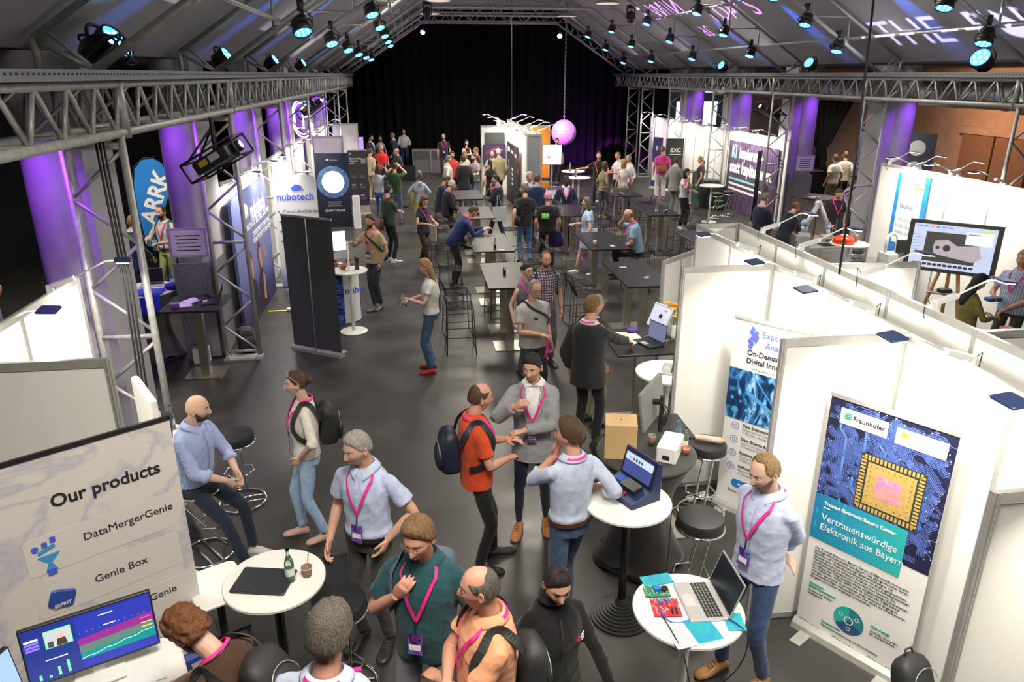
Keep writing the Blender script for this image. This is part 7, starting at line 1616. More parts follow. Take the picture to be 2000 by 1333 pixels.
def worn_pack(p,label,m,w_=.145,hh=.42,both=True,z0=1.0,sling=False,mside=1):
    """backpack worn by person p: a thing of its own, at the person's back"""
    r=p.root; t=thing('backpack',label,'backpack',r.location); t.rotation_euler=r.rotation_euler
    s=p.s; T=lambda x,u,d: p.torso(z0+u,PI,0)+ (p.Rl@V(x,-d,0))
    n=24; rs=[]
    for k in range(13):
        u=k/12; ww=w_*(max(.04,1-((u-.5)*2)**6))**.5*(1-.12*u); dd=.085*(max(.05,1-((u-.42)*1.8)**4))**.5
        c=p.torso(z0+hh*u/p.s,PI,p.off+.012)+p.Rl@V(0,-.085,0)
        rs.append([c+p.Rl@V(ww*abs(math.cos(a))**.6*(1 if math.cos(a)>0 else -1),dd*abs(math.sin(a))**.7*(1 if math.sin(a)>0 else -1),0) for a in [2*PI*j/n for j in range(n)]])
    B().rings(rs).build('bag_body',m,t,True)
    c=p.torso(z0+hh*.38/p.s,PI,p.off+.012)+p.Rl@V(0,-.17,0); B().ell(c,w_*.8,.04,hh*.3,R=p.Rl,n=20,k=12).build('front_pocket',m,t,True)
    b=B(); b.tube([c+p.Rl@V(w_*.75*math.cos(a),-.01,hh*.26*math.sin(a)+.03) for a in [PI*j/12 for j in range(13)]],.003,5).build('zip',ALU,t,True)
    for sd in((-1,1) if both else (mside,)):
        pts=[(1.30,sd*148,.03),(1.40,sd*132,.02),(1.455,sd*112,.012),(1.475,sd*88,.014),(1.452,sd*64,.014),(1.38,sd*50,.010),(1.28,sd*46,.010),(1.18,sd*58,.010),(1.12,sd*85,.012),(1.08,sd*125,.016)]
        o=p.strip([(z,a,p.of+x) for z,a,x in pts],.045*p.s,m,'shoulder_strap',t,.008)
    p1=c; return t
def crossbag(p,label,m,sd=1,z=.98,size=(.24,.07,.2),strap=None,name='shoulder_bag',ang=95,top=(0,0)):
    """bag hanging at one hip with its strap over the shoulder"""
    r=p.root; t=thing(name,label,'bag',r.location); t.rotation_euler=r.rotation_euler
    c=p.torso(z,math.radians(sd*ang),p.of+size[1]*.55+.02); o=p.torso(z,math.radians(sd*ang),0); nrm=(p.torso(z,math.radians(sd*ang),.1)-o).normalized(); q=Matrix((V(nrm.y,-nrm.x,0).normalized(),nrm,V(0,0,1))).transposed()
    B().rbox(c,size,.03,R=q@Matrix.Identity(3)).build('bag_body',m,t,True)
    st=strap or m
    pts=[(z+.08,sd*ang,.02),(1.2,sd*60,.012),(1.33,sd*15,.01),(1.44,-sd*35,.010),(1.478,-sd*75,.014),(1.46,-sd*130,.012),(1.35,-sd*165,.01),(1.2,sd*150,.012),(z+.08,sd*(ang+8),.02)]
    p.strip([(zz_,a,p.of+x) for zz_,a,x in pts],.03,st,'strap',t,.004)
    return t
def tote(p,label,m,sd=1,z=.82,name='tote_bag',letter=None,ang=90):
    r=p.root; t=thing(name,label,'bag',r.location); t.rotation_euler=r.rotation_euler
    a=math.radians(sd*ang); c=p.torso(1.0,a,p.of+.10)+V(0,0,-.16); q=Matrix.Rotation(-a+0,3,'Z')
    b=B(); b.rings([[c+q@V(x*w_,y,z_) for x,y in((-1,-.02),(1,-.02),(1,.02),(-1,.02))] for z_,w_ in((-.2,.17),(0,.18),(.17,.18))]); b.build('bag_body',m,t)
    sh=p.torso(1.475,math.radians(sd*85),p.of+.01)
    for x in(-.07,.07): B().tube([c+q@V(x,0.0,.16),c.lerp(sh,.5)+q@V(x*.5,.03,0),sh+V(0,x*.25,0)],.008,6).build('strap',m,t,True)
    if letter: pass
    return t
# ---------------------------------------------------------------- the people of the hall
DK=(.018,.018,.022); NVT=(.02,.03,.08); CH=(.05,.05,.055); BEI=(.45,.36,.22)
def heldpaper(p,sd,label,w=.2,l=.28,m=None,name='paper_sheet',rot=(1.0,0,0),dz=0):
    c=p.world(p.hand[sd]); t=thing(name,label,'paper',c+V(0,0,dz)); t.rotation_euler=(rot[0],rot[1],p.root.rotation_euler.z+rot[2]); B().box((0,0,0),(w,l,.004)).build('sheet',m or PAPER,t); return t
def phone(p,sd,label,rot=(.6,0,0),name='phone'):
    c=p.world(p.hand[sd]); t=thing(name,label,'phone',c); t.rotation_euler=(rot[0],rot[1],p.root.rotation_euler.z+rot[2]); B().rbox((0,0,0),(.075,.15,.009),.012).build('case',BLK,t); B().box((0,0,.0052),(.068,.14,.001)).build('screen',M('phone_glass',(.05,.07,.12),.15),t); return t
# foreground
p=person('bald bearded man in a blue striped shirt sitting on a padded stool',(388,755),112,1.80,lod=0,skin='l',hair=('bald','brown'),beard=('full','brown'),top=('shirt',(.28,.36,.66),'stripe',(.45,.52,.78),260),sleeve='roll',bottom=('trousers',(.018,.025,.045)),shoes=(.62,.6,.57),armR='lap',armL='lap',seat=.70,pos=(-2.04,6.1),feet=((.14,.50),(-.10,.42)),hyaw=-22,lean=8,belly=.02)
p=person('woman in a white blouse and light blue trousers with sunglasses on her hair',(575,727),258,1.70,sex='f',lod=0,skin='l',hair=('bun','brown'),top=('blouse',(.74,.72,.68)),sleeve='elbow',armR='side',armL='hip',lany=True,bottom=('trousers',(.33,.47,.70)),shoes=(.48,.30,.24),legs='std',feet=((.09,.10,.05),(-.09,-.10,.05)))
for hx in(-1,1): B().tube([p.TH((hx*.03+.022*math.cos(a),.07-.01*math.sin(a),.105+.014*math.sin(a))) for a in [2*PI*j/14 for j in range(14)]],.003,5,closed=True).tube([p.TH((hx*.055,.068,.108)),p.TH((hx*.088,.02,.07)),p.TH((hx*.09,-.03,.02))],.003,5).build('sunglasses',M('sunglass_frame',(.5,.4,.38),.3),p.root,True)
for sd,f in((1,.10),(-1,-.10)): q=p.root; B().bar((sd*.09,f-.06,0),(sd*.09,f-.055,.08),.006,6).build('heel',M('heel_nude',(.48,.30,.24),.3),q)
worn_pack(p,'black backpack worn by the woman in the white blouse',BPK)
p=person('grey-haired man in a pale blue short-sleeved shirt with badge on pink lanyard',(695,845),205,1.85,lod=0,hair=('short','grey'),top=('shirt',(.48,.56,.78)),tuck=True,belt=(.02,.02,.02),lany=True,armR=((.24,.12,.93),(.4,-1,0)),armL='hip',hyaw=28,hpit=12,bottom=('trousers',(.055,.05,.045)),belly=.015)
c=p.world(p.hand[1]); t=laptop(c.x,c.y-.02,c.z-.15,.4,'dark laptop held low by the grey-haired man in pale blue',0,.33,.25,DLAP); t.rotation_euler=(1.25,.25,.5)
# grey-haired man's shirt pocket

p=person('man with glasses in a dark teal polo shirt gripping a bag strap',(815,1015),200,1.86,lod=0,skin='r',hair=('thick','sandy'),top=('polo',(.02,.075,.09)),glasses='gold',lany=True,armR='strap',armL=((.22,.08,.92),(1,-.5,0)),hyaw=5,hpit=14,bottom=('jeans',(.22,.23,.26)),belly=.03,width=1.04)
worn_pack(p,'blue-grey backpack slung on one shoulder of the man in the dark teal polo',M('blue_grey_canvas',(.09,.14,.2),.8,bump=.3),w_=.13,hh=.36,both=False,z0=1.05)
p=person('balding man in a peach polo shirt with folded arms and backpack',(935,1110),262,1.82,lod=0,skin='r',hair=('balding','sg'),top=('polo',(.80,.36,.2)),lany=True,badge=False,armR='cross',armL=((-.02,.25,1.10),(1,.2,-.8)),hyaw=15,hpit=4,bottom=('jeans',(.15,.16,.2)),width=1.08,belly=.03)
worn_pack(p,'dark grey backpack worn by the man in the peach polo',M('grey_nylon',(.03,.032,.035),.6,bump=.2),z0=.92,hh=.38)
p=person('dark-haired woman in a black fleece jacket with a red cross emblem',(1090,1110),168,1.70,sex='f',lod=0,hair=('pony','dark'),top=('fleece',(.012,.012,.014)),sleeve='long',armR='side',armL=((.30,.20,.92),(.4,-1,0)),hpit=18,hyaw=6,bottom=('trousers',(.4,.03,.03)),legs='walk',width=1.12,collar=False)
b=B(); c0=p.torso(1.28,math.radians(-32),p.of+.003)
for w_,h_ in((.035,.012),(.012,.035)): p.strip([(1.28+h_/2,-32,p.of+.004),(1.28-h_/2,-32,p.of+.004)],w_,M('emblem_red',(.7,.03,.05),.5),'emblem')
for i in range(3): p.strip([(1.295-.016*i,-45,p.of+.004),(1.288-.016*i,-45,p.of+.004)],.05-.008*i,WPR,'emblem_text')
p.strip([(z,0,p.of+.003) for z in np.linspace(.86,1.42,10)],.008,M('zip_grey',(.1,.1,.1),.3,.6),'zip'); B().tube([p.up(V(.068*math.cos(a),-.012+.062*math.sin(a),z)) for z in (1.47,) for a in [2*PI*j/16 for j in range(16)]],.026,8,closed=True).build('stand_collar',cloth((.012,.012,.014)),p.root,True)
p=person('man with brown-grey hair and pale shirt seen from behind at the bottom edge',(640,1192),18,1.94,lod=0,skin='r',hair=('thick','sg',1.15),top=('shirt',(.5,.56,.72)),lany=True,armR=((.27,.30,1.08),(.8,-.5,-.6)),armL='side',hpit=10,width=1.08)
p=person('curly red-haired bearded man in brown bending over the counter',(362,1197),292,1.76,lod=0,skin='l',hair=('curly','red',1.1),beard=('full','red'),top=('tee',(.06,.032,.02)),lany=True,badge=False,armR=((.12,.62,1.02),(.8,-.2,-.6)),armL=((.08,.52,1.05),(.8,-.2,-.6)),lean=30,hpit=8,bottom=('jeans',(.03,.035,.05)))
worn_pack(p,'black backpack worn by the bending red-haired man',BPK)
wpos=p.world(p.hand[-1]); t=thing('wristwatch','silver watch on the wrist of the bending red-haired man','watch',wpos); q=wpos; 
bpy.data.objects.remove(t)
p=person('man in an orange-red polo shirt with a navy backpack, seen from the side',(938,750),82,1.80,lod=0,skin='r',hair=('balding','brown',1.5),top=('polo',(.62,.075,.02)),lany=True,badge=False,armR=((.06,.25,1.08),(.8,-.6,-.6)),armL=((.05,.27,1.20),(.8,-.4,-1)),hyaw=-6,hpit=8,bottom=('trousers',(.012,.012,.014)),shoes=(.012,.012,.012),feet=((.10,-.02),(-.12,.16)))
worn_pack(p,'navy and black backpack on the man in the orange-red polo',M('navy_nylon',(.012,.018,.04),.5,bump=.15),w_=.15)
c=p.world(p.hand[-1]); t=thing('sunglasses','amber sunglasses in the hand of the man in the orange-red polo','glasses',c+V(0,0,.02)); b=B(); [b.tube([(.03*sx+.022*math.cos(a),0,.018*math.sin(a)) for a in [2*PI*j/12 for j in range(12)]],.004,6,closed=True) for sx in(-1,1)]; b.tube([(-.05,0,0),(-.05,.12,0)],.003); b.build('frame',M('amber_frame',(.15,.06,.02),.3),t,True)
p=person('young man in a grey blazer and white shirt with one palm raised',(1040,693),192,1.84,lod=0,hair=('short','dark',.9),top=('jacket',(.30,.31,.33)),sleeve='long',inner=(.8,.8,.82),armR=((.15,.27,1.36),(.9,.1,-1)),armL=((-.06,.24,1.13),(1,.1,-.8)),lany=True,bottom=('skinny',(.012,.016,.035)),shoes=(.38,.15,.045),feet=((.12,.04),(-.13,-.05)),hyaw=18,hpit=10,width=.95)
p=person('man in a pale blue shirt and jeans seen from behind with hand at his chin',(1112,820),338,1.80,lod=0,skin='r',hair=('thick','brown'),top=('shirt',(.50,.57,.74)),sleeve='roll',tuck=True,belt=(.09,.035,.015),lany=True,badge=False,armL='chin',armR=((1.33,4.93,1.15,0),(.5,-.7,-1)),bottom=('jeans',(.045,.085,.17),'denim'),shoes=(.08,.08,.03),feet=((.02,.03),(-.12,-.16)),hyaw=-35)
p=person('bearded fair-haired man in a pale shirt and jeans, hands behind his back',(1497,890),245,1.86,lod=0,skin='l',hair=('receding','light'),beard=('full','sandy'),top=('shirt',(.46,.52,.72)),sleeve='roll',armR='behind',armL='behind',lany=True,bottom=('jeans',(.03,.06,.14),'denim'),shoes=(.42,.2,.06),feet=((.13,.08),(-.13,-.04)),hyaw=8,hpit=16)
# middle ground
p=person('man in a black suit seen from behind reaching for the laptop',(1158,578),40,1.86,lod=1,skin='r',hair=('short','sandy'),top=('jacket',(.022,.024,.028)),sleeve='long',inner=(.7,.7,.7),armR=((2.50,8.02,1.18,0),(.6,-.6,-1)),armL='side',bottom=('trousers',(.015,.015,.018)),lany=True,badge=False,hyaw=15)
p=person('grey-haired man in white with glasses, mostly hidden by the black suit man',(1166,577),72,1.70,lod=1,hair=('short','grey'),glasses='clear',top=('shirt',(.7,.7,.7)),lany=True,badge=False,bottom=('trousers',(.4,.34,.24)))
worn_pack(p,'black backpack on the hidden man in white behind the black suit',BPK)
p=person('stocky man in a light grey t-shirt with glasses holding a pink lanyard',(1045,548),158,1.76,lod=1,hair=('receding','grey'),glasses='dark',top=('tee',(.42,.42,.39)),armR=((.08,.28,1.12),(.8,-.3,-.8)),armL='side',bottom=('trousers',(.05,.05,.055)),belly=.06,width=1.1,hpit=10)
c=p.world(p.hand[1]); t=thing('lanyard','pink lanyard dangling from the hand of the man in the grey t-shirt','lanyard',c); B().tube([(0,0,.02),(.01,0,-.1),(.0,0,-.2),(-.02,0,-.3)],.011,5).tube([(0,0,.02),(.03,0,-.1),(.03,0,-.2),(-.02,0,-.3)],.011,5).build('ribbon',PINK,t,True)
crossbag(p,'black bag with a black strap on the man in the grey t-shirt',BPK,sd=-1,z=.95,size=(.2,.08,.2),ang=130)
person('woman with glasses and tied dark hair in a grey sleeveless vest',(1030,515),150,1.68,sex='f',lod=1,skin='l',hair=('bun','dark'),glasses='dark',top=('vest',(.13,.13,.15)),sleeve='none',lany=True,badge=False,bottom=('trousers',(.14,.14,.16)))
p=person('bearded man with glasses in a plaid shirt',(1066,492),170,1.77,lod=1,skin='r',hair=('receding','sandy'),beard=('thin','sg'),glasses='clear',top=('shirt',(.6,.58,.56),'plaid',(.10,.06,.10),150),bottom=('trousers',(.1,.1,.12)),belly=.04,width=1.08)
worn_pack(p,'dark green backpack on the man in the plaid shirt',M('pine_nylon',(.02,.04,.04),.6,bump=.2),mside=-1)
p=person('woman with long blond hair, white blouse, wide jeans and red shoes',(830,507),272,1.72,sex='f',lod=1,skin='l',hair=('long','blond'),top=('blouse',(.74,.74,.74)),armR=((.12,.33,1.10),(.7,-.3,-1)),armL=((.12,.30,1.18),(.7,-.3,-1)),bottom=('wide',(.06,.12,.22),'denim'),shoes=(.5,.02,.02),hpit=14)
phone(p,1,'dark tablet in the hand of the blond woman in white'); c=p.world(p.hand[-1]); bottle(c.x,c.y,c.z-.05,'small clear bottle held by the blond woman in white',CLR,.18)
p=person('bearded man in a beige t-shirt with crossed legs and one hand raised',(722,420),215,1.78,lod=1,hair=('short','brown'),beard=('full','brown'),top=('tee',(.50,.38,.22)),lany=True,armR=((.22,.30,1.28),(.8,-.3,-1)),armL='pocket',bottom=('jeans',(.04,.045,.05)),shoes=(.1,.1,.11),legs='cross')
crossbag(p,'small black camera bag on the man in the beige t-shirt',BLK,sd=-1,z=1.0,size=(.12,.08,.14),ang=100,name='camera_bag')
p=person('man in a dark green t-shirt with folded arms and glasses',(758,362),55,1.80,lod=1,hair=('short','dark'),glasses='clear',top=('tee',(.03,.055,.04)),armR='cross',armL='cross',lany=True,badge=False,bottom=('trousers',DK),shoes=(.6,.6,.6),beard=('thin','dark'))
crossbag(p,'brown leather bag at the hip of the man in the dark green t-shirt',M('brown_leather',(.09,.03,.015),.45),sd=-1,z=.92,size=(.34,.1,.26),ang=170)
p=person('woman with a striped top and blue jeans holding up her phone',(738,322),20,1.70,sex='f',hair=('long','brown'),top=('blouse',(.65,.68,.7),'hstripe',(.1,.12,.2),200),sleeve='long',armR='up',armL='up',bottom=('skinny',(.03,.10,.32)),shoes=(.6,.6,.6)); phone(p,1,'phone held up by the woman in the striped top',rot=(1.4,0,0))
person('man in a cream sweater seen from behind beside the dark banner',(723,290),40,1.78,hair=('short','brown'),top=('sweater',(.62,.52,.32)),sleeve='long',bottom=('trousers',BEI),shoes=(.6,.6,.6))
person('man in a forest green shirt seen from behind, below the black panel',(770,318),10,1.78,hair=('short','dark'),top=('tee',(.02,.06,.02)),armR='up',armL='up',bottom=('jeans',(.1,.16,.25)))
person('man in a bright red shirt near the far left booths',(744,283),165,1.76,skin='r',hair=('receding','grey'),top=('shirt',(.65,.03,.04)),bottom=('trousers',CH))
person('man in a dark suit by the far case, leftmost of the far group',(724,264),120,1.80,hair=('short','dark'),glasses=None,top=('jacket',(.03,.035,.055)),sleeve='long',inner=(.5,.6,.8))
person('red-haired woman in a patterned blouse in the far left group',(742,266),170,1.68,sex='f',hair=('bob','red'),top=('blouse',(.5,.48,.45),'hstripe',(.12,.1,.1),120),skin='r')
person('tall man in a navy jacket facing left in the far left group',(766,260),285,1.84,skin='r',hair=('short','sandy'),top=('jacket',(.015,.025,.06)),sleeve='long',inner=(.6,.4,.5))
person('bald man with glasses right behind the black panel',(774,290),250,1.78,skin='r',hair=('fringe','brown'),glasses=None,top=('shirt',(.03,.03,.04)))
t,W,F=monitor((-.95,25.3),(.12,25.0),1.37,.5,'wide black screen seen from behind among the far left group',BLK,tilt=0,name='screen',cat='screen'); B().bar((W/2,-.85,-.05),(W/2,.1,-.05),.03).build('stand',BLKM,t); B().box((W/2,-.84,-.05),(.5,.02,.4)).build('foot',BLKM,t)
p=person('man with glasses in a white shirt holding papers, standing before the curtain',(788,252),175,1.86,hair=('short','brown'),glasses=None,top=('shirt',(.52,.5,.56)),sleeve='roll',armR='hold',armL='hold',tuck=True,lany=False,bottom=('trousers',NVT)); heldpaper(p,1,'white papers held by the tall man before the curtain')
p=person('woman in a pale blue sweater and yellow skirt seen from behind',(818,335),8,1.68,sex='f',hair=('bob','sg'),top=('sweater',(.40,.46,.62)),sleeve='long',bottom=('skirt',(.42,.36,.06)),shoes=(.6,.6,.6),armL='hip',armR='hip')
crossbag(p,'yellow-ochre cloth bag hanging from the woman in pale blue',M('ochre_cloth',(.32,.26,.08),.8),sd=-1,z=1.0,size=(.16,.08,.34),ang=120)
p=person('woman with brown hair in a dark t-shirt looking down',(828,383),140,1.68,sex='f',hair=('bob','red'),top=('tee',(.02,.025,.035)),lany=True,badge=False,armR='hold',armL='hold',bottom=('wide',(.035,.022,.018)),shoes=(.1,.05,.03),hpit=25,legs='walk',lod=1); tote(p,'cream tote bag carried by the woman with brown hair',M('cream_canvas',(.6,.55,.42),.8),sd=-1,ang=110)
p=person('grey-haired man in a dark vest standing before the curtain',(866,262),185,1.80,skin='t',hair=('short','grey'),top=('vest',(.03,.03,.035)),lany=True,bottom=('trousers',DK),armR='side')
person('curly-haired woman in a black top with bare arms before the curtain',(911,274),180,1.66,sex='f',skin='r',hair=('bob','dark'),top=('tank',(.015,.015,.018)),sleeve='none',armR='chin',armL='cross')
person('man in a red polo in the crowd at the middle stand',(883,296),170,1.76,skin='t',hair=('short','dark'),top=('polo',(.6,.04,.03)))
person('man in a white jacket with backpack straps at the middle stand',(876,304),80,1.78,skin='r',hair=('short','sg'),top=('shirt',(.6,.58,.5)),sleeve='long',lany=True,badge=False)
person('man in a black suit seen from behind in the middle crowd',(904,304),350,1.80,hair=('short','dark'),top=('jacket',(.012,.012,.016)),sleeve='long',inner=(.3,.3,.3))
person('fair-haired woman in cream half hidden in the middle crowd',(908,296),180,1.66,sex='f',skin='r',hair=('bob','light'),top=('blouse',(.6,.52,.36)))
p=person('man in a grey t-shirt with beard at the middle stand',(925,300),235,1.78,hair=('short','brown'),beard=('full','brown'),top=('tee',(.2,.22,.23)),lany=True,armR='hold',armL='hold',bottom=('jeans',(.08,.12,.2)))
person('man looking down at the left edge of the middle stand',(929,288),260,1.72,hair=('short','sandy'),top=('tee',(.03,.03,.03)))
person('bald smiling man beside the dark screen of the middle stand',(961,296),190,1.66,skin='r',hair=('bald','brown'),top=('shirt',(.6,.6,.6)))
person('grey-haired man in a khaki jacket seen from behind at the middle stand',(973,291),340,1.82,skin='r',hair=('short','white'),top=('jacket',(.28,.24,.13)),sleeve='long',inner=(.3,.3,.3),bottom=('trousers',CH))
person('woman with black ponytail and black top at the middle stand',(957,312),345,1.70,sex='f',hair=('pony','black'),top=('tee',(.015,.012,.018)),bottom=('trousers',(.12,.12,.14)))
person('man in a navy sweater sitting at the farthest left-row table',(877,334),70,1.80,hair=('short','brown'),beard=('full','brown'),top=('sweater',(.015,.02,.04)),sleeve='long',armR='front',armL='front',seat=.76,pos=(.72,20.0),hpit=20,bottom=('trousers',(.03,.05,.04)),lean=12)
p=person('bald-cropped man in a black blazer with glasses at the third left-row table',(882,352),85,1.80,lod=1,skin='r',hair=('crop','white'),glasses='clear',top=('jacket',(.02,.02,.024)),sleeve='long',inner=(.25,.2,.3),lany=True,badge=False,seat=.80,armR='front',armL='front',hpit=14,lean=6); phone(p,-1,'phone held by the cropped man in the black blazer')
p=person('man in a navy jacket holding his chin, with pink lanyard and tote',(968,342),275,1.78,lod=1,hair=('short','dark'),top=('jacket',(.02,.025,.045)),sleeve='long',inner=(.3,.3,.35),lany=True,badge=False,armR='chin',armL='cross',bottom=('jeans',(.03,.06,.12)),legs='walk'); tote(p,'pale grey tote bag on the man holding his chin',M('grey_canvas',(.45,.47,.5),.8),sd=-1,ang=100)
p=person('man in a navy sweater leaning with both forearms on a dark table',(924,402),82,1.82,lod=1,skin='r',hair=('short','brown'),top=('sweater',(.02,.035,.12)),sleeve='long',lany=True,badge=False,lean=34,armR=((.10,.60,1.15),(.5,-.3,-1)),armL=((.06,.66,1.15),(.5,-.3,-1)),hpit=-2,bottom=('trousers',(.04,.022,.02)),shoes=(.05,.05,.05))
p=person('man in a black t-shirt and blue jeans seen from behind with shoulder bag',(1024,360),5,1.84,lod=1,skin='r',hair=('short','sg'),top=('tee',(.015,.015,.017)),bottom=('jeans',(.09,.19,.40),'denim'),armL='back',hyaw=-60); crossbag(p,'black shoulder bag on the man in black t-shirt and blue jeans',BPK,sd=-1,z=.98,ang=130)
person('man in a navy suit seen from behind by the grey felt panel',(1049,341),15,1.82,hair=('short','brown'),top=('jacket',(.015,.03,.075)),sleeve='long',inner=(.3,.3,.4))
person('white-haired man in a dark suit facing the viewer by the grey felt panel',(1034,336),165,1.78,skin='r',hair=('short','white'),top=('jacket',(.03,.03,.045)),sleeve='long',inner=(.6,.6,.65))
p=person('person in a colourful headscarf and black t-shirt with green back print',(1070,375),5,1.76,lod=1,skin='r',hair=('scarf','brown'),top=('tee',(.012,.012,.014)),bottom=('trousers',(.012,.012,.016)),width=1.1)
GPR=M('acid_green_print',(.15,.7,.02),.6)
p.strip([(1.32,196,p.of+.003),(1.26,196,p.of+.003),(1.20,196,p.of+.003)],.17,GPR,'back_print'); 
c=p.torso(1.27,math.radians(190),p.of+.035); txt('FLY!',.085,WPR,p.root,c,rot=(PI/2,0,0),align='CENTER',bold=.03)
t=thing('navy_jacket','crumpled navy jacket carried by the person with the green back print','jacket',p.world(p.hand[1])+V(.02,0,-.12)); B().ell((0,0,0),.13,.1,.2,n=14,k=10).ell((.05,.03,-.08),.1,.08,.14,n=12).build('fabric',cloth((.02,.02,.10)),t,True)
person('dark-skinned young person in a navy suit sitting at the table with bottles',(1130,353),188,1.76,skin='d',lod=1,hair=('short','black'),top=('jacket',(.018,.028,.06)),sleeve='long',inner=(.7,.65,.7),lany=True,badge=False,seat=.82,armR='low',armL='low',pos=(3.95,19.0),feet=((.1,.3),(-.1,.3)))
p=person('woman with long brown hair in a pale blue dress walking left',(1146,386),285,1.70,sex='f',lod=1,skin='l',hair=('long','sg'),top=('dress',(.36,.48,.68)),bottom=('bare',(.3,.3,.3)),shoes=(.62,.62,.6),legs='walk',armR='hold'); tote(p,'white tote bag carried by the woman in the pale blue dress',WHITE,sd=1,ang=100)
p=person('man in black with an orange lanyard stretching out his arm',(1170,297),200,1.78,hair=('short','brown'),top=('tee',(.015,.015,.018)),armR=((.62,.15,1.22),(.4,-.5,-1)),armL='hip',bottom=('trousers',DK)); p.strip([(z,sd*(30-(1.45-z)*80),p.of+.004) for sd in (1,) for z in np.linspace(1.45,1.1,6)],.02,M('orange_ribbon',(.9,.25,.03)),'lanyard')
person('woman in an olive top and grey trousers by the right-row table',(1182,317),60,1.70,sex='f',hair=('bob','brown'),top=('tee',(.22,.19,.12)),sleeve='roll',bottom=('trousers',(.07,.07,.08)),shoes=(.4,.3,.1))
person('bald man in a white shirt, tallest of the right standing group',(1207,297),255,1.80,skin='r',hair=('crop','sandy'),top=('shirt',(.6,.6,.65)),armR='hold',armL='hold',bottom=('trousers',DK))
person('blond woman in a white sleeveless top and beige skirt seen from behind',(1218,312),350,1.70,sex='f',skin='r',hair=('bob','blond'),top=('tank',(.7,.68,.65)),sleeve='none',bottom=('skirt',(.5,.45,.38)))
person('grey-haired man in a white shirt, rightmost of the right standing group',(1228,303),250,1.74,skin='r',hair=('short','grey'),top=('shirt',(.62,.62,.66)),sleeve='roll',bottom=('trousers',DK))
p=person('man in a bright pink shirt and white trousers seen from behind',(1295,286),10,1.84,skin='r',hair=('short','sandy'),top=('tee',(.75,.08,.35)),bottom=('wide',(.65,.6,.55)),shoes=(.75,.12,.3),width=1.08); crossbag(p,'tan leather bag on the back of the man in the bright pink shirt',M('tan_leather',(.35,.13,.03),.5),sd=-1,z=1.05,size=(.26,.1,.22),ang=175)
p=person('man in a light grey suit near the right booths',(1323,306),60,1.82,hair=('short','brown'),top=('jacket',(.24,.25,.24)),sleeve='long',inner=(.5,.5,.5),bottom=('trousers',(.2,.21,.2)),armR='hold')
person('dark-haired woman in white with a hand at her mouth by the right booths',(1342,331),150,1.68,sex='f',hair=('bob','dark'),top=('blouse',(.6,.58,.62)),lany=True,armR='chin',armL='hold',bottom=('wide',DK),shoes=(.6,.6,.6),lod=1)
person('woman with a long ponytail in a dark top and green trousers',(1369,306),300,1.70,sex='f',skin='r',hair=('pony','light'),top=('tee',(.03,.035,.04)),lany=True,badge=False,bottom=('trousers',(.02,.12,.08)))
p=person('bald man in a blue t-shirt sitting at a dark table on the phone',(1216,410),282,1.80,lod=1,skin='r',hair=('fringe','sandy'),top=('tee',(.20,.32,.46)),lany=True,badge=False,seat=.78,armR='phone',armL='front',bottom=('trousers',DK),pos=(4.43,14.15),feet=((.12,.35,.28),(-.12,.32,.28)),lean=14,belly=.04); phone(p,1,'phone at the ear of the bald man in the blue t-shirt',rot=(1.5,0,.3))
person('person in black standing behind the tilted white screen near the mirror ball',(1088,270),180,1.80,hair=('short','dark'),top=('tee',(.015,.012,.018)),bottom=('trousers',DK))
# right block
person('grey-haired man in a dark navy suit behind the right booth walls',(1496,377),75,1.80,lod=1,skin='r',hair=('short','sg'),top=('jacket',(.012,.02,.04)),sleeve='long',inner=(.3,.3,.4),hpit=14,armR='front',armL='front')
person('person with brown hair in a black jacket bending at the robot table',(1556,395),70,1.70,sex='f',lod=1,hair=('bun','red'),top=('jacket',(.012,.014,.025)),sleeve='long',inner=(.2,.2,.2),lean=22,armR='table',armL='table')
person('man in a black t-shirt looking down next to the robot arm',(1640,368),185,1.78,lod=1,skin='r',hair=('short','brown'),top=('tee',(.018,.018,.02)),lany=True,badge=False,armR='low',armL='low',hpit=24,bottom=('jeans',(.03,.05,.09)))
p=person('man in a pale shirt with pink lanyard holding a cup by the right tower',(1667,343),262,1.80,lod=1,hair=('short','brown'),top=('shirt',(.5,.53,.66)),sleeve='roll',lany=True,badge=False,armR='hold',bottom=('jeans',(.04,.06,.12))); crossbag(p,'black shoulder bag on the man in the pale shirt by the right tower',BPK,sd=1,z=1.0,ang=110)
person('man in a white t-shirt and khaki trousers seen from behind in the right aisle',(1632,302),350,1.80,skin='r',hair=('short','brown'),top=('tee',(.6,.56,.5)),bottom=('trousers',(.22,.2,.15)))
person('taller man in white directly beside the tied black drape',(1643,279),20,1.84,skin='r',hair=('short','brown'),top=('tee',(.55,.5,.46)),sleeve='roll',bottom=('trousers',DK),pos=(14.0,22.9))
person('fair-haired person in a dark suit at the far high table, left one',(1586,281),175,1.80,skin='r',hair=('short','light'),top=('jacket',(.015,.016,.03)),sleeve='long',inner=(.5,.5,.55),pos=(12.9,24.75),armR='front',armL='front')
person('dark-haired person in a dark suit at the far high table, right one',(1602,280),200,1.78,hair=('short','black'),top=('jacket',(.015,.016,.02)),sleeve='long',inner=(.5,.5,.55),pos=(13.4,24.8),armR='front',armL='front')
p=person('dark-haired woman in an olive jacket standing at the far side of the right walls',(1916,537),95,1.66,sex='f',lod=1,hair=('long','black',1.1),top=('blouse',(.20,.17,.05)),sleeve='long',armR='hold',armL='hold',bottom=('wide',(.3,.26,.2)),hpit=22)
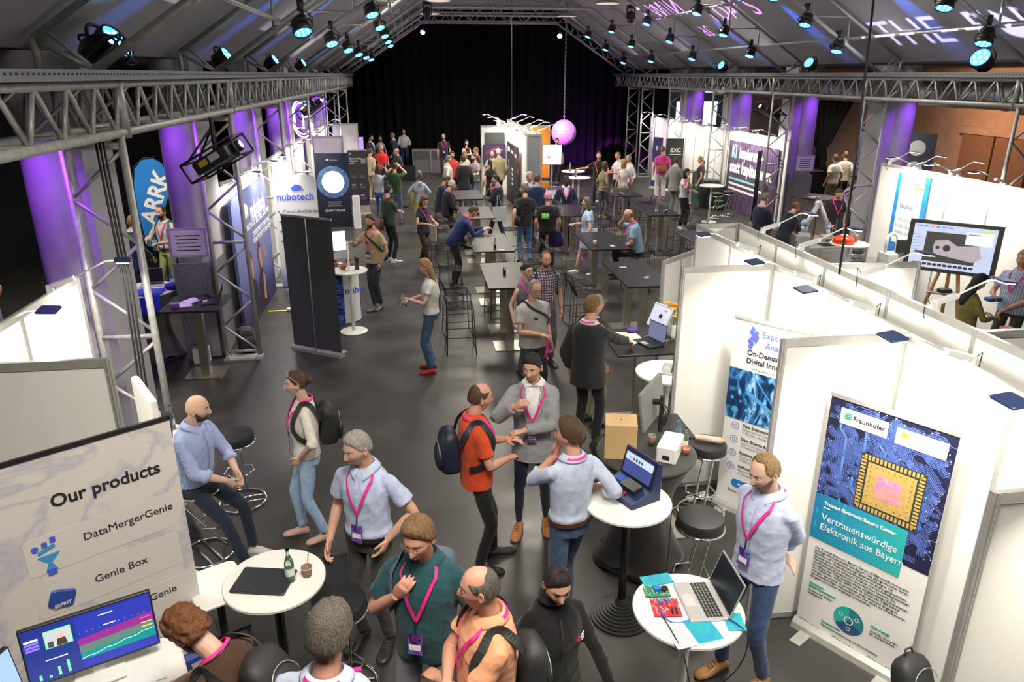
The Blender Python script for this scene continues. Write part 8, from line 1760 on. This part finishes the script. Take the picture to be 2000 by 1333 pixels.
c=p.world(p.hand[1]); t=thing('pink_box','pink and white small bag held by the woman in the olive jacket','bag',c+V(.08,-.1,-.18)); B().rbox((0,0,0),(.16,.09,.2),.02).build('pouch',M('pink_plastic',(.75,.35,.45),.5),t); B().box((.03,-.047,-.01),(.07,.003,.09)).build('dark_field',BLK,t)
p=person('heavy man in a blue striped shirt cut by the right picture edge',(2003,490),250,1.84,lod=1,skin='r',hair=('short','grey'),top=('shirt',(.22,.33,.58),'stripe',(.55,.58,.65),60),lany=True,badge=False,armR='hold',armL='front',belly=.06,width=1.15,bottom=('trousers',(.06,.055,.05)))
c=p.world(p.hand[1]); t=thing('blue_pouch','bright blue folded pouch held by the man in the striped shirt','pouch',c); B().rbox((0,0,0),(.22,.12,.05),.02).build('pouch',M('bag_blue',(.02,.12,.5),.5),t)
person('curly blond person in green partly hidden behind the tripod stand',(1745,522),180,1.60,sex='f',lod=2,skin='r',hair=('bob','light'),top=('blouse',(.1,.16,.06)),pos=(9.15,12.0)) if 0 else None
# left block
p=person('man in a navy jacket seen from the side behind the near left truss tower',(258,421),65,1.78,lod=1,hair=('short','sandy'),skin='r',top=('jacket',(.015,.025,.055)),sleeve='long',inner=(.3,.3,.35),armR='front',armL='front',bottom=('trousers',DK))
p=person('bearded man in a cream shirt and pale green trousers with a teal backpack',(312,403),205,1.82,lod=1,hair=('receding','brown'),beard=('full','dark'),top=('shirt',(.55,.52,.46)),sleeve='roll',lany=True,armR=((.20,.32,1.15),(.8,-.3,-1)),armL='hold',bottom=('trousers',(.38,.42,.16)),tuck=True,belt=(.05,.04,.03)); worn_pack(p,'teal backpack on the bearded man in the cream shirt',M('teal_nylon',(.02,.2,.2),.6,bump=.2)); heldpaper(p,-1,'pale blue leaflet held by the bearded man in the cream shirt',.12,.2,M('pale_card',(.45,.45,.55)),rot=(1.5,0,0))
person('person in a grey shirt cut by the left picture edge',(-12,428),200,1.78,lod=1,hair=('short','dark'),top=('tee',(.28,.27,.25)),bottom=('trousers',DK),pos=(-6.6,11.8))
# ---------------------------------------------------------------- lettering becomes plain meshes
_dg=bpy.context.evaluated_depsgraph_get()
for o in [o for o in bpy.data.objects if o.type in('FONT','CURVE')]:
    me=bpy.data.meshes.new_from_object(o.evaluated_get(_dg)); nm=o.name
    n=bpy.data.objects.new(nm+'_mesh',me); C.objects.link(n); n.parent=o.parent; n.matrix_parent_inverse=o.matrix_parent_inverse.copy(); n.location=o.location; n.rotation_euler=o.rotation_euler; n.scale=o.scale
    if o.parent is None: n.matrix_world=o.matrix_world
    for k_ in o.keys():
        if k_ in('label','category','group','kind'): n[k_]=o[k_]
    bpy.data.objects.remove(o); n.name=nm
